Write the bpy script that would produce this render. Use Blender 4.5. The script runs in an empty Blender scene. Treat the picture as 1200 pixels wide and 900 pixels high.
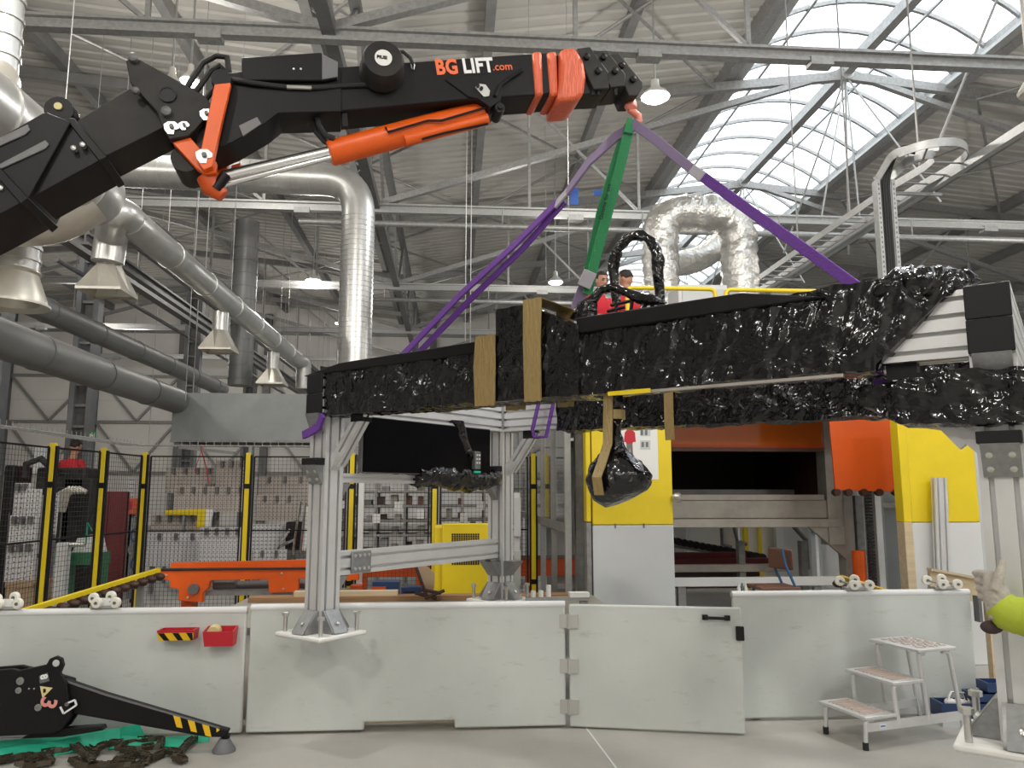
import bpy, bmesh, math, random
from mathutils import Vector, Matrix, noise
V = Vector
random.seed(7)
sc = bpy.context.scene
col = sc.collection

# ------------------------------------------------------------------ camera
FPX = 906.0                      # focal length in pixels of the 1200x900 frame
YAW = math.radians(4.4)          # the camera looks a little to the right of the hall's long axis
PITCH = math.radians(8.0)
CAM = V((0.0, 0.0, 1.55))
RT = V((math.cos(YAW), -math.sin(YAW), 0.0))
FH = V((math.sin(YAW), math.cos(YAW), 0.0))
FW = FH * math.cos(PITCH) + V((0, 0, 1)) * math.sin(PITCH)
UP = -FH * math.sin(PITCH) + V((0, 0, 1)) * math.cos(PITCH)
cd = bpy.data.cameras.new('camera')
cd.sensor_width = 36.0
cd.sensor_fit = 'HORIZONTAL'
cd.lens = FPX / 1200.0 * 36.0
cd.clip_start = 0.05
cd.clip_end = 300
cam = bpy.data.objects.new('camera', cd)
col.objects.link(cam)
m3 = Matrix((RT, UP, -FW)).transposed()
cam.matrix_world = Matrix.Translation(CAM) @ m3.to_4x4()
sc.camera = cam

# ------------------------------------------------------------------ sky, exposure
w = bpy.data.worlds.new('overcast_sky')
sc.world = w
w.use_nodes = True
bg = w.node_tree.nodes['Background']
bg.inputs[0].default_value = (0.93, 0.97, 1.0, 1)
bg.inputs[1].default_value = 3.4
sc.view_settings.view_transform = 'Standard'
sc.view_settings.look = 'None'
sc.view_settings.gamma = 1.0
sc.view_settings.use_curve_mapping = False
sc.view_settings.exposure = 0.08
LAMP_W = 265.0

# ------------------------------------------------------------------ measuring helpers
def ray(px, py):
    return RT * ((px - 600.0) / FPX) + FW + UP * ((450.0 - py) / FPX)

class Plane:
    def __init__(s, p, n):
        s.p = V(p); s.n = V(n).normalized()
        if s.n.dot(s.p - CAM) < 0: s.n = -s.n      # the normal points away from the viewer
    def at(s, px, py):
        r = ray(px, py)
        return CAM + r * ((s.p - CAM).dot(s.n) / r.dot(s.n))

def PY(y): return Plane((0, y, 0), (0, 1, 0))
def PX(x): return Plane((x, 0, 0), (1, 0, 0))
def PZ(z): return Plane((0, 0, z), (0, 0, 1))
def PD(d): return Plane(CAM + FH * d, FH)
def PV(a, b):
    d = b - a; d.z = 0
    return Plane(a, d.cross(V((0, 0, 1))))
def atD(px, py, d): return PD(d).at(px, py)
def atY(px, py, y): return PY(y).at(px, py)
def atZ(px, py, z): return PZ(z).at(px, py)
def atX(px, py, x): return PX(x).at(px, py)
Z = V((0, 0, 1))

# ------------------------------------------------------------------ materials
MATS = {}
def mat(name, color, rough=0.5, metal=0.0, var=0.0, vscale=4.0, bump=0.0, bscale=20.0, stretch=(1, 1, 1),
        emit=None, estr=0.0, spec=None, trans=0.0, alpha=1.0, col2=None, coat=0.0, detail=4.0, lo=0.35, hi=0.65):
    m = bpy.data.materials.new(name)
    m.use_nodes = True
    nt = m.node_tree
    b = nt.nodes['Principled BSDF']
    b.inputs['Base Color'].default_value = (*color, 1)
    b.inputs['Roughness'].default_value = rough
    b.inputs['Metallic'].default_value = metal
    if spec is not None: b.inputs['Specular IOR Level'].default_value = spec
    if trans: b.inputs['Transmission Weight'].default_value = trans
    if alpha < 1: b.inputs['Alpha'].default_value = alpha
    if coat: b.inputs['Coat Weight'].default_value = coat
    if emit:
        b.inputs['Emission Color'].default_value = (*emit, 1)
        b.inputs['Emission Strength'].default_value = estr
    if var or bump:
        tc = nt.nodes.new('ShaderNodeTexCoord')
        mp = nt.nodes.new('ShaderNodeMapping')
        mp.inputs['Scale'].default_value = stretch
        nt.links.new(tc.outputs['Object'], mp.inputs['Vector'])
    if var:
        n = nt.nodes.new('ShaderNodeTexNoise')
        n.inputs['Scale'].default_value = vscale
        n.inputs['Detail'].default_value = detail
        n.inputs['Roughness'].default_value = 0.6
        nt.links.new(mp.outputs[0], n.inputs['Vector'])
        r = nt.nodes.new('ShaderNodeValToRGB')
        c2 = col2 if col2 else tuple(c * (1 - var) for c in color)
        r.color_ramp.elements[0].color = (*c2, 1)
        r.color_ramp.elements[0].position = lo
        r.color_ramp.elements[1].color = (*color, 1)
        r.color_ramp.elements[1].position = hi
        nt.links.new(n.outputs['Fac'], r.inputs['Fac'])
        nt.links.new(r.outputs['Color'], b.inputs['Base Color'])
    if bump:
        n2 = nt.nodes.new('ShaderNodeTexNoise')
        n2.inputs['Scale'].default_value = bscale
        n2.inputs['Detail'].default_value = 5
        nt.links.new(mp.outputs[0], n2.inputs['Vector'])
        bp = nt.nodes.new('ShaderNodeBump')
        bp.inputs['Strength'].default_value = bump
        bp.inputs['Distance'].default_value = 0.02
        nt.links.new(n2.outputs['Fac'], bp.inputs['Height'])
        nt.links.new(bp.outputs[0], b.inputs['Normal'])
    MATS[name] = m
    return m

mat('concrete', (0.42, 0.405, 0.375), 0.5, var=0.25, vscale=1.3, bump=0.06, bscale=40, detail=8, lo=0.25, hi=0.75)
mat('roof_sheet', (0.46, 0.445, 0.415), 0.7, var=0.08, vscale=0.5)
mat('wall_sheet', (0.72, 0.70, 0.67), 0.6, var=0.06, vscale=1.0)
mat('purlin', (0.22, 0.22, 0.215), 0.6, 0.2, var=0.2, vscale=3)
mat('galv', (0.33, 0.33, 0.325), 0.5, 0.5, var=0.25, vscale=14)
mat('galv_light', (0.42, 0.425, 0.42), 0.45, 0.5, var=0.15, vscale=20)
mat('steel_dark', (0.17, 0.17, 0.17), 0.5, 0.3, var=0.2, vscale=6)
mat('column_paint', (0.20, 0.21, 0.22), 0.5, 0.1, var=0.1, vscale=4)
mat('duct', (0.60, 0.60, 0.585), 0.33, 0.75, var=0.12, vscale=6, bump=0.04, bscale=9)
mat('duct_warm', (0.62, 0.59, 0.52), 0.38, 0.6, var=0.12, vscale=5)
mat('duct_grey', (0.17, 0.175, 0.17), 0.45, 0.1, var=0.1, vscale=3)
mat('hood_grey', (0.30, 0.32, 0.32), 0.45, 0.2, var=0.12, vscale=2.5)
mat('foil', (0.70, 0.69, 0.66), 0.28, 0.8, var=0.2, vscale=8, bump=0.9, bscale=22)
mat('alu', (0.70, 0.705, 0.71), 0.38, 0.55, var=0.06, vscale=8)
mat('alu_slot', (0.20, 0.20, 0.21), 0.5, 0.4)
mat('cast_alu', (0.32, 0.325, 0.33), 0.42, 0.65, var=0.2, vscale=30, bump=0.05, bscale=60)
mat('bolt', (0.62, 0.62, 0.60), 0.3, 0.85)
mat('chrome', (0.80, 0.80, 0.80), 0.12, 0.95)
mat('black_plastic', (0.012, 0.012, 0.014), 0.45, spec=0.22)
mat('black_paint', (0.009, 0.009, 0.010), 0.42, spec=0.22, var=0.2, vscale=9)
mat('black_worn', (0.028, 0.026, 0.024), 0.5, spec=0.25, var=0.4, vscale=7)
mat('rubber', (0.015, 0.015, 0.015), 0.7)
mat('screen_black', (0.003, 0.003, 0.004), 0.3, spec=0.06)
mat('orange_paint', (0.85, 0.12, 0.008), 0.38, var=0.12, vscale=6)
mat('orange_sheet', (0.62, 0.085, 0.008), 0.4, var=0.15, vscale=2)
mat('orange_tape', (0.75, 0.13, 0.05), 0.35, var=0.2, vscale=12, bump=0.5, bscale=12, stretch=(6, 6, 1))
mat('hook_red', (0.72, 0.22, 0.16), 0.4)
mat('yellow', (0.80, 0.60, 0.015), 0.42, var=0.08, vscale=3)
mat('yellow_worn', (0.66, 0.46, 0.05), 0.5, var=0.5, vscale=10)
mat('panel_grey', (0.56, 0.58, 0.59), 0.4, var=0.06, vscale=2)
mat('panel_light', (0.66, 0.67, 0.67), 0.45, var=0.05, vscale=2)
mat('machine_metal', (0.42, 0.39, 0.35), 0.45, 0.4, var=0.2, vscale=5)
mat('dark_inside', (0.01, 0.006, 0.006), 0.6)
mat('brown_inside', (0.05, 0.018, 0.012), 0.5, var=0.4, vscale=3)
mat('dark_red', (0.17, 0.015, 0.02), 0.5, var=0.1, vscale=3)
mat('red_plastic', (0.52, 0.015, 0.03), 0.4)
mat('red_shirt', (0.55, 0.015, 0.03), 0.8)
mat('skin', (0.42, 0.22, 0.15), 0.6)
mat('hair', (0.018, 0.012, 0.01), 0.7)
mat('trousers', (0.03, 0.035, 0.05), 0.85)
mat('hivis', (0.42, 0.50, 0.04), 0.8, var=0.15, vscale=14, bump=0.3, bscale=14)
mat('glove', (0.42, 0.39, 0.34), 0.9, var=0.2, vscale=20, bump=0.4, bscale=50)
mat('glove_dark', (0.05, 0.03, 0.03), 0.8)
mat('wood', (0.34, 0.19, 0.09), 0.7, var=0.35, vscale=6, stretch=(0.2, 3, 3))
mat('wood_pale', (0.62, 0.50, 0.33), 0.7, var=0.2, vscale=6, stretch=(0.2, 3, 3))
mat('step_ply', (0.50, 0.40, 0.35), 0.55, var=0.2, vscale=20)
mat('white_plastic', (0.75, 0.75, 0.72), 0.4)
mat('wheel_white', (0.78, 0.76, 0.68), 0.4)
mat('blue_tool', (0.015, 0.045, 0.14), 0.4, var=0.2, vscale=6)
mat('blue_paint', (0.03, 0.10, 0.22), 0.45)
mat('strap_green', (0.02, 0.21, 0.075), 0.7, bump=0.3, bscale=80)
mat('strap_green_bright', (0.01, 0.46, 0.28), 0.6, var=0.2, vscale=6)
mat('strap_purple', (0.12, 0.035, 0.26), 0.7, bump=0.3, bscale=80)
mat('strap_faded', (0.21, 0.16, 0.27), 0.75)
mat('strap_grey', (0.38, 0.36, 0.40), 0.8)
mat('blue_tag', (0.03, 0.12, 0.50), 0.5)
mat('tape_tan', (0.33, 0.235, 0.09), 0.35, var=0.2, vscale=20, bump=0.4, bscale=18, stretch=(5, 5, 1))
mat('chain', (0.075, 0.062, 0.04), 0.5, 0.5, var=0.4, vscale=20)
mat('peg_board', (0.52, 0.46, 0.42), 0.6, var=0.1, vscale=4)
mat('peg_white', (0.66, 0.65, 0.66), 0.5, var=0.06, vscale=4)
mat('cardboard', (0.42, 0.30, 0.19), 0.8)
mat('paper', (0.78, 0.78, 0.76), 0.7)
mat('letter_orange', (0.85, 0.16, 0.05), 0.5)
mat('letter_white', (0.82, 0.82, 0.82), 0.5)
mat('letter_pink', (0.75, 0.30, 0.26), 0.5)
mat('sticker_yellow', (0.72, 0.62, 0.30), 0.5)
mat('stripe_yellow', (0.85, 0.52, 0.01), 0.45)
mat('sign_green', (0.05, 0.35, 0.15), 0.5)
mat('green_bench', (0.03, 0.17, 0.08), 0.5)
mat('grey_cloth', (0.20, 0.20, 0.19), 0.8, var=0.3, vscale=8)
mat('lamp_glow', (1, 1, 1), 0.4, emit=(1.0, 0.95, 0.86), estr=14.0)
mat('lamp_shade', (0.75, 0.74, 0.70), 0.35, 0.3)
mat('brown_board', (0.16, 0.075, 0.05), 0.5)
mat('pad_grey', (0.14, 0.14, 0.15), 0.5)
mat('bag_film', (0.02, 0.02, 0.022), 0.2)

def film(name, tilt, s1, dist=0.03, stretch=6.0, rough=0.16, mixw=0.35):
    """black stretch film: pulled folds and crumples in the relief"""
    m = mat(name, (0.004, 0.004, 0.005), rough, spec=0.6)
    nt = m.node_tree; b = nt.nodes['Principled BSDF']
    tc = nt.nodes.new('ShaderNodeTexCoord')
    m1 = nt.nodes.new('ShaderNodeMapping'); m1.inputs['Rotation'].default_value = (0.15, tilt, 0.0)
    mp = nt.nodes.new('ShaderNodeMapping'); mp.inputs['Scale'].default_value = (stretch, stretch, 1.0)
    nt.links.new(tc.outputs['Object'], m1.inputs['Vector']); nt.links.new(m1.outputs[0], mp.inputs['Vector'])
    n = nt.nodes.new('ShaderNodeTexNoise'); n.inputs['Scale'].default_value = s1; n.inputs['Detail'].default_value = 0.6
    n.inputs['Roughness'].default_value = 0.45; n.inputs['Distortion'].default_value = 0.0
    nt.links.new(mp.outputs[0], n.inputs['Vector'])
    n3 = nt.nodes.new('ShaderNodeTexNoise'); n3.inputs['Scale'].default_value = 9; n3.inputs['Detail'].default_value = 2; n3.inputs['Distortion'].default_value = 1.2
    nt.links.new(m1.outputs[0], n3.inputs['Vector'])
    mx = nt.nodes.new('ShaderNodeMath'); mx.operation = 'MULTIPLY_ADD'; mx.inputs[1].default_value = mixw
    nt.links.new(n3.outputs['Fac'], mx.inputs[0]); nt.links.new(n.outputs['Fac'], mx.inputs[2])
    bp = nt.nodes.new('ShaderNodeBump'); bp.inputs['Strength'].default_value = 1.0; bp.inputs['Distance'].default_value = dist
    nt.links.new(mx.outputs[0], bp.inputs['Height']); nt.links.new(bp.outputs[0], b.inputs['Normal'])
    return m
film('film', -0.45, 2.4, 0.028, 8.0, 0.13, 0.6)
film('film_crumple', 0.9, 9.0, 0.024, 1.8, 0.12, 1.2)
film('film_flat', 1.35, 3.4, 0.020, 8.0, 0.13, 0.7)

def barrier_mat():
    """pale painted board with scuffs and dark scrapes"""
    m = mat('barrier', (0.56, 0.59, 0.565), 0.42, var=0.1, vscale=1.2, detail=6)
    nt = m.node_tree; b = nt.nodes['Principled BSDF']
    src = b.inputs['Base Color'].links[0].from_socket
    tc = nt.nodes.new('ShaderNodeTexCoord')
    mp = nt.nodes.new('ShaderNodeMapping'); mp.inputs['Scale'].default_value = (2.2, 2.2, 7)
    mp.inputs['Rotation'].default_value = (0, 0.5, 0)
    nt.links.new(tc.outputs['Object'], mp.inputs['Vector'])
    n = nt.nodes.new('ShaderNodeTexNoise'); n.inputs['Scale'].default_value = 2.1; n.inputs['Detail'].default_value = 9
    n.inputs['Roughness'].default_value = 0.75
    nt.links.new(mp.outputs[0], n.inputs['Vector'])
    r = nt.nodes.new('ShaderNodeValToRGB')
    r.color_ramp.elements[0].position = 0.57; r.color_ramp.elements[0].color = (0, 0, 0, 1)
    r.color_ramp.elements[1].position = 0.78; r.color_ramp.elements[1].color = (0.65, 0.65, 0.65, 1)
    nt.links.new(n.outputs['Fac'], r.inputs['Fac'])
    mx = nt.nodes.new('ShaderNodeMixRGB'); mx.inputs[2].default_value = (0.30, 0.28, 0.23, 1)
    nt.links.new(r.outputs['Color'], mx.inputs[0]); nt.links.new(src, mx.inputs[1])
    nt.links.new(mx.outputs[0], b.inputs['Base Color'])
    return m
barrier_mat()

def glazing():
    """milky twin-wall polycarbonate: lets the sky through, half diffused"""
    m = bpy.data.materials.new('polycarbonate'); m.use_nodes = True; nt = m.node_tree
    for n in list(nt.nodes): nt.nodes.remove(n)
    o = nt.nodes.new('ShaderNodeOutputMaterial')
    t = nt.nodes.new('ShaderNodeBsdfTransparent'); t.inputs[0].default_value = (0.97, 0.99, 1, 1)
    d = nt.nodes.new('ShaderNodeBsdfTranslucent'); d.inputs[0].default_value = (0.9, 0.95, 0.97, 1)
    mx = nt.nodes.new('ShaderNodeMixShader'); mx.inputs[0].default_value = 0.3
    nt.links.new(t.outputs[0], mx.inputs[1]); nt.links.new(d.outputs[0], mx.inputs[2]); nt.links.new(mx.outputs[0], o.inputs[0])
    MATS['polycarbonate'] = m
glazing()
def tinted(name, c, a):
    m = bpy.data.materials.new(name); m.use_nodes = True; nt = m.node_tree
    for n in list(nt.nodes): nt.nodes.remove(n)
    o = nt.nodes.new('ShaderNodeOutputMaterial')
    t = nt.nodes.new('ShaderNodeBsdfTransparent'); t.inputs[0].default_value = (*c, 1)
    d = nt.nodes.new('ShaderNodeBsdfGlossy'); d.inputs[0].default_value = (1, 1, 1, 1); d.inputs[1].default_value = 0.08
    e = nt.nodes.new('ShaderNodeBsdfDiffuse'); e.inputs[0].default_value = (*c, 1)
    fr = nt.nodes.new('ShaderNodeFresnel'); fr.inputs[0].default_value = 1.45
    m1 = nt.nodes.new('ShaderNodeMixShader'); m1.inputs[0].default_value = a
    nt.links.new(t.outputs[0], m1.inputs[1]); nt.links.new(e.outputs[0], m1.inputs[2])
    m2 = nt.nodes.new('ShaderNodeMixShader')
    nt.links.new(fr.outputs[0], m2.inputs[0]); nt.links.new(m1.outputs[0], m2.inputs[1]); nt.links.new(d.outputs[0], m2.inputs[2])
    nt.links.new(m2.outputs[0], o.inputs[0]); MATS[name] = m
tinted('amber_pane', (0.85, 0.20, 0.03), 0.7)  # extra diffuse orange stands in for light from inside the press
tinted('clear_pane', (0.86, 0.90, 0.90), 0.12)

# ------------------------------------------------------------------ mesh building
WL = {}        # world location of every object built
class MB:
    def __init__(s): s.v = []; s.f = []
    def add(s, vs, fs):
        o = len(s.v); s.v += [V(x) for x in vs]; s.f += [tuple(i + o for i in f) for f in fs]; return s
    def box(s, x0, x1, y0, y1, z0, z1):
        return s.add([(x0, y0, z0), (x1, y0, z0), (x1, y1, z0), (x0, y1, z0), (x0, y0, z1), (x1, y0, z1), (x1, y1, z1), (x0, y1, z1)],
                     [(0, 3, 2, 1), (4, 5, 6, 7), (0, 1, 5, 4), (1, 2, 6, 5), (2, 3, 7, 6), (3, 0, 4, 7)])
    def obox(s, c, a, b, d):
        """box about c with half vectors a, b, d"""
        c = V(c)
        vs = [c + a * i + b * j + d * k for k in (-1, 1) for (i, j) in ((-1, -1), (1, -1), (1, 1), (-1, 1))]
        return s.add(vs, [(0, 3, 2, 1), (4, 5, 6, 7), (0, 1, 5, 4), (1, 2, 6, 5), (2, 3, 7, 6), (3, 0, 4, 7)])
    def beam(s, p, q, w, h, up=None):
        p = V(p); q = V(q); d = (q - p).normalized()
        u = V(up) if up is not None else (V((0, 0, 1)) if abs(d.z) < 0.95 else V((0, 1, 0)))
        sd = d.cross(u).normalized(); u = sd.cross(d).normalized()
        return s.obox((p + q) / 2, (q - p) / 2, sd * w / 2, u * h / 2)
    def prism(s, pts, t):
        n = len(pts); t = V(t); pts = [V(p) for p in pts]
        return s.add(pts + [p + t for p in pts], [tuple(range(n)), tuple(range(2 * n - 1, n - 1, -1))] + [(i, (i + 1) % n, n + (i + 1) % n, n + i) for i in range(n)])
    def tube(s, pts, r, n=8, closed=False, flat=None):
        """round tube along pts; r a number or a list; flat = (width factor, side vector) for straps"""
        pts = [V(p) for p in pts]; m = len(pts)
        rs = r if isinstance(r, (list, tuple)) else [r] * m
        vs = []; prev = None
        for i, p in enumerate(pts):
            if closed: d = pts[(i + 1) % m] - pts[i - 1]
            else: d = pts[min(i + 1, m - 1)] - pts[max(i - 1, 0)]
            d = d.normalized()
            if prev is None:
                a = V((0, 0, 1)) if abs(d.z) < 0.9 else V((1, 0, 0))
                sd = d.cross(a).normalized()
            else:
                sd = (prev - d * prev.dot(d))
                sd = sd.normalized() if sd.length > 1e-5 else d.cross(V((0, 0, 1))).normalized()
            prev = sd; u = sd.cross(d).normalized()
            for k in range(n):
                an = 2 * math.pi * k / n
                vs.append(p + sd * (rs[i] * math.cos(an)) + u * (rs[i] * math.sin(an)))
        fs = []
        for i in range(m if closed else m - 1):
            j = (i + 1) % m
            for k in range(n):
                k2 = (k + 1) % n
                fs.append((i * n + k, i * n + k2, j * n + k2, j * n + k))
        if not closed:
            fs.append(tuple(range(n - 1, -1, -1))); fs.append(tuple((m - 1) * n + k for k in range(n)))
        return s.add(vs, fs)
    def cyl(s, p, q, r, r2=None, n=14): return s.tube([p, q], [r, r if r2 is None else r2], n)
    def rev(s, p, ax, prof, n=20):
        ax = V(ax).normalized(); p = V(p)
        a = V((0, 0, 1)) if abs(ax.z) < 0.9 else V((1, 0, 0))
        e = ax.cross(a).normalized(); g = ax.cross(e).normalized(); vs = []
        for (t, r) in prof:
            for k in range(n):
                an = 2 * math.pi * k / n
                vs.append(p + ax * t + (e * math.cos(an) + g * math.sin(an)) * max(r, 1e-4))
        fs = [(i * n + k, i * n + (k + 1) % n, (i + 1) * n + (k + 1) % n, (i + 1) * n + k) for i in range(len(prof) - 1) for k in range(n)]
        fs.append(tuple(range(n - 1, -1, -1))); fs.append(tuple((len(prof) - 1) * n + k for k in range(n)))
        return s.add(vs, fs)
    def ell(s, c, a, b, d, n=14, m=9):
        """ellipsoid with half axes vectors a, b, d"""
        c = V(c); vs = [c + d]
        for i in range(1, m):
            th = math.pi * i / m
            for k in range(n):
                an = 2 * math.pi * k / n
                vs.append(c + d * math.cos(th) + (a * math.cos(an) + b * math.sin(an)) * math.sin(th))
        vs.append(c - d); fs = []
        for k in range(n):
            fs.append((0, 1 + k, 1 + (k + 1) % n))
            for i in range(m - 2):
                fs.append((1 + i * n + k, 1 + (i + 1) * n + k, 1 + (i + 1) * n + (k + 1) % n, 1 + i * n + (k + 1) % n))
            fs.append((1 + (m - 2) * n + k, len(vs) - 1, 1 + (m - 2) * n + (k + 1) % n))
        return s.add(vs, fs)
    def ball(s, c, r, n=12, m=8): return s.ell(c, V((r, 0, 0)), V((0, r, 0)), V((0, 0, r)), n, m)
    def strap(s, pts, wd, side, th=0.006):
        """a flat band along pts: wd wide along side, th thick"""
        pts = [V(p) for p in pts]; vs = []; m = len(pts); side = V(side)
        for i, p in enumerate(pts):
            d = (pts[min(i + 1, m - 1)] - pts[max(i - 1, 0)]).normalized()
            sd = (side - d * side.dot(d)).normalized(); u = d.cross(sd)
            for a, b in ((-1, -1), (1, -1), (1, 1), (-1, 1)):
                vs.append(p + sd * wd / 2 * a + u * th / 2 * b)
        fs = [(i * 4 + k, i * 4 + (k + 1) % 4, i * 4 + 4 + (k + 1) % 4, i * 4 + 4 + k) for i in range(m - 1) for k in range(4)]
        fs += [(3, 2, 1, 0), tuple((m - 1) * 4 + k for k in range(4))]
        return s.add(vs, fs)
    def loft(s, secs, cap=True, closed=False):
        n = len(secs[0]); m = len(secs); vs = [p for q in secs for p in q]
        fs = [(i * n + k, i * n + (k + 1) % n, ((i + 1) % m) * n + (k + 1) % n, ((i + 1) % m) * n + k) for i in range(m if closed else m - 1) for k in range(n)]
        if cap and not closed: fs += [tuple(range(n - 1, -1, -1)), tuple((m - 1) * n + k for k in range(n))]
        return s.add(vs, fs)
    def mesh(s, name, org, smooth=True, ang=0.7):
        me = bpy.data.meshes.new(name)
        me.from_pydata([p - org for p in s.v], [], s.f)
        b = bmesh.new(); b.from_mesh(me)
        bmesh.ops.recalc_face_normals(b, faces=b.faces); b.to_mesh(me); b.free()
        if smooth:
            for p in me.polygons: p.use_smooth = True
            me.set_sharp_from_angle(angle=ang)
        return me
    def build(s, name, m, parent=None, label=None, cat=None, group=None, kind=None, smooth=True, bevel=0.0, ang=0.7):
        lo = V([min(p[i] for p in s.v) for i in range(3)]); hi = V([max(p[i] for p in s.v) for i in range(3)])
        org = V(((lo.x + hi.x) / 2, (lo.y + hi.y) / 2, lo.z))
        me = s.mesh(name, org, smooth, ang)
        me.materials.append(MATS[m] if isinstance(m, str) else m)
        o = bpy.data.objects.new(name, me); col.objects.link(o)
        WL[o.name] = org
        if parent is not None:
            o.parent = parent; o.location = org - WL[parent.name]
        else: o.location = org
        tag(o, label, cat, group, kind)
        if bevel:
            md = o.modifiers.new('bevel', 'BEVEL'); md.width = bevel; md.segments = 2; md.limit_method = 'ANGLE'
        return o

def tag(o, label=None, cat=None, group=None, kind=None):
    if label: o['label'] = label
    if cat: o['category'] = cat
    if group: o['group'] = group
    if kind: o['kind'] = kind
    return o
def thing(name, loc, label, cat, group=None, kind=None):
    o = bpy.data.objects.new(name, None); col.objects.link(o); o.empty_display_size = 0.1
    o.location = loc; WL[o.name] = V(loc)
    return tag(o, label, cat, group, kind)
def inst(src, name, loc, parent=None, rot=None, scale=None):
    """another object on the same mesh; loc is a world location"""
    o = bpy.data.objects.new(name, src.data); col.objects.link(o)
    WL[o.name] = V(loc)
    if parent is not None: o.parent = parent; o.location = V(loc) - WL[parent.name]
    else: o.location = loc
    if rot: o.rotation_euler = rot
    if scale: o.scale = scale
    return o
def copy_tree(o, loc, rz=None, label=None, parent=None):
    c = o.copy(); col.objects.link(c)
    if parent is None:
        c.location = loc; WL[c.name] = V(loc)
        if rz is not None: c.rotation_euler.z = rz
        if label: c['label'] = label
    else: c.parent = parent
    for ch in o.children: copy_tree(ch, None, parent=c)
    return c
def slab(name, pts, plane, th, m, parent=None, off=0.0, **k):
    """an outline given in the photograph's pixels, set on a plane of the hall and given thickness away from the viewer"""
    P = [plane.at(*p) + plane.n * off for p in pts]
    return MB().prism(P, plane.n * th).build(name, m, parent, **k)
def text_mesh(name, body, pos, xdir, up, size, m, parent, off=0.0, squash=1.0, th=0.002):
    cu = bpy.data.curves.new(name, 'FONT'); cu.body = body; cu.size = size; cu.extrude = th; cu.offset = off; cu.resolution_u = 3; cu.space_character = 1.0 + off * 14
    ob = bpy.data.objects.new(name + '_src', cu); col.objects.link(ob)
    dg = bpy.context.evaluated_depsgraph_get()
    me = bpy.data.meshes.new_from_object(ob.evaluated_get(dg)); me.name = name
    bpy.data.objects.remove(ob)
    x = V(xdir).normalized(); u = V(up); u = (u - x * u.dot(x)).normalized(); nn = x.cross(u)
    me.transform(Matrix((x * squash, u, nn)).transposed().to_4x4())
    me.materials.clear(); me.materials.append(MATS[m])
    o = bpy.data.objects.new(name, me); col.objects.link(o)
    WL[o.name] = V(pos)
    o.parent = parent; o.location = V(pos) - WL[parent.name]
    return o
def profile(p, q, w, h, nw, nh, up=None, slot=0.018, dep=0.028):
    """slotted aluminium extrusion from p to q; w along the side, h along up"""
    dep = min(dep, 0.34 * min(w, h))
    p = V(p); q = V(q); d = (q - p).normalized()
    u = V(up) if up is not None else (V((0, 0, 1)) if abs(d.z) < 0.95 else V((0, 1, 0)))
    sd = d.cross(u).normalized(); u = sd.cross(d).normalized()
    def edge(L, n):
        out = [(-L / 2, 0)]
        for i in range(n):
            c = -L / 2 + L * (i + 0.5) / n
            out += [(c - slot / 2, 0), (c - slot / 2, dep), (c + slot / 2, dep), (c + slot / 2, 0)]
        return out
    pts = []
    for (t, e) in edge(w, nw): pts.append((t, -h / 2 + e))
    for (t, e) in edge(h, nh): pts.append((w / 2 - e, t))
    for (t, e) in edge(w, nw): pts.append((-t, h / 2 - e))
    for (t, e) in edge(h, nh): pts.append((-w / 2 + e, -t))
    P = [p + sd * a + u * b for a, b in pts]
    return MB().prism(P, q - p)
ORD = ['first', 'second', 'third', 'fourth', 'fifth', 'sixth', 'seventh', 'eighth', 'ninth', 'tenth']
# ================================================================== THE HALL
XR, XV = 8.87, -1.68              # ridge and valley lines of the roof
SKL, SKR, SKZ = 6.13, 11.55, 11.1 # skylight edges
Y0, Y1 = -11.0, 38.0
XL, XRR = -22.0, 27.0
TR = [3.3, 9.6, 15.9, 22.2, 28.5, 34.8]
def roofz(x):
    if x < -12: return 11.0 + (x + 12) * 0.09
    if x < XV: return 11.0 - (x + 12) * 0.10
    if x < XR: return SKZ - max(0.0, SKL - x) * 0.145
    return SKZ - max(0.0, x - SKR) * 0.09

fl = MB().box(XL, XRR, Y0, Y1, -0.2, 0.0).build('floor', 'concrete', kind='structure', label='grey polished concrete factory floor', cat='floor')
j = atZ(686, 852, 0.0); j2 = atZ(722, 900, 0.0); dj = (j2 - j)
MB().beam(j - dj * 0.2, j + dj * 3, 0.012, 0.004).build('joint', 'panel_light', fl)
MB().box(XL, XRR, Y0 - 0.2, Y0, 0, 11.4).build('wall_front', 'wall_sheet', kind='structure', label='white sheet metal end wall behind the viewer', cat='wall')
wb = MB().box(XL, XRR, Y1, Y1 + 0.2, 0, 11.4).build('wall_back', 'wall_sheet', kind='structure', label='white sheet metal end wall of the hall', cat='wall')
for z in (2.4, 4.8, 7.0, 9.2): MB().box(XL, XRR, Y1 - 0.12, Y1, z, z + 0.14).build('girt', 'galv', wb)
for x in range(-21, 26, 4):
    MB().box(x - 0.16, x + 0.16, Y1 - 0.30, Y1, 0, 10.2).build('wall_post', 'steel_dark', wb)
for i, x in enumerate((-21, -17, -13, -9, -5, 3, 7, 11)):
    for (za, zb) in ((4.9, 7.0), (2.5, 4.8)):
        MB().beam((x + 0.2, Y1 - 0.1, zb), (x + 2.0, Y1 - 0.1, za), 0.10, 0.10).build('brace', 'galv', wb)
        MB().beam((x + 2.0, Y1 - 0.1, za), (x + 3.8, Y1 - 0.1, zb), 0.10, 0.10).build('brace', 'galv', wb)
for z in (1.2, 3.6, 5.9, 8.1):
    MB().box(XL, XRR, Y1 - 0.012, Y1, z, z + 0.02).build('seam', 'panel_grey', wb)
MB().box(XL - 0.2, XL, Y0, Y1, 0, 11.2).build('wall_left', 'wall_sheet', kind='structure', label='white sheet metal side wall beyond the columns', cat='wall')
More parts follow.
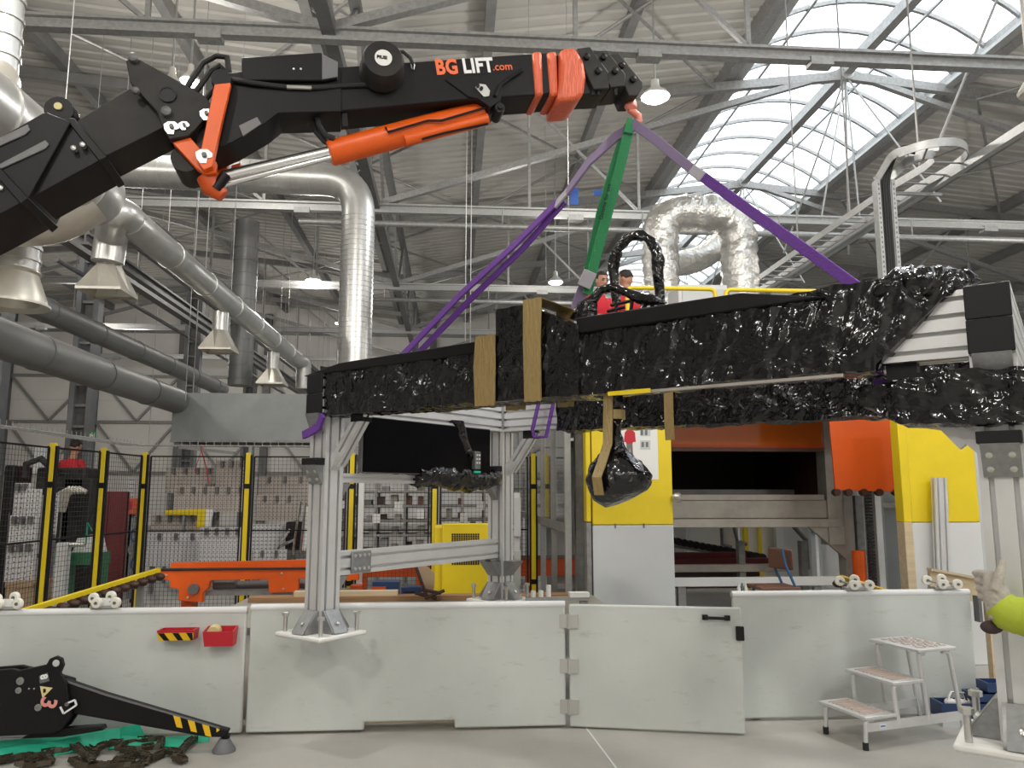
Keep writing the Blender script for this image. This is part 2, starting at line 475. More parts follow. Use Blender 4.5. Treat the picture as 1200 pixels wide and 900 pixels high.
MB().box(XRR, XRR + 0.2, Y0, Y1, 0, 11.2).build('wall_right', 'wall_sheet', kind='structure', label='white sheet metal side wall on the right', cat='wall')

ceil = thing('ceiling', (0, 15, 10), 'grey ribbed metal roof deck on dark purlins', 'ceiling', kind='structure')
def deck(x0, x1):
    b = MB(); prof = []; y = Y0; p = 0.34
    while y < Y1:
        prof += [(y, 0), (y + p * 0.55, 0), (y + p * 0.65, 0.045), (y + p * 0.9, 0.045)]
        y += p
    z0, z1 = roofz(x0 + 1e-3), roofz(x1 - 1e-3); n = len(prof)
    vs = [(x0, y, z0 + h) for y, h in prof] + [(x1, y, z1 + h) for y, h in prof]
    vs += [(x0, y, z0 + h + 0.12) for y, h in prof] + [(x1, y, z1 + h + 0.12) for y, h in prof]
    fs = [(i, i + 1, n + i + 1, n + i) for i in range(n - 1)] + [(2 * n + i, 3 * n + i, 3 * n + i + 1, 2 * n + i + 1) for i in range(n - 1)]
    b.add(vs, fs)
    return b.build('roof_deck', 'roof_sheet', ceil, smooth=False)
for a, b_ in ((XL - 0.2, -12), (-12, XV), (XV, SKL), (SKR, XRR + 0.2)): deck(a, b_)
for x in (-19.5, -16.5, -14, -11.2, -8.2, -5.2, -2.6, 0.6, 3.35, 14.4, 17.2, 20, 23):
    z = roofz(x)
    MB().box(x - 0.09, x + 0.09, Y0, Y1, z - 0.30, z - 0.02).build('purlin', 'purlin', ceil, smooth=False)

# skylight: glazed barrel vault along the ridge
sky = thing('window_1', (XR, 15, SKZ), 'arched milky skylight running along the roof ridge', 'skylight', kind='structure')
cx, hw, rise = (SKL + SKR) / 2, (SKR - SKL) / 2, 1.0
RAD = (hw * hw + rise * rise) / (2 * rise); A0 = math.asin(hw / RAD)
def arcp(t, dr=0.0):
    an = -A0 + 2 * A0 * t
    return (cx + (RAD + dr) * math.sin(an), SKZ + rise - RAD + (RAD + dr) * math.cos(an))
NS = 14
def arc_piece(y0, y1, d0, d1):
    b = MB(); secs = []
    for i in range(NS + 1):
        a = arcp(i / NS, d0); c = arcp(i / NS, d1)
        secs.append([V((a[0], y0, a[1])), V((a[0], y1, a[1])), V((c[0], y1, c[1])), V((c[0], y0, c[1]))])
    return b.loft(secs)
def pane(y0, y1):
    b = MB(); vs = []
    for i in range(NS + 1):
        a = arcp(i / NS, 0.03); vs += [(a[0], y0, a[1]), (a[0], y1, a[1])]
    return b.add(vs, [(2 * i, 2 * i + 2, 2 * i + 3, 2 * i + 1) for i in range(NS)])
pitch = 1.075; ys = [Y0 + pitch * i for i in range(47)]
r0 = p0 = None
for i, y in enumerate(ys):
    if y > Y1: break
    if r0 is None:
        r0 = arc_piece(y - 0.035, y + 0.035, -0.05, 0.05).build('arch_rib', 'galv', sky)
        p0 = pane(y + 0.03, y + pitch - 0.03).build('pane', 'polycarbonate', sky)
        z0r, z0p = WL[r0.name], WL[p0.name]
    else:
        inst(r0, 'arch_rib', z0r + V((0, i * pitch, 0)), sky)
        if y + pitch < Y1 + 1: inst(p0, 'pane', z0p + V((0, i * pitch, 0)), sky)
for t in (0.27, 0.73):
    a = arcp(t, -0.06); MB().box(a[0] - 0.03, a[0] + 0.03, Y0, Y1, a[1] - 0.04, a[1] + 0.02).build('glazing_bar', 'galv_light', sky)
for x, s in ((SKL, 1), (SKR, -1)):
    MB().box(x - 0.12, x + 0.12, Y0, Y1, SKZ - 0.35, SKZ + 0.12).build('kerb', 'galv', sky)
    MB().box(x + s * 0.12, x + s * 0.34, Y0, Y1, SKZ - 0.30, SKZ - 0.22).build('kerb_flange', 'galv_light', sky)
MB().box(XR - 0.10, XR + 0.10, Y0, Y1, SKZ - 0.12, SKZ + 0.12).build('ridge_beam', 'galv', sky)
for s in (0.0,): MB().box(SKL, SKR, Y1 - 0.1, Y1, SKZ - 0.3, SKZ + 1.0).build('end_cheek', 'panel_light', sky)

# roof trusses across the hall
tw = ['nearest the camera, above the black jib', 'seen behind the hook and slings', 'third one down the hall', 'fourth one down the hall', 'last one before the end wall']
for k, y in enumerate(TR):
    if k == 0: lab = 'galvanised roof truss overhead, almost wholly above the picture'
    else: lab = 'galvanised steel roof truss ' + tw[k - 1]
    t = thing('roof_truss', (0, y, 7.4), lab, 'truss', 'roof trusses across the hall')
    MB().box(XL, XRR, y - 0.07, y + 0.07, 7.42, 7.46).add([], []).box(XL, XRR, y - 0.01, y + 0.01, 7.46, 7.58).box(XL, XRR, y - 0.07, y + 0.07, 7.58, 7.62).build('bottom_chord', 'galv_light' if k > 1 else 'galv', t, smooth=False)
    for (xa, xb) in ((XL, -12), (-12, XV), (XV, XR), (XR, 19.4), (19.4, XRR)):
        za = roofz(xa + 0.01) - 0.42; zb = roofz(xb - 0.01) - 0.42
        if xb == XR: zb = SKZ - 0.12
        if xa == XR: za = SKZ - 0.12
        MB().beam((xa, y, za), (xb, y, zb), 0.14, 0.2).build('top_chord', 'galv' if xa >= XV else 'purlin', t, smooth=False)
    for (xa, za, xb, zb) in ((XR, 11.1, XV, 7.6), (XR, 11.1, 19.4, 7.6), (-12, 10.4, XV, 7.6), (-12, 10.4, -21.5, 7.6)):
        MB().beam((xa, y, za), (xb, y, zb), 0.13, 0.13).build('diagonal', 'galv', t)
    for (xb, yb) in ((8.1, 0), (9.0, 0), (10.1, -1.2), (8.3, 2.4), (10.0, 2.4)):
        MB().cyl((XR, y, 11.0), (xb, y + yb, 7.55), 0.022, n=8).build('tie_rod', 'galv_light', t)
    for (xa, xb) in ((4.0, 1.6), (1.6, 1.6), (4.0, 4.0), (-4, -4.0), (-7.0, -7.0), (-4, -7), (13.6, 13.6), (13.6, 16), (16, 16)):
        MB().beam((xa, y, 7.6), (xb, y, roofz(xb) - 0.4), 0.06, 0.06).build('web_member', 'galv', t)
    MB().rev((XR, y - 0.12, 11.02), (0, 1, 0), [(0, 0.0), (0, 0.16), (0.24, 0.16), (0.24, 0.0)], 10).build('node_plate', 'galv_light', t)
    for x in (-14.8, -9.2, -3.2, 2.6, 5.0, 12, 17.8):
        MB().box(x - 0.16, x + 0.16, y - 0.09, y + 0.09, 7.36, 7.48).build('splice_plate', 'galv', t, smooth=False)
# lattice girder along the valley
g = thing('valley_girder', (XV, 15, 7.5), 'long lattice girder running down the hall under the roof valley', 'girder')
for z, n in ((7.6, 'lower_chord'), (9.55, 'upper_chord')):
    MB().box(XV - 0.09, XV + 0.09, Y0, Y1 - 0.3, z - 0.09, z + 0.09).build(n, 'steel_dark', g, smooth=False)
yy = Y0; up = True
while yy < Y1 - 2.2:
    a, b_ = (7.6, 9.55) if up else (9.55, 7.6)
    MB().beam((XV, yy, a), (XV, yy + 2.1, b_), 0.07, 0.07).build('lattice_bar', 'galv', g, smooth=False)
    yy += 2.1; up = not up
# roof bracing: crossed rods under the deck
for k in range(1, 5):
    for (xa, xb) in ((-11.5, -5.2), (-5.2, 0.6), (12, 17.2), (0.6, 5.8)):
        MB().cyl((xa, TR[k], roofz(xa) - 0.5), (xb, TR[k + 1], roofz(xb) - 0.5), 0.035, n=6).build('wind_brace', 'galv', ceil)
        MB().cyl((xb, TR[k], roofz(xb) - 0.5), (xa, TR[k + 1], roofz(xa) - 0.5), 0.035, n=6).build('wind_brace', 'galv', ceil)
# pipes under the trusses
for k, (y, z, r, lab) in enumerate(((15.6, 7.08, 0.065, 'grey pipe strung below the second roof truss'), (21.9, 7.05, 0.06, 'grey pipe strung below the third roof truss'))):
    t = thing('sprinkler_pipe', (5, y, z), lab, 'pipe', 'pipes under the trusses')
    MB().cyl((-3.2, y, z), (24, y, z), r, n=10).build('pipe', 'galv', t)
    for x in range(-2, 24, 3): MB().cyl((x, y, z), (x, y, 7.5), 0.014, n=6).build('hanger', 'galv', t)
# columns
def column(x, y, w_, top, lab, m='column_paint'):
    t = thing('lattice_column', (x, y, 0), lab, 'column', 'steel columns')
    for s in (-1, 1): MB().box(x + s * w_ / 2 - 0.05, x + s * w_ / 2 + 0.05, y - 0.12, y + 0.12, 0, top).build('flange', m, t, smooth=False)
    MB().box(x - w_ / 2, x + w_ / 2, y + 0.06, y + 0.09, 0, top).build('web_plate', 'steel_dark', t, smooth=False)
    z = 0.3; r = None
    while z < top:
        if r is None: r = MB().box(x - w_ / 2, x + w_ / 2, y - 0.06, y - 0.02, z, z + 0.05).build('rung', 'galv', t); o = WL[r.name] - V((0, 0, z))
        else: inst(r, 'rung', o + V((0, 0, z)), t)
        z += 0.42
column(-7.35, 15.9, 0.34, 7.4, 'grey lattice steel column rising behind the worker in red at left')
column(-7.35, 22.2, 0.34, 7.4, 'grey lattice steel column standing at the left end of the grey hood')
column(-7.6, 13.2, 0.40, 5.2, 'dark lattice mast at the far left edge beside the fence')
column(-7.35, 28.5, 0.34, 7.4, 'grey lattice steel column behind the hood, deepest of its row')
# runway rails and pipes along the left side
rails = [(-6.6, 5.75, 0.20, 0.32, 'steel_dark'), (-5.7, 5.35, 0.12, 0.2, 'steel_dark'), (-5.2, 5.55, 0.10, 0.10, 'steel_dark'), (-6.1, 5.1, 0.08, 0.08, 'steel_dark'), (-4.7, 5.75, 0.09, 0.09, 'steel_dark'), (-4.5, 5.25, 0.14, 0.22, 'steel_dark')]
rl = ['deep dark runway beam carried by the left columns', 'galvanised channel beside the runway beam at upper left', 'thin galvanised conduit above the hanging funnels', 'slim dark conduit below the runway beam', 'slim dark conduit to the right of the runway beam', 'dark rail nearest the row of hanging funnels']
for (x, z, a, b_, m), l in zip(rails, rl):
    t = thing('runway_rail', (x, 20, z), l, 'rail', 'rails and conduits along the left side')
    if a > 0.1:
        MB().box(x - a / 2, x + a / 2, 12.0, 37, z, z + 0.04).box(x - 0.015, x + 0.015, 12.0, 37, z + 0.04, z + b_ - 0.04).box(x - a / 2, x + a / 2, 12.0, 37, z + b_ - 0.04, z + b_).build('rail', m, t, smooth=False)
    else: MB().cyl((x, 12.0, z), (x, 37, z), a / 2, n=8).build('rail', m, t)
    for y in range(14, 37, 7): MB().cyl((x, y, z + b_ / 2), (x, y, roofz(x) - 0.02), 0.008, n=6).build('hanger', 'galv', t)

# cable drops hanging from the roof
for i, (px, ya, yb, d) in enumerate(((76, 0, 130, 7.0), (217, 250, 470, 12.5), (268, 235, 400, 12.0), (545, 160, 400, 14.0), (551, 170, 410, 14.5), (620, 0, 150, 12.0), (640, 0, 330, 18.0), (667, 280, 330, 12.5), (174, 370, 520, 20))):
    a = atD(px, yb, d); top = min(roofz(a.x) - 0.02, 10.9)
    MB().cyl(a, (a.x, a.y, top), 0.006 if d < 13 else 0.008, n=6).build('hanging_cable', 'galv_light', label=['pale cable dropping from the roof onto the boom at upper left', 'pale cable hanging left of the long funnel duct', 'pale cable hanging beside the orange linkage', 'pale cable pair left strand beside the purple sling', 'pale cable pair right strand beside the purple sling', 'pale cable hanging above the white junction box', 'thin cable hanging between jib tip and purple sling', 'short pale rod hanging behind the green sling', 'dark cable hanging in front of the end wall'][i], cat='cable', group='cables hanging from the roof')

# ------------------------------------------------------------------ lamps
def lamp(px, py, y, rw, lab, power=1.0, c=None):
    if c is None: c = atY(px, py, y)
    t = thing('highbay_lamp', c, lab, 'lamp', 'high bay lamps')
    MB().rev(c, (0, 0, 1), [(0.0, rw), (0.02, rw), (0.07, rw * 0.86), (0.14, rw * 0.45), (0.2, rw * 0.3), (0.30, rw * 0.28), (0.32, 0.02)], 18).build('shade', 'lamp_shade', t)
    MB().rev(c + V((0, 0, -0.02)), (0, 0, 1), [(-0.02, 0.01), (-0.012, rw * 0.8), (0.015, rw * 0.92)], 18).build('diffuser', 'lamp_glow', t)
    MB().cyl(c + V((0, 0, 0.3)), (c.x, c.y, roofz(c.x) - 0.03), 0.018, n=6).build('rod', 'galv_light', t)
    L = bpy.data.lights.new('bulb', 'POINT'); L.energy = LAMP_W * power; L.color = (1.0, 0.955, 0.89); L.shadow_soft_size = 0.22
    o = bpy.data.objects.new('bulb', L); col.objects.link(o); o.parent = t; o.location = (0, 0, -0.3)
lamp(768, 114, 12, 0.24, 'bright high bay lamp hanging right of the crane hook', 1.2)
lamp(201, 100, 12, 0.17, 'left of two bright high bay lamps above the black knuckle plate', 0.6)
lamp(223, 96, 12.4, 0.17, 'right of two bright high bay lamps above the black knuckle plate', 0.6)
lamp(367, 329, 22, 0.22, 'bright high bay lamp left of the tall vertical duct', 0.8)
lamp(651, 331, 20, 0.20, 'bright high bay lamp left of the climbing worker', 0.8)
lamp(157, 408, 30, 0.26, 'small bright lamp over the left fence', 0.8)
lamp(85, 376, 27, 0.26, 'small pale lamp between the grey ducts at left', 0.8)
lamp(399, 379, 30, 0.22, 'small bright lamp just left of the vertical duct foot', 0.8)
for q, (x, y) in enumerate(((-8.5, 6), (-2.5, 4.5), (3.35, 4.5), (13.5, 7), (13.5, 13), (-2.5, -1.5), (4.5, -1.5), (11, -1), (-8, 1), (-6, -5), (0.5, -6), (6, -6))):  # unseen lamps, added to brighten roof and floor and streak the film
    lamp(0, 0, 0, 0.2, ['far left row', 'left of the boom', 'over the hook bay', 'over the right bay', 'deep in the right bay', 'behind the viewer at left', 'behind the viewer', 'behind the viewer at right', 'far left beside the viewer', 'far behind the viewer at left', 'far behind the viewer', 'far behind the viewer at right'][q].join(('high bay lamp above the picture, ', '')), 1.25 if y < 5 or x > 10 else 0.7, V((x, y, 6.8)))
jb = atD(623, 62, 11.5)
MB().box(jb.x - 0.13, jb.x + 0.13, jb.y - 0.08, jb.y + 0.08, jb.z - 0.22, jb.z + 0.22).build('junction_box', 'white_plastic', label='white box light hung under the truss above the lettered jib', cat='fixture', bevel=0.02)

# ================================================================== BARRIER
YB = 5.36
def xb(px, py=790): return atY(px, py, YB).x
def zb(py, px=600): return atY(px, py, YB).z
bh = 0.80
def barrier(name, x0, x1, z1, lab, cut=None, y=YB):
    t = thing(name, ((x0 + x1) / 2, y, 0), lab, 'barrier', 'white barrier panels')
    if cut:
        a, b_, h = cut
        P = [(x0, y, 0.015), (a, y, 0.015), (a, y, h), (b_, y, h), (b_, y, 0.015), (x1, y, 0.015), (x1, y, z1), (x0, y, z1)]
    else: P = [(x0, y, 0.015), (x1, y, 0.015), (x1, y, z1), (x0, y, z1)]
    MB().prism(P, (0, 0.04, 0)).build('board', 'barrier', t, bevel=0.012)
    MB().cyl((x0, y + 0.02, z1 - 0.004), (x1, y + 0.02, z1 - 0.004), 0.026, n=12).build('rolled_top', 'panel_light', t)
    for x in (x0 + 0.15, x1 - 0.15): MB().box(x - 0.03, x + 0.03, y + 0.04, y + 0.10, 0, z1 - 0.05).build('stiffener', 'galv', t)
    return t
x288 = xb(288)
bl = barrier('safety_barrier', -5.6, x288 - 0.012, 0.785, 'long pale barrier panel at left with the red bins hung on it')
bm = barrier('safety_barrier', x288 + 0.012, xb(663), 0.80, 'pale middle barrier panel with a notch cut at its foot', (xb(428), xb(533), 0.065))
br = barrier('safety_barrier', xb(862, 740) + 0.01, xb(1147, 740), 0.845, 'pale barrier panel behind the aluminium step stool', y=YB + 0.06)
MB().box(xb(428) + 0.01, xb(533) - 0.01, YB + 0.05, YB + 0.09, 0.045, 0.085).build('batten', 'wood_pale', bm)
# gate leaf, hinged at the middle panel and swung a little open
gx0 = xb(667); gA = V((gx0, YB - 0.004, 0)); gB = atZ(874, 859, 0.02); gB.z = 0; gd = (gB - gA).normalized(); gl = (gB - gA).length; gn = V((-gd.y, gd.x, 0))
gt = thing('barrier_gate', gA, 'pale hinged gate leaf with black handle, standing slightly open', 'gate', None)
MB().obox(gA + gd * gl / 2 + Z * 0.405 + gn * 0.02, gd * gl / 2, gn * 0.02, Z * 0.395).build('board', 'barrier', gt, bevel=0.01)
for z in (0.14, 0.40, 0.69):
    h = MB(); c = gA + Z * z - gn * 0.006
    for s in (-1, 1): h.obox(c + gd * s * 0.035, gd * 0.028, gn * 0.006, Z * 0.045)
    h.cyl(c - Z * 0.05 - gn * 0.006, c + Z * 0.05 - gn * 0.006, 0.011, n=8)
    h.build('hinge', 'bolt', gt)
hp = PV(gA, gB); p1 = hp.at(826, 723); p2 = hp.at(852, 724); o_ = -gn * 0.035
MB().tube([p1, p1 + o_, p2 + o_, p2], 0.010, 8).build('handle', 'black_plastic', gt)
for p in (p1, p2): MB().obox(p + o_ * 0.3, gd * 0.018, gn * 0.012, Z * 0.016).build('handle_foot', 'black_plastic', gt)
c = hp.at(867, 742); MB().obox(c - gn * 0.012, gd * 0.026, gn * 0.014, Z * 0.045).build('latch', 'black_plastic', gt, bevel=0.006)
# wood and boards lying along the barrier
MB().box(atY(292, 704, 6.9).x, atY(690, 704, 6.9).x, 6.86, 7.02, 0.63, 0.672).build('timber_rail', 'wood', label='brown timber rail lying on the bench behind the middle barrier', cat='timber')
a = atY(345, 705, 6.94); b_ = atY(466, 702, 6.94)
MB().box(a.x, b_.x, 6.89, 7.0, 0.672, 0.712).build('plank', 'wood_pale', label='pale plank behind the middle barrier near the left post', cat='plank')
MB().box(atY(280, 704, 6.9).x, atY(700, 704, 6.9).x, YB + 0.26, 7.15, 0.58, 0.63).build('bench_top', 'machine_metal', label='dull metal bench top behind the timber rail', cat='bench')
a = atY(343, 706, 7.3); b_ = atY(372, 690, 7.4); MB().beam(a, b_, 0.05, 0.03).box(a.x - 0.02, a.x + 0.02, a.y - 0.02, a.y + 0.02, 0, a.z).box(b_.x - 0.04, b_.x, b_.y - 0.02, b_.y + 0.02, 0, b_.z).build('plank', 'yellow_worn', label='short yellow sloping strip behind the left post', cat='strip')
# ================================================================== THE ALUMINIUM FRAME IN THE AIR
fA = atD(376, 745, 5.0); fB = atD(583, 705, 6.54); fC = atD(1205, 868, 2.84)
ZF = 0.67                                   # underside of the foot plates: the frame hangs in the slings
for p in (fA, fB, fC): p.z = 0
e1 = (fC - fA).normalized(); e2 = V((-e1.y, e1.x, 0))
if e2.dot(fB - fA) < 0: e2 = -e2
FL = (fC - fA).length; FWD = (fB - fA).dot(e2)
def fp(a, b, z): return fA + e1 * a + e2 * b + Z * z          # frame coordinates: along, across, up
BZ0, BZ1 = 2.05, 2.31
PW = 0.15
frame = thing('aluminium_rig', fp(FL / 2, FWD / 2, ZF), 'large aluminium profile frame hanging in the slings', 'frame')
def prof(name, p, q, w_, h_, nw, nh, up=None): return profile(p, q, w_, h_, nw, nh, up).build(name, 'alu', frame, smooth=False)
BM = (BZ0 + BZ1) / 2
ext = 0.11
# long beams between the cross beams; cross beams run past them with black end caps
prof('long_beam', fp(PW / 2, 0, BM), fp(FL - PW / 2, 0, BM), 0.14, 0.255, 2, 4)
prof('long_beam', fp(PW / 2, FWD, BM), fp(FL - PW / 2, FWD, BM), 0.14, 0.255, 2, 4)
for a in (0, FL):
    prof('cross_beam', fp(a, -ext, BM), fp(a, FWD + ext, BM), 0.145, 0.255, 2, 4)
    for b, s in ((-ext, -1), (FWD + ext, 1)):
        for k in (0, 1):
            MB().obox(fp(a, b + s * 0.006, BZ0 + 0.064 + k * 0.128), e1 * 0.0735, e2 * 0.007, Z * 0.0625).build('end_cap', 'black_plastic', frame, bevel=0.004)
posts = [(0, 0), (0, FWD), (FL, 0), (FL, FWD)]
bs = []
for i, (a, b) in enumerate(posts):
    prof('post', fp(a, b, ZF + 0.03), fp(a, b, BZ0), PW, PW, 2, 2, up=e2)
    # foot: white plate, four cast gussets, jacking bolts
    ft = MB().obox(fp(a, b, ZF + 0.012), e1 * 0.21, e2 * 0.19, Z * 0.014).build('foot_plate', 'white_plastic', frame, bevel=0.01)
    for d, sd in ((e1, e2), (-e1, e2), (e2, e1), (-e2, e1)):
        for s in (-1, 1):
            o = fp(a, b, ZF + 0.028) + d * (PW / 2) + sd * (s * 0.062)
            MB().prism([o, o + d * 0.10, o + d * 0.10 + Z * 0.012, o + d * 0.012 + Z * 0.13, o + Z * 0.13], sd * (-s * 0.012)).build('gusset', 'cast_alu', ft)
        o = fp(a, b, ZF + 0.03) + d * (PW / 2)
        MB().prism([o + d * 0.102 + sd * 0.05, o + d * 0.112 + sd * 0.05, o + d * 0.014 + sd * 0.05 + Z * 0.13, o + sd * 0.05 + d * 0.004 + Z * 0.13], sd * -0.10).build('gusset_face', 'cast_alu', ft)
        for s in (-1, 1):
            q = o + d * 0.055 + sd * s * 0.0
        MB().rev(o + d * 0.06 + Z * 0.045, d * 0.8 + Z * 0.6, [(0, 0.001), (0, 0.014), (0.025, 0.014), (0.03, 0.001)], 8).build('bolt_head', 'bolt', ft)
    for (s1, s2) in ((-1, -1), (1, -1), (1, 1), (-1, 1)):
        c = fp(a + s1 * 0.165, b + s2 * 0.145, ZF + 0.02)
        bt = MB().cyl(c, c + Z * 0.10, 0.013, n=10)
        bt.rev(c + Z * 0.10, Z, [(0, 0.001), (0, 0.024), (0.02, 0.024), (0.024, 0.001)], 6).build('levelling_bolt', 'bolt', ft)
    # corner bracket under the cross beam's outer end
    s = -1 if b == 0 else 1
    P = [fp(a - 0.062, b + s * (PW / 2), BZ0), fp(a - 0.062, b + s * (ext + 0.03), BZ0), fp(a - 0.062, b + s * (ext + 0.02), BZ0 - 0.02), fp(a - 0.062, b + s * (PW / 2 + 0.012), BZ0 - 0.115), fp(a - 0.062, b + s * (PW / 2), BZ0 - 0.115)]
    br_ = MB().prism(P, e1 * 0.124).build('corner_bracket', 'cast_alu', frame)
    for x in (-0.035, 0.035):
        for z in (0.035, 0.085):
            c = fp(a + x, b + s * (PW / 2 + 0.012 + (ext - PW / 2) * (1 - z / 0.115)), BZ0 - z)
            MB().rev(c, e2 * s * 0.8 - Z * 0.5, [(-0.01, 0.012), (0.008, 0.012), (0.011, 0.001)], 8).build('bolt_head', 'bolt', br_)
# diagonal braces with mitred feet, black caps and brackets
def brace(a, b, sg, zl, reach):
    o = fp(a, b, 0)
    s = -1 if b == 0 else 1
    lo = o + e1 * sg * (PW / 2 + 0.03) + Z * zl; hi = o + e1 * sg * (PW / 2 + reach) + Z * BZ0
    prof('brace', lo, hi - Z * 0.0, 0.075, 0.075, 1, 1)
    MB().prism([o + e1 * sg * PW / 2 + Z * (zl - 0.045) + e2 * -0.037, o + e1 * sg * (PW / 2 + 0.10) + Z * (zl + 0.06) + e2 * -0.037, o + e1 * sg * (PW / 2 + 0.05) + Z * (zl + 0.075) + e2 * -0.037, o + e1 * sg * PW / 2 + Z * (zl + 0.05) + e2 * -0.037], e2 * 0.074).build('brace_foot', 'alu', frame)
    MB().obox(hi - e1 * sg * 0.035 - Z * 0.03, e1 * 0.055, e2 * 0.038, Z * 0.032).build('brace_head', 'black_plastic', frame)
    MB().obox(o - e2 * (PW / 2 + 0.035) + Z * (zl + 0.01), e1 * 0.07, e2 * 0.036, Z * 0.022).build('stub_cap', 'black_plastic', frame, bevel=0.003)
    P = [o + e1 * -0.06 - e2 * (PW / 2) + Z * (zl - 0.012), o + e1 * -0.06 - e2 * (PW / 2 + 0.07) + Z * (zl - 0.012), o + e1 * -0.06 - e2 * (PW / 2 + 0.06) + Z * (zl - 0.03), o + e1 * -0.06 - e2 * (PW / 2 + 0.012) + Z * (zl - 0.13), o + e1 * -0.06 - e2 * (PW / 2) + Z * (zl - 0.13)]
    k = MB().prism(P, e1 * 0.12).build('stub_bracket', 'cast_alu', frame)
    for x in (-0.035, 0.035):
        for z in (0.05, 0.10):
            c = o + e1 * x - e2 * (PW / 2 + 0.014 + 0.045 * (1 - z / 0.13)) + Z * (zl - z)
            MB().rev(c, -e2 * 0.8 - Z * 0.4, [(-0.01, 0.012), (0.008, 0.012), (0.011, 0.001)], 8).build('bolt_head', 'bolt', k)
brace(0, 0, 1, 1.735, 0.27)
brace(FL, 0, -1, 1.735, 0.27)
brace(0, FWD, 1, 1.735, 0.27)
# lower rails between the left posts
prof('side_rail', fp(0, PW / 2, 1.10), fp(0, FWD - PW / 2, 1.10), 0.075, 0.15, 1, 2)
MB().obox(fp(0.045, 0.28, 1.10), e2 * 0.085, e1 * 0.008, Z * 0.07).build('splice_plate', 'cast_alu', frame, bevel=0.004)
for i in (-1, 1):
    for j in (-1, -0.35, 0.35, 1): MB().rev(fp(0.052, 0.28 + j * 0.06, 1.10 + i * 0.042), e1, [(0, 0.011), (0.008, 0.011), (0.01, 0.001)], 8).build('bolt_head', 'bolt', frame)
prof('upper_rail', fp(0, PW / 2, 1.645), fp(0, FWD - PW / 2, 1.645), 0.06, 0.06, 1, 1)
for (b, sg, z) in ((0, 1, 1.61), (FWD, -1, 1.61), (0, 1, 1.02), (FWD, -1, 1.02)):
    P = [fp(-0.03, b + sg * PW / 2, z), fp(-0.03, b + sg * (PW / 2 + 0.11), z), fp(-0.03, b + sg * (PW / 2 + 0.10), z - 0.015), fp(-0.03, b + sg * (PW / 2 + 0.012), z - 0.12), fp(-0.03, b + sg * PW / 2, z - 0.12)]
    MB().prism(P, e1 * 0.06).build('rail_bracket', 'cast_alu', frame)
# collar of brackets on the middle post
for d, sd in ((e1, e2), (-e1, e2), (-e2, e1)):
    o = fp(0, FWD, 1.0) + d * PW / 2
    MB().prism([o + sd * 0.06, o + sd * 0.06 + d * 0.11, o + sd * 0.06 + d * 0.10 - Z * 0.02, o + sd * 0.06 + d * 0.012 - Z * 0.12, o + sd * 0.06 - Z * 0.12], -sd * 0.12).build('collar_bracket', 'cast_alu', frame)
# big splice block where beam and post meet at the middle post
MB().obox(fp(0.0, FWD - 0.0, BM), e1 * 0.085, e2 * 0.085, Z * 0.11).build('joint_block', 'cast_alu', frame, bevel=0.006)

# flat black monitor on the left side of the frame
mo = thing('monitor', fp(0.0, FWD / 2, 1.68), 'wide black screen mounted between the two left posts of the frame', 'monitor')
MB().obox(fp(0.06, 0.93, 1.87), e2 * 0.70, e1 * 0.018, Z * 0.19).build('housing', 'steel_dark', mo, bevel=0.004)
MB().obox(fp(0.08, 0.93, 1.87), e2 * 0.69, e1 * 0.004, Z * 0.183).build('screen', 'screen_black', mo)

# ------------------------------------------------------------------ stretch film and tape
def fbm(p, s, seed=0): return noise.fractal(V((p.x * s + seed, p.y * s, p.z * s + seed * 0.7)), 1.0, 2.0, 4)
def wrap(name, fn, na, nb, amp, scale, m, lab, cat='wrapping', parent=None, aniso=None, group=None, cap=True):
    """film skin: fn(s, t) gives the ring, s along, t round; crumpled by noise"""
    secs = []
    for i in range(na + 1):
        ring = []
        for k in range(nb):
            p = fn(i / na, k / nb)
            c = fn(i / na, (k / nb + 0.5) % 1.0)
            d = (p - c).normalized() if (p - c).length > 1e-6 else Z
            q = V((p.dot(e1) * (aniso or 1), p.dot(e2), p.z))
            ring.append(p + d * (fbm(q, scale, len(name)) * amp + fbm(q, scale * 3.3, 5) * amp * 0.45))
        secs.append(ring)
    return MB().loft(secs, cap).build(name, m, parent, label=lab, cat=cat, group=group, ang=1.2)
def rect(t, w_, h0, h1):
    """t in 0..1 round a rectangle, across -w..w, up h0..h1"""
    t = t % 1.0; u = t * 4
    if u < 1: return (-w_, h0 + (h1 - h0) * u)
    if u < 2: return (-w_ + 2 * w_ * (u - 1), h1)
    if u < 3: return (w_, h1 - (h1 - h0) * (u - 2))
    return (w_ - 2 * w_ * (u - 3), h0)
def along(px, py=440): # where a pixel column falls along the near long beam
    return (PV(fp(0, 0, 2), fp(FL, 0, 2)).at(px, py) - fA).dot(e1)
a_end_top, a_end_bot = along(1120, 330), along(1034, 420)
a_pan0, a_pan1 = along(690, 390), along(975, 345)
def w_long(s, t):
    top_end = a_end_top; bot_end = a_end_bot
    x_, z_ = rect(t, 0.105, BZ0 - 0.02, BZ1 + 0.03)
    f = (z_ - BZ0) / (BZ1 - BZ0)
    a1 = bot_end + (top_end - bot_end) * max(0.0, min(1.0, f))
    a = 0.04 + (a1 - 0.04) * s
    if f > 0.9 and a_pan0 < a < a_pan1 + 0.4: z_ += 0.045 * min(1, (a - a_pan0) / 0.05)
    if s > 0.94: x_ *= 1.0 + (1 - s) * 2
    return fp(a, x_, z_)
wl = wrap('film_wrapped_beam', w_long, 240, 52, 0.018, 5.0, 'film', 'long beam wrapped in shiny black stretch film across the front', 'wrapped beam', aniso=1.0)
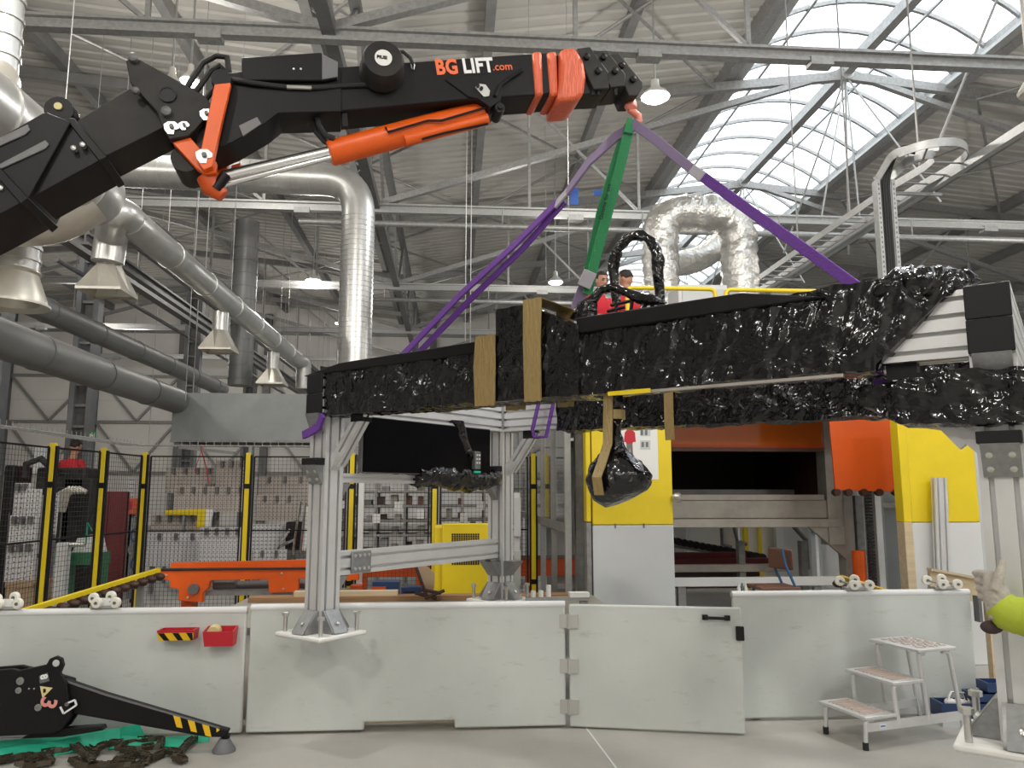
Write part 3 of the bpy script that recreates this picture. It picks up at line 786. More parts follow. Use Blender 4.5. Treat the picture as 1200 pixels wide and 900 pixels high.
# flat black cover strip lying on top of the beam
MB().prism([fp(a_pan0, -0.125, BZ1 + 0.02), fp(a_pan1, -0.125, BZ1 + 0.03), fp(a_pan1 - 0.35, -0.125, BZ1 + 0.10), fp(a_pan0, -0.125, BZ1 + 0.10)], e2 * 0.24).build('cover_strip', 'black_paint', wl, bevel=0.006)
al0 = along(372, 440); al1 = along(590, 405)
MB().prism([fp(al0, -0.122, BZ1 - 0.01), fp(al1, -0.122, BZ1 - 0.01), fp(al1, -0.122, BZ1 + 0.055), fp(al0 + 0.35, -0.122, BZ1 + 0.045)], e2 * 0.2).build('cover_strip', 'black_paint', wl, bevel=0.006)
# crumpled heap of film on top near the right end
def heap(s, t):
    a = along(990, 345) + (along(1150, 325) - along(990, 345)) * s
    an = t * 2 * math.pi
    r = math.sin(math.pi * min(1, 0.05 + 0.95 * s)) ** 0.6
    return fp(a, 0.0 + math.cos(an) * 0.13 * r, BZ1 + 0.015 + math.sin(an) * (0.085 * r) + (0.03 * s))
wrap('film_heap', heap, 40, 30, 0.035, 9.0, 'film_crumple', None, None, parent=wl)
# tall wrapped box on the beam
ab0, ab1, ab2 = along(598, 400), along(648, 400), along(694, 400)
bt_ = BZ1 + 0.215
def w_box(s, t):
    a = ab0 + (ab2 - ab0) * s
    zt = bt_ if s < 0.35 else bt_ + (BZ1 + 0.06 - bt_) * ((s - 0.35) / 0.65) ** 0.9
    x_, z_ = rect(t, 0.135, BZ0 - 0.025, zt)
    return fp(a, x_, z_)
wb_ = wrap('film_wrapped_box', w_box, 30, 44, 0.010, 6.0, 'film', 'tall box wrapped in black film standing up on the long beam', 'wrapped box')
def band(px0, px1, over, half, zt, lab):
    a0, a1 = along(px0, 430), along(px1, 430); b = MB(); secs = []
    ring = [(-half, BZ0 - 0.045), (-half - 0.004, zt * 0.5 + BZ0 * 0.5), (-half, zt), (half, zt), (half, BZ0 - 0.045)]
    for i in range(5):
        a = a0 + (a1 - a0) * i / 4
        r = [fp(a + 0.006 * math.sin(z * 19 + i), x, z + 0.003 * math.sin(i * 9)) for x, z in ring]
        r += [fp(a, x * 0.985, z - 0.006 if z > BZ1 else z + 0.006) for x, z in reversed(ring)]
        secs.append(r)
    return b.loft(secs).build('tape_band', 'tape_tan', label=lab, cat='tape', group='tan packing tape')
band(575, 599, 0, 0.142, BZ1 + 0.075, 'tan tape band round the beam just left of the tall wrapped box')
band(634, 654, 0, 0.158, bt_ + 0.012, 'tan tape band over the tall wrapped box')
# rear long beam, film-wrapped from the middle to the right
ar0 = 0.62
def w_rear(s, t):
    a = ar0 + (FL - 0.12 - ar0) * s
    x_, z_ = rect(t, 0.10, BZ0 - 0.02 - 0.02 * s, BZ1 + 0.03)
    return fp(a, FWD + x_, z_)
wr = wrap('film_wrapped_beam', w_rear, 70, 36, 0.020, 5.5, 'film', 'rear long beam wrapped in black film, seen below the front one', 'wrapped beam')
# bulky wrapped bundle under the right end
cb0, cb1 = along(1000, 470), FL + 0.10
def w_bun(s, t):
    a = cb0 + (cb1 - cb0) * s
    k = min(1.0, s * 3.0 + 0.06)
    x_, z_ = rect(t, 0.13 * k, 1.925 - 0.115 * k, 1.93 + 0.075 * min(1, s * 1.5 + 0.3))
    return fp(a, -0.02 + x_, z_ - 0.02 * s)
wrap('film_wrapped_bundle', w_bun, 50, 36, 0.02, 7.0, 'film_flat', 'thick bundle of black film bulging under the right end of the frame', 'wrapped bundle')
# hanging wrapped pendulum with a bulging foot
hp_ = fp(along(722, 480), -0.02, 0); hz = lambda py: PV(fp(0, 0, 2), fp(FL, 0, 2)).at(722, py).z
def w_pen(s, t):
    an = t * 2 * math.pi; z0, z1 = hz(462), hz(587)
    z_ = z0 + (z1 - z0) * s
    prof_ = [(0, .045), (.2, .045), (.35, .04), (.5, .05), (.58, .085), (.66, .135), (.78, .165), (.88, .16), (.96, .13), (1, .08)]
    for (s0, r0), (s1, r1) in zip(prof_, prof_[1:]):
        if s0 <= s <= s1: r = r0 + (r1 - r0) * (s - s0) / (s1 - s0); break
    tl = max(0, s - 0.6) * 0.07
    return V((hp_.x, hp_.y, z_ + max(0, s - .55) * 0.07 * math.cos(an))) + e1 * (math.cos(an) * r + tl) + e2 * (math.sin(an) * r * 0.75)
pen = wrap('film_wrapped_pendulum', w_pen, 40, 30, 0.013, 11.0, 'film_crumple', 'black film bundle hanging on a stem below the beam, bound with tape', 'wrapped bundle')
c0 = V((hp_.x, hp_.y, 0))
b = MB(); pts = [c0 - e2 * 0.055 + Z * hz(460), c0 - e2 * 0.062 - e1 * 0.005 + Z * hz(520), c0 - e2 * 0.10 - e1 * 0.012 + Z * hz(540), c0 - e2 * 0.147 - e1 * 0.02 + Z * hz(560), c0 - e2 * 0.125 - e1 * 0.02 + Z * (hz(580))]
b.strap(pts, 0.05, e1, 0.006).build('tape', 'tape_tan', pen)
MB().rev(c0 + Z * hz(492), Z, [(0, 0.054), (0.045, 0.053)], 14).build('tape', 'tape_tan', pen)
a = along(792, 470); MB().obox(fp(a, FWD * 0.0 + 0.2, 2.02), e1 * 0.001, e2 * 0.001, Z * 0.001)
q = (PV(fp(0, FWD, 2), fp(FL, FWD, 2)).at(792, 470) - fA).dot(e1)
MB().strap([fp(q, FWD - 0.125, BZ1), fp(q, FWD - 0.128, BZ0), fp(q + 0.005, FWD - 0.13, BZ0 - 0.13)], 0.07, e1).build('tape_band', 'tape_tan', label='short tan tape strip on the rear wrapped beam', cat='tape', group='tan packing tape')
# strip of bare edge under the front beam
MB().obox(fp((along(735, 450) + along(995, 430)) / 2, -0.10, BZ0 - 0.035), e1 * ((along(995, 430) - along(735, 450)) / 2), e2 * 0.012, Z * 0.006).build('edge_strip', 'machine_metal', wl)
MB().obox(fp((along(726, 460) + along(775, 452)) / 2, -0.118, BZ0 - 0.033), e1 * ((along(775, 450) - along(726, 450)) / 2), e2 * 0.002, Z * 0.010).build('yellow_mark', 'yellow', wl)
# crumpled film over the upper left rail, and the hanging cable drape
def w_rail(s, t):
    b0, b1 = 0.80, FWD - 0.10; an = t * 2 * math.pi
    r = 0.075 * (0.5 + 0.9 * math.sin(math.pi * (0.1 + 0.85 * s)) ** 0.5)
    return fp(0.02 + math.cos(an) * r, b0 + (b1 - b0) * s, 1.66 + math.sin(an) * r * 0.85 + 0.012 * math.sin(7 * s))
wrap('film_wrapped_rail', w_rail, 36, 26, 0.026, 11.0, 'film_crumple', 'lumpy black film bundle along the upper rail near the middle post', 'wrapped bundle')
qa = fp(0.03, 1.28, 0)
dr = MB().tube([qa + Z * 2.06, qa + Z * 1.9 - e1 * 0.01, qa + Z * 1.72, qa + Z * 1.66], [0.05, 0.02, 0.015, 0.02], 8)
dr = dr.build('film_drape', 'film_crumple', label='black film drape hanging from the cross beam beside the screen', cat='film')
def w_dr(s, t):
    an = t * 2 * math.pi; b0 = 1.22
    return fp(0.05 + math.cos(an) * 0.05, b0 + 0.17 * (s) + math.sin(an) * 0.09 * (1 - 0.5 * s), 2.10 - 0.30 * s)
wrap('drape_fold', w_dr, 16, 16, 0.02, 10.0, 'film_crumple', None, None, parent=dr)
c = fp(0.10, 1.42, 1.80)
ct = thing('hand_control', c, 'small hand control with green light on a cable by the middle post', 'control')
MB().obox(c, e1 * 0.02, e2 * 0.035, Z * 0.07).build('housing', 'steel_dark', ct, bevel=0.006)
for i in range(3):
    for k in range(2): MB().rev(c + e1 * 0.02 + e2 * (k - 0.5) * 0.03 + Z * (0.04 - i * 0.03), e1, [(0, 0.009), (0.006, 0.008), (0.007, 0.001)], 8).build('button', 'panel_grey', ct)
MB().obox(c - Z * 0.09 + e1 * 0.01, e2 * 0.04, e1 * 0.006, Z * 0.008).build('green_light', 'strap_green_bright', ct)
# film-wrapped bracket ring and levers standing on the beam
rc = fp((PV(fp(0, 0.35, 2), fp(FL, 0.35, 2)).at(745, 330) - fA).dot(e1), 0.35, 0); rz = lambda py: PV(rc, rc + e1).at(745, py).z
ring = []
for i in range(23):
    an = math.radians(-15 + 210 * i / 22)
    ring.append(rc + e1 * (math.cos(an) * 0.135) + Z * (rz(312) + math.sin(an) * (rz(276) - rz(312))))
ring = [rc + e1 * 0.145 + Z * rz(365)] + ring + [rc - e1 * 0.12 + Z * rz(350)]
MB().tube(ring, [0.030 + 0.014 * noise.noise(p * 22) for p in ring], 10).build('wrapped_hoop', 'film_crumple', label='tall hoop of film-wrapped hose standing up on the beam', cat='hoop')
lv = thing('wrapped_lever_set', fp(along(735, 370), 0.05, BZ1), 'cluster of film-wrapped levers and arms on top of the beam', 'fixture')
q0 = PV(fp(0, 0.05, 2), fp(FL, 0.05, 2))
arch = [q0.at(*p) for p in ((690, 380), (694, 352), (704, 340), (718, 337), (735, 343), (750, 350), (765, 352), (781, 355))]
MB().tube(arch, [0.045, 0.03, 0.024, 0.024, 0.022, 0.03, 0.028, 0.004], 10).build('arm', 'film_crumple', lv)
MB().tube([q0.at(680, 378), q0.at(687, 360), q0.at(697, 348)], [0.06, 0.05, 0.02], 10).build('shoulder', 'film_crumple', lv)
for (x0, y0, x1, y1) in ((738, 372, 742, 345), (746, 370, 760, 354), (757, 372, 768, 352), (716, 358, 742, 352), (712, 365, 732, 360), (722, 374, 722, 352)):
    MB().tube([q0.at(x0, y0), q0.at(x1, y1)], 0.009, 6).build('lever', 'black_plastic', lv)
c = q0.at(813, 363)
kn = MB().tube([c - Z * 0.06, c, c + Z * 0.025], [0.02, 0.03, 0.022], 9).build('wrapped_stub', 'film_crumple', label='small film-wrapped knob poking up from the beam', cat='knob')

# ================================================================== CRANE BOOM AND FLY JIB
K0 = atD(740, 140, 4.62); K1 = atD(0, 200, 3.85)
KP = PV(K0, K1)
kd = (K0 - K1); kd.z = 0; kd = kd.normalized()
crane = thing('crane_boom', KP.at(250, 190), 'black articulated crane boom with orange ram and lettered fly jib', 'crane')
def kp(px, py, off=0.0): return KP.at(px, py) + KP.n * off
def ks(name, pts, th, m, off=0.0, parent=None, bevel=0.004):
    return slab(name, pts, KP, th, m, parent or crane, off, bevel=bevel)
# telescopic boom sections, thickest outermost
ks('boom_section', [(-90, 240), (70, 152), (97, 163), (50, 250), (0, 277), (-90, 322)], 0.40, 'black_paint', -0.20)
ks('boom_section', [(-60, 222), (64, 150), (100, 156), (134, 200), (40, 252), (-60, 300)], 0.34, 'black_paint', -0.17)
ks('boom_section', [(60, 180), (97, 158), (160, 118), (190, 128), (198, 163), (128, 198), (60, 230)], 0.28, 'black_worn', -0.14)
for (pts) in ([(0, 191), (50, 167), (53, 173), (48, 178), (0, 200)], [(14, 214), (70, 184), (74, 189), (70, 194), (16, 219)]):
    ks('wear_strip', pts, 0.01, 'steel_dark', -0.21, bevel=0.003)
for (x, y) in ((10, 242), (20, 238), (101, 193), (111, 189), (3, 222)):
    MB().rev(kp(x, y, -0.20), -KP.n, [(-0.02, 0.014), (0.012, 0.014), (0.016, 0.006)], 8).build('bolt_head', 'bolt', crane)
ks('sleeve_edge', [(92, 160), (100, 157), (137, 201), (128, 205)], 0.37, 'black_paint', -0.185)
ks('sleeve_edge', [(-6, 200), (4, 198), (52, 250), (44, 257)], 0.44, 'black_paint', -0.22)
pts = [kp(-30, 196, -0.1), kp(0, 178, -0.1), kp(40, 159, -0.1), kp(72, 147, -0.1)]
hs = MB(); 
for i in range(46):
    t = i / 45; p = pts[0].lerp(pts[3], t); hs.rev(p, pts[3] - pts[0], [(0, 0.012), (0.004, 0.02), (0.010, 0.02), (0.014, 0.012)], 8)
hs.build('ribbed_hose', 'rubber', crane)
pu = MB().rev(kp(80, 144, -0.15), KP.n, [(0, 0.02), (0, 0.07), (0.03, 0.072), (0.05, 0.055), (0.07, 0.055), (0.09, 0.072), (0.12, 0.07), (0.12, 0.02)], 22).build('pulley', 'black_paint', crane)
MB().rev(kp(80, 141, -0.15), -KP.n, [(0, 0.02), (0.012, 0.02), (0.014, 0.004)], 10).build('pulley_pin', 'sticker_yellow', pu)
# knuckle plates: a pair, one each side
knp = [(158, 93), (167, 88), (177, 93), (248, 133), (256, 146), (236, 170), (228, 177), (207, 181), (199, 168), (193, 150), (163, 117)]
for o in (-0.19, 0.13): ks('knuckle_plate', knp, 0.045, 'black_worn', o)
MB().rev(kp(205, 131, -0.194), -KP.n, [(0, 0.045), (0.006, 0.045), (0.006, 0.036), (0.002, 0.035)], 20).build('boss_ring', 'black_paint', crane)
for (x, y, r) in ((204, 151, 0.026), (167, 91, 0.024), (170, 128, 0.018)):
    MB().rev(kp(x, y, -0.19), -KP.n, [(0, r), (0.025, r), (0.032, r * 0.6), (0.034, 0.002)], 12).build('pivot_pin', 'steel_dark', crane)
for (x, y, s) in ((210, 168, 1), (224, 166, 0.7), (249, 153, 0.9), (247, 201, 1.1)):
    off = -0.215 if y > 190 else -0.2
    P = [kp(x + s * dx, y + s * dy, off) for dx, dy in ((-9, -3), (-4, -6), (3, -6), (8, -2), (8, 2), (3, 3), (2, 8), (-4, 8), (-8, 3))]
    MB().prism(P, KP.n * 0.012).build('lock_plate', 'bolt', crane)
    MB().rev(kp(x, y, off), -KP.n, [(0, 0.012 * s), (0.014, 0.012 * s), (0.016, 0.003)], 8).build('lock_bolt', 'steel_dark', crane)
# jib root and jib box
ks('jib_root', [(252, 102), (300, 96), (400, 96), (400, 143), (328, 145), (313, 157), (277, 178), (253, 188), (232, 190), (238, 160), (255, 140)], 0.26, 'black_paint', -0.13)
ks('jib', [(283, 98), (400, 91), (620, 75), (640, 74), (640, 121), (620, 123), (545, 128), (400, 142), (283, 142)], 0.24, 'black_paint', -0.12, bevel=0.008)
ks('side_plate', [(283, 160), (304, 150), (309, 158), (288, 172)], 0.012, 'steel_dark', -0.135, bevel=0.002)
cb = ks('control_box', [(287, 85), (376, 79), (395, 90), (395, 108), (380, 111), (287, 111)], 0.22, 'black_paint', -0.16, bevel=0.006)
ks('lid', [(378, 81), (396, 90), (396, 107), (378, 110)], 0.21, 'pad_grey', -0.163, parent=cb, bevel=0.003)
for x in (346, 354): MB().rev(kp(x, 98, -0.16), -KP.n, [(0, 0.006), (0.004, 0.006), (0.005, 0.001)], 8).build('lid_screw', 'bolt', cb)
MB().tube([kp(270, 108, -0.15), kp(300, 113, -0.15), kp(340, 117, -0.14), kp(372, 117, -0.14), kp(400, 114, -0.13), kp(440, 112, -0.13)], 0.014, 8).build('hose', 'rubber', crane)
MB().cyl(kp(338, 117, -0.145), kp(366, 118, -0.145), 0.012, n=8).build('hose_fitting', 'bolt', crane)
# winch drum with its round label
dm = MB().rev(kp(446, 98, -0.13), -KP.n, [(0, 0.10), (0.0, 0.128), (0.02, 0.128), (0.03, 0.12), (0.12, 0.118), (0.145, 0.105), (0.15, 0.02)], 30).build('cable_drum', 'black_worn', crane)
lc = kp(446, 98, -0.13) - KP.n * 0.15
lb = MB().rev(lc + Z * 0.0, -KP.n, [(0, 0.048), (0.003, 0.048), (0.0035, 0.002)], 24).build('round_label', 'paper', dm)
text_mesh('label_text', 'PIUSI', lc - KP.n * 0.0045 - kd * 0.036 - Z * 0.008, kd, Z, 0.026, 'black_plastic', crane, 0.001)
MB().tube([kp(458, 76, -0.14), kp(470, 77, -0.15), kp(478, 84, -0.15), kp(481, 91, -0.15)], 0.011, 8).build('hook_cord', 'rubber', crane)
MB().tube([kp(481, 89, -0.15), kp(483, 92, -0.15), kp(482, 97, -0.15), kp(480, 96, -0.15), kp(479, 91, -0.15)], 0.004, 6).build('snap_hook', 'bolt', crane)
# lettering on the jib
jd = kp(595, 96.5) - kp(510, 100.5); jd = jd.normalized()
text_mesh('lettering', 'BG', kp(508.5, 99.5, -0.1225), jd, Z, 0.128, 'letter_orange', crane, 0.005, 0.78)
text_mesh('lettering', 'LIFT', kp(539.5, 97.8, -0.1225), jd, Z, 0.125, 'letter_white', crane, 0.0045, 0.78)
text_mesh('lettering', '.com', kp(573, 95.0, -0.1225), jd, Z, 0.068, 'letter_orange', crane, 0.0005, 0.92)
# ram bracket, cylinder and chrome rods
ks('ram_bracket', [(518, 106), (560, 100), (604, 97), (585, 108), (582, 130), (570, 138), (556, 128), (545, 126)], 0.26, 'black_paint', -0.13)
MB().tube([kp(606, 96, -0.14), kp(590, 106, -0.14), kp(580, 114, -0.14), kp(575, 126, -0.14)], 0.012, 6).build('grab_bar', 'black_plastic', crane)
P = [kp(561 + dx, 120 + dy, -0.142) for dx, dy in ((-9, -4), (-4, -8), (3, -7), (8, 0), (7, 6), (1, 7))]
MB().prism(P, KP.n * 0.015).build('lock_plate', 'bolt', crane)
for (x, y) in ((555, 115), (559, 118)): MB().rev(kp(x, y, -0.142), -KP.n, [(0, 0.011), (0.012, 0.011), (0.013, 0.002)], 8).build('lock_bolt', 'black_plastic', crane)
MB().rev(kp(581, 138, -0.13), -KP.n, [(-0.14, 0.03), (0.0, 0.03), (0.0, 0.015), (0.012, 0.012)], 12).build('roller', 'black_plastic', crane)
rc0, rc1 = kp(386, 180, 0.0), kp(566, 132, 0.0)
rm = MB().tube([rc0, rc0.lerp(rc1, 0.01), rc0.lerp(rc1, 0.99), rc1], [0.066, 0.074, 0.074, 0.06], 20).build('ram_cylinder', 'orange_paint', crane)
rd = rc1 - rc0; ru = rd.cross(KP.n).normalized()
if ru.z < 0: ru = -ru
MB().tube([rc0.lerp(rc1, 0.45) - ru * 0.05 - KP.n * 0.03, rc1 - ru * 0.055 - KP.n * 0.03], 0.04, 14).build('ram_port', 'orange_paint', rm)
MB().tube([rc0.lerp(rc1, 0.36) - KP.n * 0.08 + ru * 0.03, rc0.lerp(rc1, 0.36) - KP.n * 0.09 - ru * 0.005, rc0.lerp(rc1, 0.62) - KP.n * 0.09, rc0.lerp(rc1, 0.7) - KP.n * 0.09 - ru * 0.02, rc1 - KP.n * 0.09 - ru * 0.012], 0.007, 6).build('oil_line', 'black_plastic', rm)
MB().tube([rc0.lerp(rc1, 0.55) - KP.n * 0.06 - ru * 0.085, rc0.lerp(rc1, 0.7) - KP.n * 0.06 - ru * 0.085, rc0.lerp(rc1, 0.98) - KP.n * 0.06 - ru * 0.10], 0.007, 6).build('oil_line', 'black_plastic', rm)
MB().cyl(kp(262, 207, 0.0), kp(390, 177, 0.0), 0.034, n=16).build('ram_rod', 'chrome', crane)
MB().cyl(kp(262, 218, -0.02), kp(388, 186, -0.02), 0.018, n=12).build('ram_rod', 'chrome', crane)
# orange linkage
for o in (-0.21, 0.15):
    ks('link', [(258, 121), (276, 119), (269, 150), (259, 196), (256, 213), (246, 217), (239, 208), (243, 194), (252, 150)], 0.045, 'orange_paint', o)
    ks('link', [(209, 182), (229, 176), (244, 193), (259, 204), (258, 216), (246, 218), (236, 211)], 0.045, 'orange_paint', o + (0.047 if o < 0 else -0.047))
ks('link_back', [(268, 183), (279, 180), (273, 204), (264, 205)], 0.05, 'orange_sheet', 0.12)
MB().cyl(kp(247, 203, -0.20), kp(247, 203, 0.19), 0.03, n=14).build('link_pin', 'steel_dark', crane)
MB().tube([kp(246, 214, -0.08), kp(252, 226, -0.08), kp(264, 236, -0.08)], [0.06, 0.062, 0.035], 14).build('ram_eye', 'orange_sheet', crane)
MB().tube([kp(256, 231, -0.11), kp(268, 214, -0.11)], 0.03, 10).build('ram_collar', 'black_paint', crane)
MB().rev(kp(265, 113, -0.2), KP.n, [(0, 0.02), (0, 0.052), (0.04, 0.056), (0.34, 0.056), (0.38, 0.05), (0.38, 0.02)], 18).build('pivot_tube', 'black_paint', crane)
MB().rev(kp(222, 196, -0.12), KP.n, [(0, 0.02), (0, 0.075), (0.24, 0.075), (0.24, 0.02)], 18).build('pivot_tube', 'black_worn', crane)
for k, pth in enumerate(([(216, 118), (228, 98), (240, 80), (255, 72), (268, 74), (270, 92), (262, 108)], [(222, 119), (236, 100), (247, 84), (258, 78), (264, 84), (258, 104)], [(226, 124), (240, 112), (250, 98), (262, 86), (272, 100), (282, 112)], [(372, 138), (374, 152), (382, 164), (392, 168)], [(368, 138), (371, 156), (380, 166), (390, 172)])):
    MB().tube([kp(x, y, -0.06 + 0.05 * (k % 3)) for x, y in pth], 0.017, 8).build('hose', 'rubber', crane)
ks('strap_tab', [(400, 142), (407, 141), (408, 157), (401, 158)], 0.03, 'black_paint', -0.1)
# taped head of the jib
for (x0, x1) in ((617, 631), (634, 648)):
    ks('tape_ring', [(x0, 74), (x1 - 2, 73), (x1, 124), (x0 + 4, 125)], 0.27, 'orange_tape', -0.135, bevel=0.02)
ks('jib_head', [(612, 78), (676, 72), (700, 118), (650, 122), (612, 122)], 0.20, 'black_paint', -0.10)
ks('tape_bag', [(649, 72), (666, 70), (676, 86), (679, 104), (676, 124), (668, 131), (645, 132), (648, 112)], 0.30, 'orange_tape', -0.15, bevel=0.025)
for pts, o in (([(669, 70), (684, 68), (705, 97), (706, 116), (688, 117), (680, 100)], -0.13), ([(688, 72), (704, 71), (725, 98), (726, 112), (708, 114), (700, 96)], -0.12), ([(708, 74), (719, 73), (746, 106), (746, 112), (740, 122), (730, 122), (722, 104)], -0.105)):
    pl = ks('head_plate', pts, -2 * o, 'black_worn', o, bevel=0.006)
    cx_ = sum(p[0] for p in pts) / len(pts); cy_ = sum(p[1] for p in pts) / len(pts)
    for (x, y) in ((cx_ - 9, cy_ - 14), (cx_ + 4, cy_ + 2)):
        MB().rev(kp(x, y, o), -KP.n, [(0, 0.02), (0.02, 0.02), (0.024, 0.01), (0.026, 0.002)], 10).build('plate_bolt', 'black_plastic', pl)
for x in (689, 695, 715): MB().cyl(kp(x, 112, -0.1), kp(x, 121, -0.1), 0.012, n=8).build('nut', 'black_plastic', crane)
# hook
hk = thing('crane_hook', kp(741, 138), 'red crane hook under the jib head gathering the slings', 'hook')
MB().tube([kp(740, 116), kp(740, 121), kp(739, 126), kp(738, 130)], [0.022, 0.036, 0.042, 0.02], 12).build('swivel', 'hook_red', hk)
hpts = [(737, 129), (742, 131), (748, 136), (749, 142), (744, 145), (738, 144), (735, 141)]
MB().tube([kp(*p) for p in hpts], [0.018, 0.024, 0.025, 0.022, 0.02, 0.015, 0.008], 10).build('hook', 'hook_red', hk)

# ------------------------------------------------------------------ slings
def sling(name, pts, m, wd, lab, side=None, th=0.02):
    P = [atD(*p) for p in pts]
    return MB().strap(P, wd, side or V((KP.n.y, -KP.n.x, 0)), th).build(name, m, label=lab, cat='sling', group='lifting slings', bevel=0.004)
H = (742, 146, 4.62)
s1 = thing('sling', atD(*H), 'purple lifting sling running down left from the hook', 'sling', 'lifting slings')
def spart(name, pts, m, wd, th=0.018): return MB().strap([atD(*p) for p in pts], wd, V((0.3, 0, 1)), th).build(name, m, s1, bevel=0.004)
spart('sleeve', [(746, 146, 4.6), (722, 160, 4.68), (690, 190, 4.8), (664, 226, 4.95)], 'strap_faded', 0.075)
spart('joint', [(668, 222, 4.93), (660, 230, 4.97), (650, 242, 5.02)], 'strap_grey', 0.055)
spart('strap', [(656, 234, 5.0), (600, 290, 5.2), (540, 345, 5.42), (476, 412, 5.65), (430, 456, 5.8)], 'strap_purple', 0.052)
spart('strap', [(662, 236, 5.0), (612, 292, 5.2), (556, 346, 5.42), (492, 412, 5.65), (446, 458, 5.8)], 'strap_purple', 0.052)
MB().obox(atD(673, 230, 4.96), V((0.028, 0, 0)), V((0, 0.003, 0)), Z * 0.06).build('tag', 'blue_tag', s1)
s1 = thing('sling', atD(750, 150, 4.62), 'purple lifting sling running down right from the hook', 'sling', 'lifting slings')
def spart2(name, pts, m, wd, th=0.018): return MB().strap([atD(*p) for p in pts], wd, V((-0.3, 0, 1)), th).build(name, m, s1, bevel=0.004)
spart2('sleeve', [(741, 144, 4.6), (770, 165, 4.55), (800, 190, 4.5), (816, 202, 4.47)], 'strap_faded', 0.06)
spart2('joint', [(810, 198, 4.48), (824, 208, 4.46)], 'strap_grey', 0.062, 0.03)
spart2('strap', [(818, 203, 4.47), (880, 248, 4.35), (940, 290, 4.22), (1004, 336, 4.1), (1060, 376, 3.98)], 'strap_purple', 0.062)
s1 = thing('sling', atD(740, 145, 4.64), 'green lifting sling hanging nearly straight below the hook', 'sling', 'lifting slings')
def spart3(name, pts, m, wd, th=0.012): return MB().strap([atD(*p) for p in pts], wd, RT, th).build(name, m, s1, bevel=0.003)
spart3('eye', [(741, 140, 4.6), (738, 148, 4.6), (736, 156, 4.61)], 'strap_green', 0.06)
spart3('strap', [(738, 146, 4.62), (728, 190, 4.66), (712, 250, 4.75), (696, 310, 4.85), (688, 345, 4.9)], 'strap_green', 0.065)
spart3('strap', [(734, 152, 4.66), (720, 195, 4.7), (704, 250, 4.8), (692, 305, 4.9), (684, 346, 4.95)], 'strap_green', 0.06)
spart3('joint', [(692, 318, 4.83), (684, 336, 4.86)], 'strap_grey', 0.085, 0.03)
spart3('tail', [(685, 334, 4.9), (678, 352, 4.95), (672, 372, 5.0)], 'strap_faded', 0.07, 0.02)
MB().obox(atD(701, 226, 4.82), RT * 0.03, V((0, 0.003, 0)), Z * 0.02).build('tag', 'blue_tag', s1)
tx = atD(706, 258, 4.72); ty = atD(720, 200, 4.64)
text_mesh('strap_lettering', 'Gamme for use', tx, ty - tx, -RT, 0.036, 'black_plastic', s1, 0.0005)
pl = MB()
for lab, pth in (('purple sling loop round the left post under the beam', [(0.10, -0.13, 2.03), (0.05, -0.12, 1.96), (-0.02, -0.13, 1.93), (-0.09, -0.12, 1.915)]),):
    MB().strap([fp(*q) for q in pth], 0.05, Z, 0.02).build('sling_loop', 'strap_purple', label=lab, cat='sling', group='lifting slings')
q = (PV(fp(0, FWD, 2), fp(FL, FWD, 2)).at(634, 490) - fA).dot(e1)
pq = [PV(fp(0, FWD - 0.13, 2), fp(FL, FWD - 0.13, 2)).at(*p) for p in ((633, 465), (624, 503), (626, 512), (640, 512), (650, 465))]
MB().tube([pq[0], pq[1], pq[2], pq[3], pq[4]], 0.016, 8).build('sling_loop', 'strap_purple', label='dark purple sling loop round the rear beam beside the middle post', cat='sling', group='lifting slings')
MB().strap([fp(FL - 0.45, 0.16, 2.0), fp(FL - 0.25, 0.15, 1.97)], 0.05, Z, 0.01).build('sling_loop', 'strap_purple', label='scrap of purple sling showing under the right end of the beam', cat='sling', group='lifting slings')
# ================================================================== DUCTS
def bend(pts, r=0.4, n=7):
    """round the corners of a polyline"""
    pts = [V(p) for p in pts]; out = [pts[0]]
    for i in range(1, len(pts) - 1):
        a, b, c = pts[i - 1], pts[i], pts[i + 1]
        ra = min(r, (a - b).length * 0.49, (c - b).length * 0.49)
        p = b + (a - b).normalized() * ra; q = b + (c - b).normalized() * ra
        for k in range(n + 1):
            t = k / n; out.append(p * (1 - t) ** 2 + b * 2 * t * (1 - t) + q * t * t)
    out.append(pts[-1]); return out
def rings(t, p, q, r, step, m, name='duct_band', wd=0.03, every=None):
    hh = 0.008 if name == 'spiral_rib' else 0.012
    p = V(p); q = V(q); L = (q - p).length; d = (q - p).normalized(); k = step / 2; src = None
    while k < L:
        c = p + d * k
        if src is None: src = MB().rev(c, d, [(-wd / 2, r * 0.99), (-wd / 2, r + hh), (wd / 2, r + hh), (wd / 2, r * 0.99)], 20).build(name, m, t); o = WL[src.name] - c
        else: inst(src, name, o + c, t)
        k += step
def funnel(t, c, r, h, w_, m='duct_warm', square=True, fh=0.3):
    """short neck and flared mouth hanging from c"""
    MB().cyl(c, c - Z * h, r, n=16).build('neck', 'duct', t)
    if square:
        secs = []
        for z, s in ((h, r * 0.95), (h + fh, w_), (h + fh + 0.03, w_)):
            secs.append([c + V((x * s, y * s, -z)) for x, y in ((-1, -1), (0, -1), (1, -1), (1, 0), (1, 1), (0, 1), (-1, 1), (-1, 0))] if z > h else [c + V((math.cos(k * math.pi / 4 - 2.356) * r, math.sin(k * math.pi / 4 - 2.356) * r, -z)) for k in range(8)])
        MB().loft(secs, cap=False).build('mouth', m, t, smooth=False)
    else:
        MB().rev(c - Z * h, -Z, [(0, r), (0.02, r + 0.02), (0.04, r), (fh, w_), (fh + 0.06, w_ * 1.02), (fh + 0.06, w_ * 1.12), (fh + 0.08, w_ * 1.12), (fh + 0.05, w_ * 0.8), (fh * 0.4, r * 0.7)], 24).build('mouth', m, t)
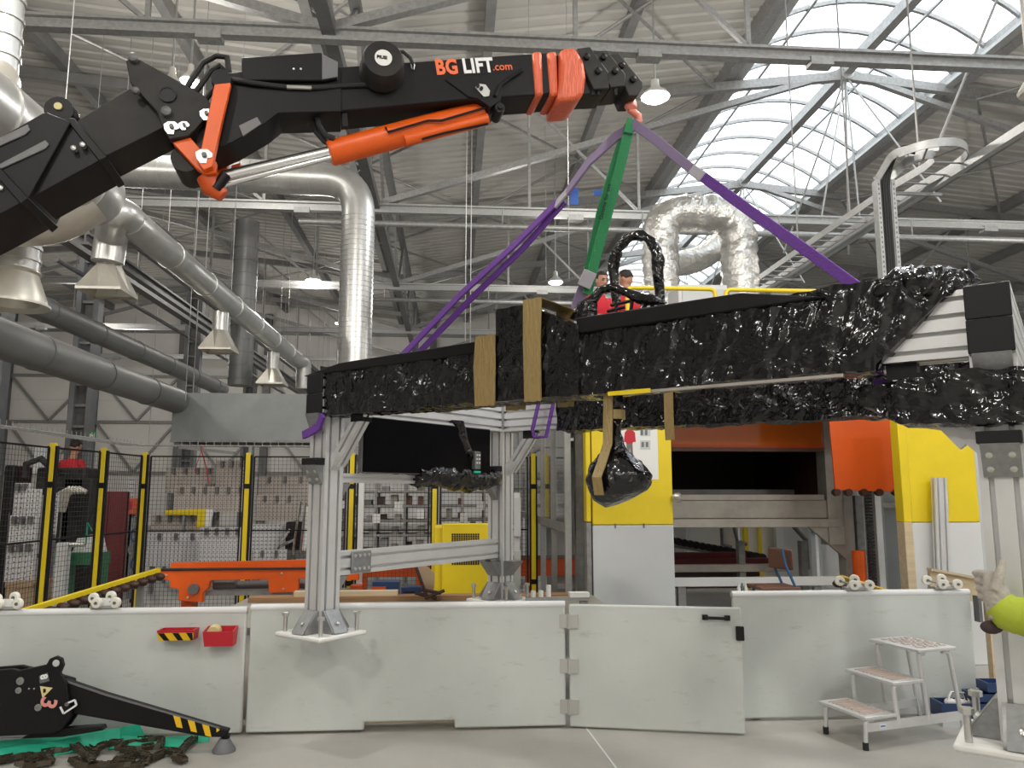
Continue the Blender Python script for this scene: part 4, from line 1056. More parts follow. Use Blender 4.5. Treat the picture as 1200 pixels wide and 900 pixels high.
# long tapering duct with hanging funnels
t = thing('funnel_duct', (-3.5, 12, 4.4), 'long silver duct receding at left with square funnels hanging below it', 'duct')
MB().tube(bend([(-3.55, 8.4, 4.5), (-3.5, 17.4, 4.5), (-3.4, 17.7, 4.5), (-3.4, 17.75, 3.9)], 0.3), 0.17, 18).build('pipe', 'duct', t)
MB().tube(bend([(-3.55, 8.4, 4.52), (-3.57, 8.15, 4.5), (-3.85, 8.7, 4.4), (-3.87, 8.7, 4.1)], 0.3), 0.17, 16).build('elbow', 'duct', t)
rings(t, (-3.55, 9.0, 4.5), (-3.5, 17.2, 4.5), 0.17, 1.35, 'duct')
funnel(t, V((-3.87, 8.75, 4.30)), 0.13, 0.22, 0.24)
funnel(t, V((-3.62, 12.1, 4.34)), 0.12, 0.30, 0.24)
funnel(t, V((-3.60, 15.6, 4.34)), 0.12, 0.34, 0.26)
# large duct sweeping in from the upper left
t = thing('large_duct', (-3.4, 6, 4.2), 'fat silver duct at upper left passing behind the black boom', 'duct')
MB().tube([(-3.60, 2.0, 4.35), (-3.5, 5.0, 4.32), (-3.36, 6.9, 4.28), (-3.34, 7.15, 4.26), (-3.33, 7.28, 4.24), (-3.33, 7.33, 4.22)], [0.31, 0.31, 0.31, 0.29, 0.2, 0.05], 26).build('pipe', 'duct', t)
MB().tube(bend([(-3.3, 6.9, 4.2), (-3.55, 6.85, 3.98), (-4.4, 6.75, 3.9), (-4.45, 6.75, 3.4)], 0.35), 0.27, 22).build('branch', 'duct_warm', t)  # silver branch: its warm reflection is put into the colour
rings(t, (-3.5, 5.0, 4.32), (-3.36, 6.8, 4.28), 0.31, 1.2, 'duct')
c = atD(18, 283, 7.0)
funnel(t, c, 0.22, 0.28, 0.30, square=False, fh=0.26)
rings(t, c, c - Z * 0.26, 0.22, 0.12, 'duct')
# upper left vertical spigot
c = atD(2, 50, 5.6); t = thing('duct_spigot', c, 'silver duct spigot with round mouth at the top left corner', 'duct')
MB().cyl(c + Z * 2.0, c - Z * 0.25, 0.13, n=20).build('pipe', 'duct', t); rings(t, c + Z * 0.6, c - Z * 0.2, 0.13, 0.16, 'duct')
MB().rev(c - Z * 0.25, -Z * 0.8 + V((0.1, -0.5, 0)), [(0, 0.13), (0.08, 0.17), (0.26, 0.18), (0.28, 0.19), (0.25, 0.14), (0.05, 0.11)], 22).build('mouth', 'duct_warm', t)
c = atD(1212, 98, 6.5); t = thing('duct_spigot', c, 'small warm grey duct mouth at the top right edge', 'duct')
MB().rev(c - Z * 0.12, Z, [(0, 0.06), (0.02, 0.13), (0.05, 0.14), (0.10, 0.11), (0.2, 0.05), (0.8, 0.05)], 20).build('mouth', 'duct_warm', t)
MB().cyl(c + Z * 0.6, c + Z * 4.0, 0.05, n=14).build('pipe', 'duct', t)
# grey painted ducts running to the hood
t = thing('grey_duct', (-4.7, 10, 3.1), 'thick dark grey duct running back to the hood at left', 'duct')
MB().cyl((-4.7, 4.5, 3.16), (-4.7, 13.6, 3.10), 0.21, n=26).build('pipe', 'duct_grey', t); rings(t, (-4.7, 5, 3.16), (-4.7, 13.4, 3.1), 0.21, 1.6, 'steel_dark')
t = thing('grey_duct', (-6.4, 18, 4.2), 'thinner grey duct behind the thick one, deeper in the hall', 'duct')
MB().cyl((-6.3, 8, 4.35), (-6.3, 21.5, 4.35), 0.19, n=20).build('pipe', 'duct_grey', t); rings(t, (-6.3, 8, 4.35), (-6.3, 21.5, 4.35), 0.19, 1.7, 'steel_dark')
# hood
hd = thing('extraction_hood', (-3.6, 13.8, 2.36), 'big plain grey sheet metal hood hung above the left fence', 'hood')
MB().prism([(-4.76, 13.5, 2.40), (-1.9, 13.5, 2.40), (-1.9, 13.5, 3.24), (-4.76, 13.5, 3.24)], (0, 0.03, 0)).build('front_panel', 'hood_grey', hd)
MB().box(-4.76, -4.73, 13.53, 15.0, 2.40, 3.24).build('side_panel', 'hood_grey', hd); MB().box(-1.93, -1.9, 13.53, 15.0, 2.40, 3.24).build('side_panel', 'hood_grey', hd)
MB().box(-4.73, -1.93, 13.53, 15.0, 3.2, 3.24).build('top_panel', 'hood_grey', hd); MB().box(-4.73, -1.93, 14.97, 15.0, 2.40, 3.2).build('back_panel', 'hood_grey', hd)
MB().box(-4.76, -1.9, 13.48, 13.50, 2.40, 2.44).build('lip', 'galv', hd)
for x in (-4.6, -2.1): MB().cyl((x, 14, 3.24), (x, 14, 5.0), 0.01, n=6).build('hanger', 'galv', hd)
# high horizontal duct that turns straight down
t = thing('elbow_duct', (-1.6, 12.5, 3.0), 'tall ribbed silver duct turning down behind the beam at centre left', 'duct')
MB().tube(bend([(-6.2, 12.5, 6.78), (-1.60, 12.5, 6.72), (-1.60, 12.5, 2.9)], 0.6, 10), 0.27, 26).build('pipe', 'duct', t)
rings(t, (-1.60, 12.5, 6.1), (-1.60, 12.5, 3.2), 0.27, 0.085, 'duct', 'spiral_rib', 0.018)
rings(t, (-6.0, 12.5, 6.78), (-2.4, 12.5, 6.73), 0.27, 0.16, 'duct', 'spiral_rib', 0.02)
# vertical duct far left of it
c = atD(289, 290, 17); t = thing('vertical_duct', (c.x, c.y, 3.5), 'dull vertical duct rising behind the funnels', 'duct')
MB().cyl((c.x, c.y, 3.9), (c.x, c.y, c.z + 0.6), 0.26, n=20).build('pipe', 'duct_grey', t); rings(t, (c.x, c.y, 3.9), (c.x, c.y, c.z), 0.26, 0.3, 'duct_grey')
# crumpled foil arch
t = thing('foil_duct', (3.7, 11, 2.5), 'crumpled silver foil duct arching down onto the machine', 'duct')
path = bend([(3.12, 11, 2.55), (3.12, 11, 5.55), (3.68, 11, 5.82), (4.27, 11, 5.55), (4.27, 11, 2.55)], 0.45, 9)
path = []
for i in range(70):
    s = i / 69
    P_ = [V((3.08, 11, 2.46)), V((3.08, 11, 5.75)), V((4.29, 11, 5.75)), V((4.29, 11, 2.46))]
    path.append(s)
core = bend(P_, 0.42, 10)
fine = []
for a, b in zip(core, core[1:]):
    n = max(1, int((b - a).length / 0.05))
    for k in range(n): fine.append(a.lerp(b, k / n))
fine.append(core[-1])
secs = []
for i, p in enumerate(fine):
    d = (fine[min(i + 1, len(fine) - 1)] - fine[max(i - 1, 0)]).normalized(); sd = V((0, 1, 0)); u = d.cross(sd)
    secs.append([p + (sd * math.cos(2 * math.pi * k / 26) + u * math.sin(2 * math.pi * k / 26)) * (0.27 + 0.03 * noise.noise(V((math.cos(k * 0.2417) * 3, math.sin(k * 0.2417) * 3, i * 0.42))) + 0.012 * math.sin(i * 1.9)) for k in range(26)])
MB().loft(secs).build('pipe', 'foil', t)
# second, thinner silver branch crossing behind
MB().tube(bend([(3.2, 11.3, 5.0), (3.9, 11.6, 5.2), (4.7, 12, 5.9)], 0.4), 0.2, 16).build('side_branch', 'foil', t)

# ================================================================== CABLE TRAY
ct = thing('cable_tray', (5.6, 9, 4.2), 'perforated cable tray looping round at upper right and dropping behind the beam', 'cable tray')
pth = [V((5.74, 15.5, 5.45)), V((5.74, 12, 5.45)), V((5.76, 9.2, 5.45)), V((5.86, 8.55, 5.47)), V((5.86, 8.25, 5.5)), V((5.70, 8.1, 5.52)), V((5.45, 8.12, 5.5)), V((5.25, 8.3, 5.46))]
def tray(pth, wd, hg, m, t):
    L = []; R_ = []
    for i, p in enumerate(pth):
        d = (pth[min(i + 1, len(pth) - 1)] - pth[max(i - 1, 0)]).normalized(); s = d.cross(Z)
        s = s.normalized(); L.append(p + s * wd / 2); R_.append(p - s * wd / 2)
    for Q in (L, R_): MB().strap(Q, hg, Z, 0.012).build('side_rail', m, t)
    tot = sum((b - a).length for a, b in zip(pth, pth[1:])); k = 0.15; acc = 0
    for i in range(len(pth) - 1):
        seg = (pth[i + 1] - pth[i]).length
        while k < acc + seg:
            f = (k - acc) / seg; MB().cyl(L[i].lerp(L[i + 1], f) - Z * hg * 0.35, R_[i].lerp(R_[i + 1], f) - Z * hg * 0.35, 0.012, n=5).build('rung', 'galv', t); k += 0.28
        acc += seg
pth = bend(pth[:3], 0.1, 2) + bend(pth[3:], 0.12, 4)
tray(pth, 0.34, 0.10, 'galv_light', ct)
q = pth[-1]
# the drop: two perforated side channels with cables between
dtop = atD(1035, 212, 8.9); drp = [dtop, V((dtop.x, dtop.y, 3.0))]
for o in (-0.09, 0.09):
    ch = MB().obox((drp[0] + drp[1]) / 2 + RT * o, RT * 0.022, FH * 0.06, Z * (drp[0].z - drp[1].z) / 2).build('drop_channel', 'galv_light', ct)
    h = MB(); z = 3.05
    while z < drp[0].z - 0.05: h.obox(V((dtop.x, dtop.y, z)) + RT * o - FH * 0.061, RT * 0.008, FH * 0.002, Z * 0.012); z += 0.06
    h.build('perforations', 'steel_dark', ch, kind='stuff')
for k in range(4):
    a = V((dtop.x, dtop.y, 0)) + RT * (-0.045 + k * 0.03) - FH * 0.03
    MB().tube(bend([a + Z * 3.0, a + Z * (dtop.z + 0.05), q + Z * (0.1 + 0.02 * k), pth[-2] + Z * 0.03 * k], 0.4), 0.014, 6).build('cable', 'rubber', ct)
MB().strap(bend([dtop - RT * 0.09, dtop - RT * 0.07 + Z * 0.02, q + V((-0.1, 0.0, 0.06)), pth[-2] + V((-0.05, 0, 0.05))], 0.15), 0.1, Z, 0.012).build('bend_rail', 'galv_light', ct)
MB().strap(bend([dtop + RT * 0.09, dtop + RT * 0.09 + Z * 0.05, V((5.55, 8.35, 5.62)), V((5.70, 8.25, 5.6))], 0.15), 0.1, Z, 0.012).build('bend_rail', 'galv_light', ct)
for y in (8.7, 10.4, 12.1): MB().cyl((5.74, y, 5.5), (5.74, y, 10.8), 0.012, n=6).build('hanger', 'galv', ct)
rb = thing('tray_support', (6.05, 12, 5.4), 'galvanised box rail running beside the cable tray', 'rail')
MB().box(6.02, 6.10, 6.0, 20, 5.36, 5.46).build('rail', 'galv_light', rb)
for y in (9.0, 13.0, 17.0): MB().box(5.5, 6.2, y - 0.02, y + 0.02, 5.30, 5.34).build('bracket', 'galv', rb)

# ================================================================== FENCE
YF = 10.05; XF = -3.92
def fpost(x, y, face, lab, top=2.05):
    t = thing('fence_post', (x, y, 0), lab, 'fence post', 'yellow fence posts')
    MB().box(x - 0.028, x + 0.028, y - 0.03, y + 0.03, 0, top).build('post', 'yellow', t, bevel=0.004)
    MB().box(x + 0.030, x + 0.048, y - 0.02, y + 0.03, 0.05, top - 0.03).build('clamp_strip', 'black_plastic', t)
    MB().box(x - 0.048, x - 0.030, y - 0.02, y + 0.03, 0.05, top - 0.03).build('clamp_strip', 'black_plastic', t)
    for z in (0.4, 1.6): MB().box(x - 0.034, x + 0.034, y - 0.036, y - 0.030, z, z + 0.06).build('clip', 'black_plastic', t)
    MB().box(x - 0.08, x + 0.08, y - 0.08, y + 0.08, 0, 0.012).build('foot', 'yellow', t)
fp_ = [(XF - 0.12, 8.2, 'yellow fence post nearest the left edge, before the white boards'), (XF, 9.08, 'yellow fence post left of the dark red panel'), (-3.84, YF, 'yellow fence post at the corner, right of the dark red panel'), (-2.57, YF, 'yellow fence post in front of the beige tool boards'), (-1.27, YF, 'yellow fence post just right of the left frame post'), (-0.22, YF, 'yellow fence post left of the yellow cabinet'), (1.05, YF, 'yellow fence post right of the middle frame post'), (XF - 0.2, 6.6, 'yellow fence post out of the picture at left')]
for x, y, l in fp_: fpost(x, y, 0, l)
def mesh_panel(x0, y0, x1, y1, lab, top=2.0):
    a = V((x0, y0, 0)); b = V((x1, y1, 0)); L = (b - a).length; d = (b - a) / L
    t = thing('fence_mesh', (a + b) / 2, lab, 'fence panel', 'black wire mesh fence panels')
    nrm = V((-d.y, d.x, 0)); w_ = MB(); st = 0.05; r = 0.0022
    def bar(p, q): # three-sided wire
        dd = (q - p).normalized(); s1 = dd.cross(nrm).normalized() * r; s2 = nrm * r
        w_.add([p + s1, p - s1 * 0.5 + s2, p - s1 * 0.5 - s2, q + s1, q - s1 * 0.5 + s2, q - s1 * 0.5 - s2], [(0, 1, 4, 3), (1, 2, 5, 4), (2, 0, 3, 5)])
    k = 0.0
    while k <= L: bar(a + d * k + Z * 0.15, a + d * k + Z * top); k += st
    z = 0.15
    while z <= top: bar(a + Z * z, b + Z * z); z += st
    w_.build('wire_mesh', 'rubber', t, kind='stuff', smooth=False)
    for z in (0.15, 1.08, top): MB().beam(a + Z * z, b + Z * z, 0.018, 0.018).build('frame_bar', 'black_plastic', t)
    for p in (a, b): MB().beam(p + Z * 0.15, p + Z * top, 0.018, 0.018, up=d).build('frame_bar', 'black_plastic', t)
prs = [(fp_[7], fp_[0], 'wire mesh fence panel cut by the left edge of the picture'), (fp_[0], fp_[1], 'wire mesh fence panel in front of the worker in red'), (fp_[1], fp_[2], 'narrow wire mesh panel crossing the dark red panel'), (fp_[2], fp_[3], 'wire mesh fence panel before the beige tool boards'), (fp_[3], fp_[4], 'wire mesh fence panel ending behind the left frame post'), (fp_[4], fp_[5], 'wire mesh fence panel in front of the pipe rack'), (fp_[5], fp_[6], 'wire mesh fence panel behind the yellow cabinet')]
for p, q, l in prs:
    d = (V((q[0], q[1], 0)) - V((p[0], p[1], 0))).normalized() * 0.075
    mesh_panel(p[0] + d.x, p[1] + d.y, q[0] - d.x, q[1] - d.y, l)
# cable channel on top of the fence
tr = thing('wire_tray', (-2.5, YF + 0.1, 2.1), 'pale wire basket tray along the top of the fence', 'cable tray')
for o in (-0.05, 0.05): MB().tube([(XF - 0.15 + o, 6.5, 2.14), (XF + o, YF + 0.1 + o, 2.14), (1.1, YF + 0.1 + o, 2.14)], 0.008, 6).build('wire', 'galv_light', tr)
w_ = MB(); x = XF
while x < 1.1: w_.box(x - 0.003, x + 0.003, YF + 0.05, YF + 0.15, 2.13, 2.137).box(x - 0.003, x + 0.003, YF + 0.05, YF + 0.056, 2.14, 2.19); x += 0.1
y = 6.5
while y < YF: w_.box(XF - 0.2, XF - 0.05, y - 0.003, y + 0.003, 2.13, 2.137).box(XF - 0.05, XF - 0.044, y - 0.003, y + 0.003, 2.14, 2.19); y += 0.1
w_.build('cross_wires', 'galv_light', tr, kind='stuff')
for x in (-2.57, -0.22): MB().box(x - 0.02, x + 0.02, YF + 0.05, YF + 0.15, 2.05, 2.13).build('tray_bracket', 'galv', tr)

# ================================================================== BEHIND THE FENCE
def board(pts, y, m, lab, hooks=0, grp='tool boards behind the fence', th=0.04, stand=True):
    """upright board on two feet; pts is its pixel rectangle"""
    x0, y0, x1, y1 = pts; p = PY(y); a = p.at(x0, y1); b = p.at(x1, y0)
    t = thing('tool_board', ((a.x + b.x) / 2, y, 0 if stand else a.z), lab, 'board', grp)
    MB().box(a.x, b.x, y, y + th, a.z, b.z).build('board', m, t)
    h = MB(); 
    nx = max(3, int((b.x - a.x) / 0.06)); nz = max(3, int((b.z - a.z) / 0.06))
    for i in range(nx):
        for j in range(nz):
            cx_ = a.x + (i + 0.5) * (b.x - a.x) / nx; cz_ = a.z + (j + 0.5) * (b.z - a.z) / nz
            h.add([(cx_ - 0.009, y - 0.002, cz_ - 0.009), (cx_ + 0.009, y - 0.002, cz_ - 0.009), (cx_ + 0.009, y - 0.002, cz_ + 0.009), (cx_ - 0.009, y - 0.002, cz_ + 0.009)], [(0, 1, 2, 3)])
    h.build('holes', 'steel_dark', t, kind='stuff')
    for k in range(hooks):
        cx_ = a.x + (k + 0.7) * (b.x - a.x) / (hooks + 0.4); cz_ = b.z - 0.06
        MB().box(cx_ - 0.02, cx_ + 0.02, y - 0.07, y, cz_ - 0.05, cz_ + 0.05).build('holder', 'steel_dark', t)
    if stand and a.z > 0.1:
        for x in (a.x + 0.05, b.x - 0.05): MB().box(x - 0.025, x + 0.025, y + th, y + th + 0.05, 0, b.z - 0.1).build('leg', 'galv', t)
    return t
board((193, 548, 256, 578), 14.2, 'peg_board', 'beige perforated tool board, upper left under the hood', 4)
board((252, 540, 292, 576), 13.9, 'peg_board', 'beige tool board with holders right of the red cord', 3)
board((203, 570, 292, 600), 13.5, 'peg_board', 'wide beige tool board in the second row', 6)
board((176, 603, 236, 628), 13.0, 'peg_board', 'beige tool board below the yellow hand tool', 4)
board((172, 624, 240, 664), 12.6, 'peg_white', 'pale perforated board low beside the corner post', 3)
board((232, 618, 288, 660), 12.2, 'peg_white', 'pale perforated board low left of the middle yellow post', 4)
board((302, 558, 366, 592), 14.2, 'peg_board', 'beige tool board right of the yellow post, top row', 3)
board((300, 580, 350, 610), 13.6, 'peg_board', 'beige tool board right of the yellow post, second row', 3)
board((294, 614, 330, 645), 13.2, 'peg_white', 'pale board with a yellow patch right of the yellow post', 0)
board((296, 644, 336, 662), 12.4, 'peg_white', 'low pale perforated board just above the orange machine', 2)
board((14, 566, 36, 608), 11.2, 'peg_white', 'white perforated board, uppermost of the left stack', 2)
board((28, 573, 48, 606), 10.9, 'peg_white', 'white perforated board overlapping the left stack', 0)
board((9, 604, 44, 640), 10.6, 'peg_white', 'white perforated board in the middle of the left stack', 3)
board((4, 636, 42, 682), 10.2, 'peg_white', 'white perforated board, lowest of the left stack', 3)
board((54, 580, 68, 626), 11.4, 'peg_white', 'narrow white board right of the first yellow post', 0)
board((150, 560, 158, 585), 13.0, 'peg_white', 'narrow white sheet above the red box', 0)
board((161, 565, 170, 600), 13.4, 'peg_white', 'narrow white sheet beside the corner post', 0)
def pbox(name, pts, y, dp, m, lab, cat, grp=None, bevel=0.01, floor=False):
    x0, y0, x1, y1 = pts; p = PY(y); a = p.at(x0, y1); b = p.at(x1, y0)
    return MB().box(a.x, b.x, y, y + dp, 0 if floor else a.z, b.z).build(name, m, label=lab, cat=cat, group=grp, bevel=bevel)
t = thing('cardboard_box', atY(22, 705, 10.0), 'brown cardboard box under the white boards at far left', 'box')
a = atY(5, 706, 9.9); b = atY(40, 683, 9.9); MB().box(a.x, b.x, 9.9, 10.5, 0, b.z).build('carton', 'cardboard', t); MB().box(a.x, b.x, 9.88, 9.9, b.z - 0.05, b.z + 0.01).build('flap', 'cardboard', t)
t = thing('red_partition', atY(133, 690, 11.0), 'tall dark red panel behind the fence', 'panel')
a = atY(117, 692, 11.0); b = atY(150, 576, 11.0); MB().box(a.x, b.x, 11, 11.05, 0, b.z).build('sheet', 'dark_red', t, bevel=0.004)
MB().box(a.x, a.x + 0.03, 10.98, 11.07, 0, b.z).build('edge_post', 'dark_red', t); MB().box(b.x - 0.03, b.x, 10.98, 11.07, 0, b.z).build('edge_post', 'dark_red', t)
for k, z in enumerate((0.5, 1.0)): MB().box(a.x + 0.03, b.x - 0.03, 10.99, 11.0, z, z + 0.03).build('rib', 'dark_red', t)
t = thing('red_box', atY(152, 602, 12.0), 'small bright red box mounted beside the dark red panel', 'box')
a = atY(147, 603, 12.0); b = atY(158, 584, 12.0); MB().box(a.x, b.x, 12, 12.15, a.z, b.z).build('case', 'orange_tape', t, bevel=0.01); MB().box(a.x + 0.03, b.x - 0.03, 11.98, 12, a.z + 0.08, b.z - 0.05).build('door', 'red_plastic', t)
MB().box((a.x + b.x) / 2 - 0.03, (a.x + b.x) / 2 + 0.03, 12.15, 12.2, 0, b.z).build('stand', 'galv', t)
# green bench with a clamp machine
t = thing('green_bench', atZ(90, 700, 0), 'dark green work bench with white press behind the fence', 'bench')
p = PY(9.7); a = p.at(64, 648); b = p.at(116, 660)
MB().box(a.x, b.x, 9.7, 10.0, b.z - 0.02, a.z).build('top', 'green_bench', t)
for x in (a.x + 0.08, b.x - 0.05): MB().box(x - 0.06, x + 0.06, 9.75, 9.95, 0, b.z).build('pedestal', 'green_bench', t)
c0_ = p.at(80, 640); MB().box(c0_.x - 0.05, c0_.x + 0.08, 9.5, 9.62, 0.05, c0_.z + 0.05).build('press_column', 'panel_light', t, bevel=0.015)
MB().cyl((c0_.x + 0.08, 9.55, 0.95), (c0_.x + 0.26, 9.55, 0.95), 0.03, n=10).build('knob', 'bolt', t)
q = p.at(96, 640); MB().prism([(q.x - 0.15, 9.8, a.z), (q.x + 0.2, 9.8, a.z), (q.x + 0.14, 9.8, a.z + 0.22), (q.x - 0.10, 9.8, a.z + 0.18)], (0, 0.12, 0)).build('carton', 'paper', t)
MB().tube([(q.x, 9.8, a.z + 0.1), (q.x, 9.8, a.z + 0.35), (q.x + 0.06, 9.8, a.z + 0.25)], 0.01, 6).build('hose', 'strap_green_bright', t)
# dark machine the worker stands at
t = thing('dark_machine', atY(75, 600, 12.0), 'dark machine in front of the worker in red at left', 'machine')
for (x0, y0, x1, y1, m) in ((40, 548, 100, 580, 'black_worn'), (68, 560, 108, 640, 'black_worn'), (0, 545, 18, 600, 'black_paint'), (70, 585, 84, 602, 'grey_cloth'), (2, 600, 10, 705, 'steel_dark')):
    a = atY(x0, y1, 12.0); b = atY(x1, y0, 12.0); MB().box(a.x, b.x, 12.0, 12.5, a.z if y1 < 600 else 0.0, b.z).build('housing', m, t, bevel=0.03)
a = atY(30, 552, 11.8); MB().tube([a + V((0, 0, -0.1)), a + V((0.0, 0, 0.1)), a + V((0.2, 0, 0.18)), a + V((0.4, 0, 0.0))], 0.05, 8).build('hose', 'rubber', t)
for k in range(4):
    a = atY(62 + 4 * k, 600, 11.7); MB().tube([a, a + V((0.05, 0, 0.25)), a + V((0.2, 0, 0.34)), a + V((0.3, 0, 0.28))], 0.035, 8).build('pipe', 'duct_warm', t)
a = atY(38, 555, 12.9); b = atY(62, 522, 12.9); MB().box(a.x, b.x, 12.9, 13.2, a.z, b.z).build('cabinet', 'panel_grey', t)
# floor stand that carries the worker
a = atY(64, 700, 12.9); b = atY(110, 577, 12.9)
pl_z = 0.62
t = thing('work_platform', ((a.x + b.x) / 2, 13.0, 0), 'grey steel work platform under the worker at left', 'platform')
MB().box(a.x - 0.3, b.x + 0.2, 12.6, 13.5, pl_z - 0.06, pl_z).build('deck', 'steel_dark', t)
for x in (a.x - 0.25, b.x + 0.15):
    for y in (12.65, 13.45): MB().box(x - 0.03, x + 0.03, y - 0.03, y + 0.03, 0, pl_z - 0.06).build('leg', 'steel_dark', t)
# yellow tool and red cord under the hood
t = thing('yellow_hand_tool', atY(220, 612, 12.8), 'yellow L-shaped tool hung behind the fence mesh', 'tool')
pl_ = PY(12.8)
MB().prism([pl_.at(*p) for p in ((193, 598), (242, 596), (240, 617), (229, 618), (231, 604), (193, 603))], (0, 0.08, 0)).build('body', 'yellow', t, bevel=0.01)
MB().prism([pl_.at(*p) for p in ((228, 617), (242, 617), (242, 624), (228, 624))], (0, 0.08, 0)).build('grip', 'cardboard', t)
MB().prism([pl_.at(*p) for p in ((241, 597), (249, 597), (246, 617), (240, 617))], (0, 0.07, 0)).build('guard', 'paper', t)
q = pl_.at(215, 600); MB().box(q.x - 0.02, q.x + 0.02, 12.82, 12.88, 0, q.z).build('stand', 'galv', t)
t = thing('cord_reel_line', atY(240, 530, 13.0), 'thin red cord dangling from the hood with a small tool', 'cord')
p = PY(13.6); MB().tube([V((p.at(236, 524).x, 13.6, 2.42)), p.at(236, 528), p.at(241, 545), p.at(245, 566)], 0.01, 6).build('cord', 'red_plastic', t); MB().tube([p.at(236, 528), p.at(232, 540), p.at(228, 552)], 0.006, 6).build('cord', 'red_plastic', t)
q = p.at(246, 569); MB().box(q.x - 0.07, q.x + 0.07, 13.55, 13.65, q.z - 0.03, q.z + 0.03).build('tool_head', 'steel_dark', t)
MB().beam(atY(210, 524, 13.7), atY(275, 531, 13.7), 0.05, 0.05).build('lip_bar', 'galv_light', hd)
# shelf clutter: small holders with white tool
t = thing('tool_trolley', atY(350, 655, 12.8), 'dark tool trolley with chrome arms right of the tool boards', 'trolley')
p = PY(12.8)
for (x0, y0, x1, y1, m) in ((332, 612, 364, 655, 'black_worn'), (336, 645, 362, 655, 'steel_dark')):
    a = p.at(x0, y1); b = p.at(x1, y0); MB().box(a.x, b.x, 12.8 if m == 'steel_dark' else 12.9, 13.2, a.z, b.z).build('cabinet', m, t)
for (x0, y0, x1, y1) in ((328, 640, 346, 632), (343, 650, 352, 588), (352, 650, 358, 590), (324, 645, 340, 620)):
    MB().cyl(p.at(x0, y0), p.at(x1, y1), 0.025, n=8).build('arm', 'chrome', t)
MB().tube([p.at(356, 645), p.at(361, 610), p.at(360, 594)], [0.03, 0.05, 0.02], 8).build('white_gun', 'white_plastic', t)
a = p.at(335, 655); b = p.at(362, 655)
for x in (a.x, b.x): MB().box(x - 0.03, x + 0.03, 12.85, 13.1, 0, a.z).build('leg', 'steel_dark', t)
# pipe rack behind the middle of the fence
def pipe_rack(x0, x1, y, zt, lab, seed):
    rnd = random.Random(seed); t = thing('pipe_rack', ((x0 + x1) / 2, y, 0), lab, 'rack', 'racks of pipe trolleys')
    n = max(3, int((x1 - x0) / 0.42))
    for i in range(n + 1):
        x = x0 + (x1 - x0) * i / n
        for dy in (0, 0.6): MB().box(x - 0.02, x + 0.02, y + dy - 0.02, y + dy + 0.02, 0, zt - rnd.random() * 0.25).build('upright', 'galv' if rnd.random() < 0.6 else 'machine_metal', t)
    z = 0.35
    while z < zt:
        MB().box(x0, x1, y - 0.015, y + 0.015, z, z + 0.035).build('shelf_bar', 'galv', t); MB().box(x0, x1, y + 0.58, y + 0.62, z, z + 0.035).build('shelf_bar', 'machine_metal', t)
        if rnd.random() < 0.75: MB().box(x0, x1, y + 0.02, y + 0.58, z - 0.01, z).build('shelf', 'brown_inside', t)
        for k in range(int((x1 - x0) / 0.22)):
            x = x0 + 0.1 + k * 0.22 + rnd.random() * 0.08; h = 0.05 + rnd.random() * 0.13
            if rnd.random() < 0.8: MB().box(x - 0.05, x + 0.02 + rnd.random() * 0.06, y + 0.05 + rnd.random() * 0.2, y + 0.45, z + 0.03, z + 0.03 + h).build('part_bin', rnd.choice(['brown_inside', 'steel_dark', 'machine_metal', 'brown_board', 'galv']), t)
        z += 0.24
    for (dx, z) in ((0.3, 1.05), (0.55, 1.25), (0.8, 1.12)):
        if x0 + dx < x1: MB().box(x0 + dx * (x1 - x0), x0 + dx * (x1 - x0) + 0.13, y - 0.03, y - 0.02, z, z + 0.15).build('label_sheet', 'paper', t)
pipe_rack(-1.75, -0.3, 13.2, 2.05, 'tall rack of pipe trolleys behind the fence, left of the others', 3)
pipe_rack(-0.2, 0.95, 13.6, 1.95, 'tall rack of pipe trolleys behind the yellow cabinet', 5)
pipe_rack(-2.5, -1.8, 15.2, 2.0, 'dim rack of pipe trolleys right of the tool boards', 9)
for i, (px, y) in enumerate(((422, 9.3), (395, 9.6))):
    c = atY(px, 640, y); t = MB().box(c.x - 0.03, c.x + 0.03, y - 0.03, y + 0.03, 0, 1.75).build('slim_post', 'panel_light', label=['pale slim post behind the side rail of the frame', 'pale slim post hidden behind the left frame post'][i], cat='post', group='pale slim posts')

# orange shuttle machine behind the barrier
om = thing('orange_machine', atY(270, 706, 8.6), 'bright orange steel carriage behind the left barrier', 'machine')
p = PY(8.6)
MB().prism([p.at(*q) for q in ((185, 669), (364, 666), (420, 666), (420, 680), (350, 678), (349, 694), (315, 695), (314, 679), (246, 680), (244, 689), (237, 695), (237, 706), (209, 704), (209, 690), (199, 689), (199, 680), (186, 679))], (0, 0.08, 0)).build('side_plate', 'orange_paint', om, bevel=0.006)
p2 = PY(9.1); MB().prism([p2.at(*q) for q in ((200, 660), (420, 655), (420, 668), (200, 670))], (0, 0.10, 0)).build('rear_beam', 'orange_paint', om)
MB().box(p.at(186, 667).x, p.at(420, 667).x, 8.58, 8.70, p.at(300, 667.5).z, p.at(300, 666).z).build('wear_strip', 'rubber', om)
a = p.at(228, 690); MB().rev(a + V((0, -0.05, 0)), (0, 1, 0), [(0, 0.02), (0, 0.055), (0.05, 0.055), (0.05, 0.02)], 14).build('bearing', 'steel_dark', om)
MB().rev(p.at(254, 690) + V((0, 0.3, 0)), (1, 0, 0), [(-0.12, 0.05), (-0.1, 0.09), (0.12, 0.09), (0.14, 0.05), (0.5, 0.05), (0.6, 0.07), (1.0, 0.07)], 14).build('drive_motor', 'steel_dark', om)
MB().box(p.at(237, 696).x, p.at(420, 696).x, 8.7, 8.85, p.at(300, 699).z, p.at(300, 693).z).build('cross_tube', 'galv', om)
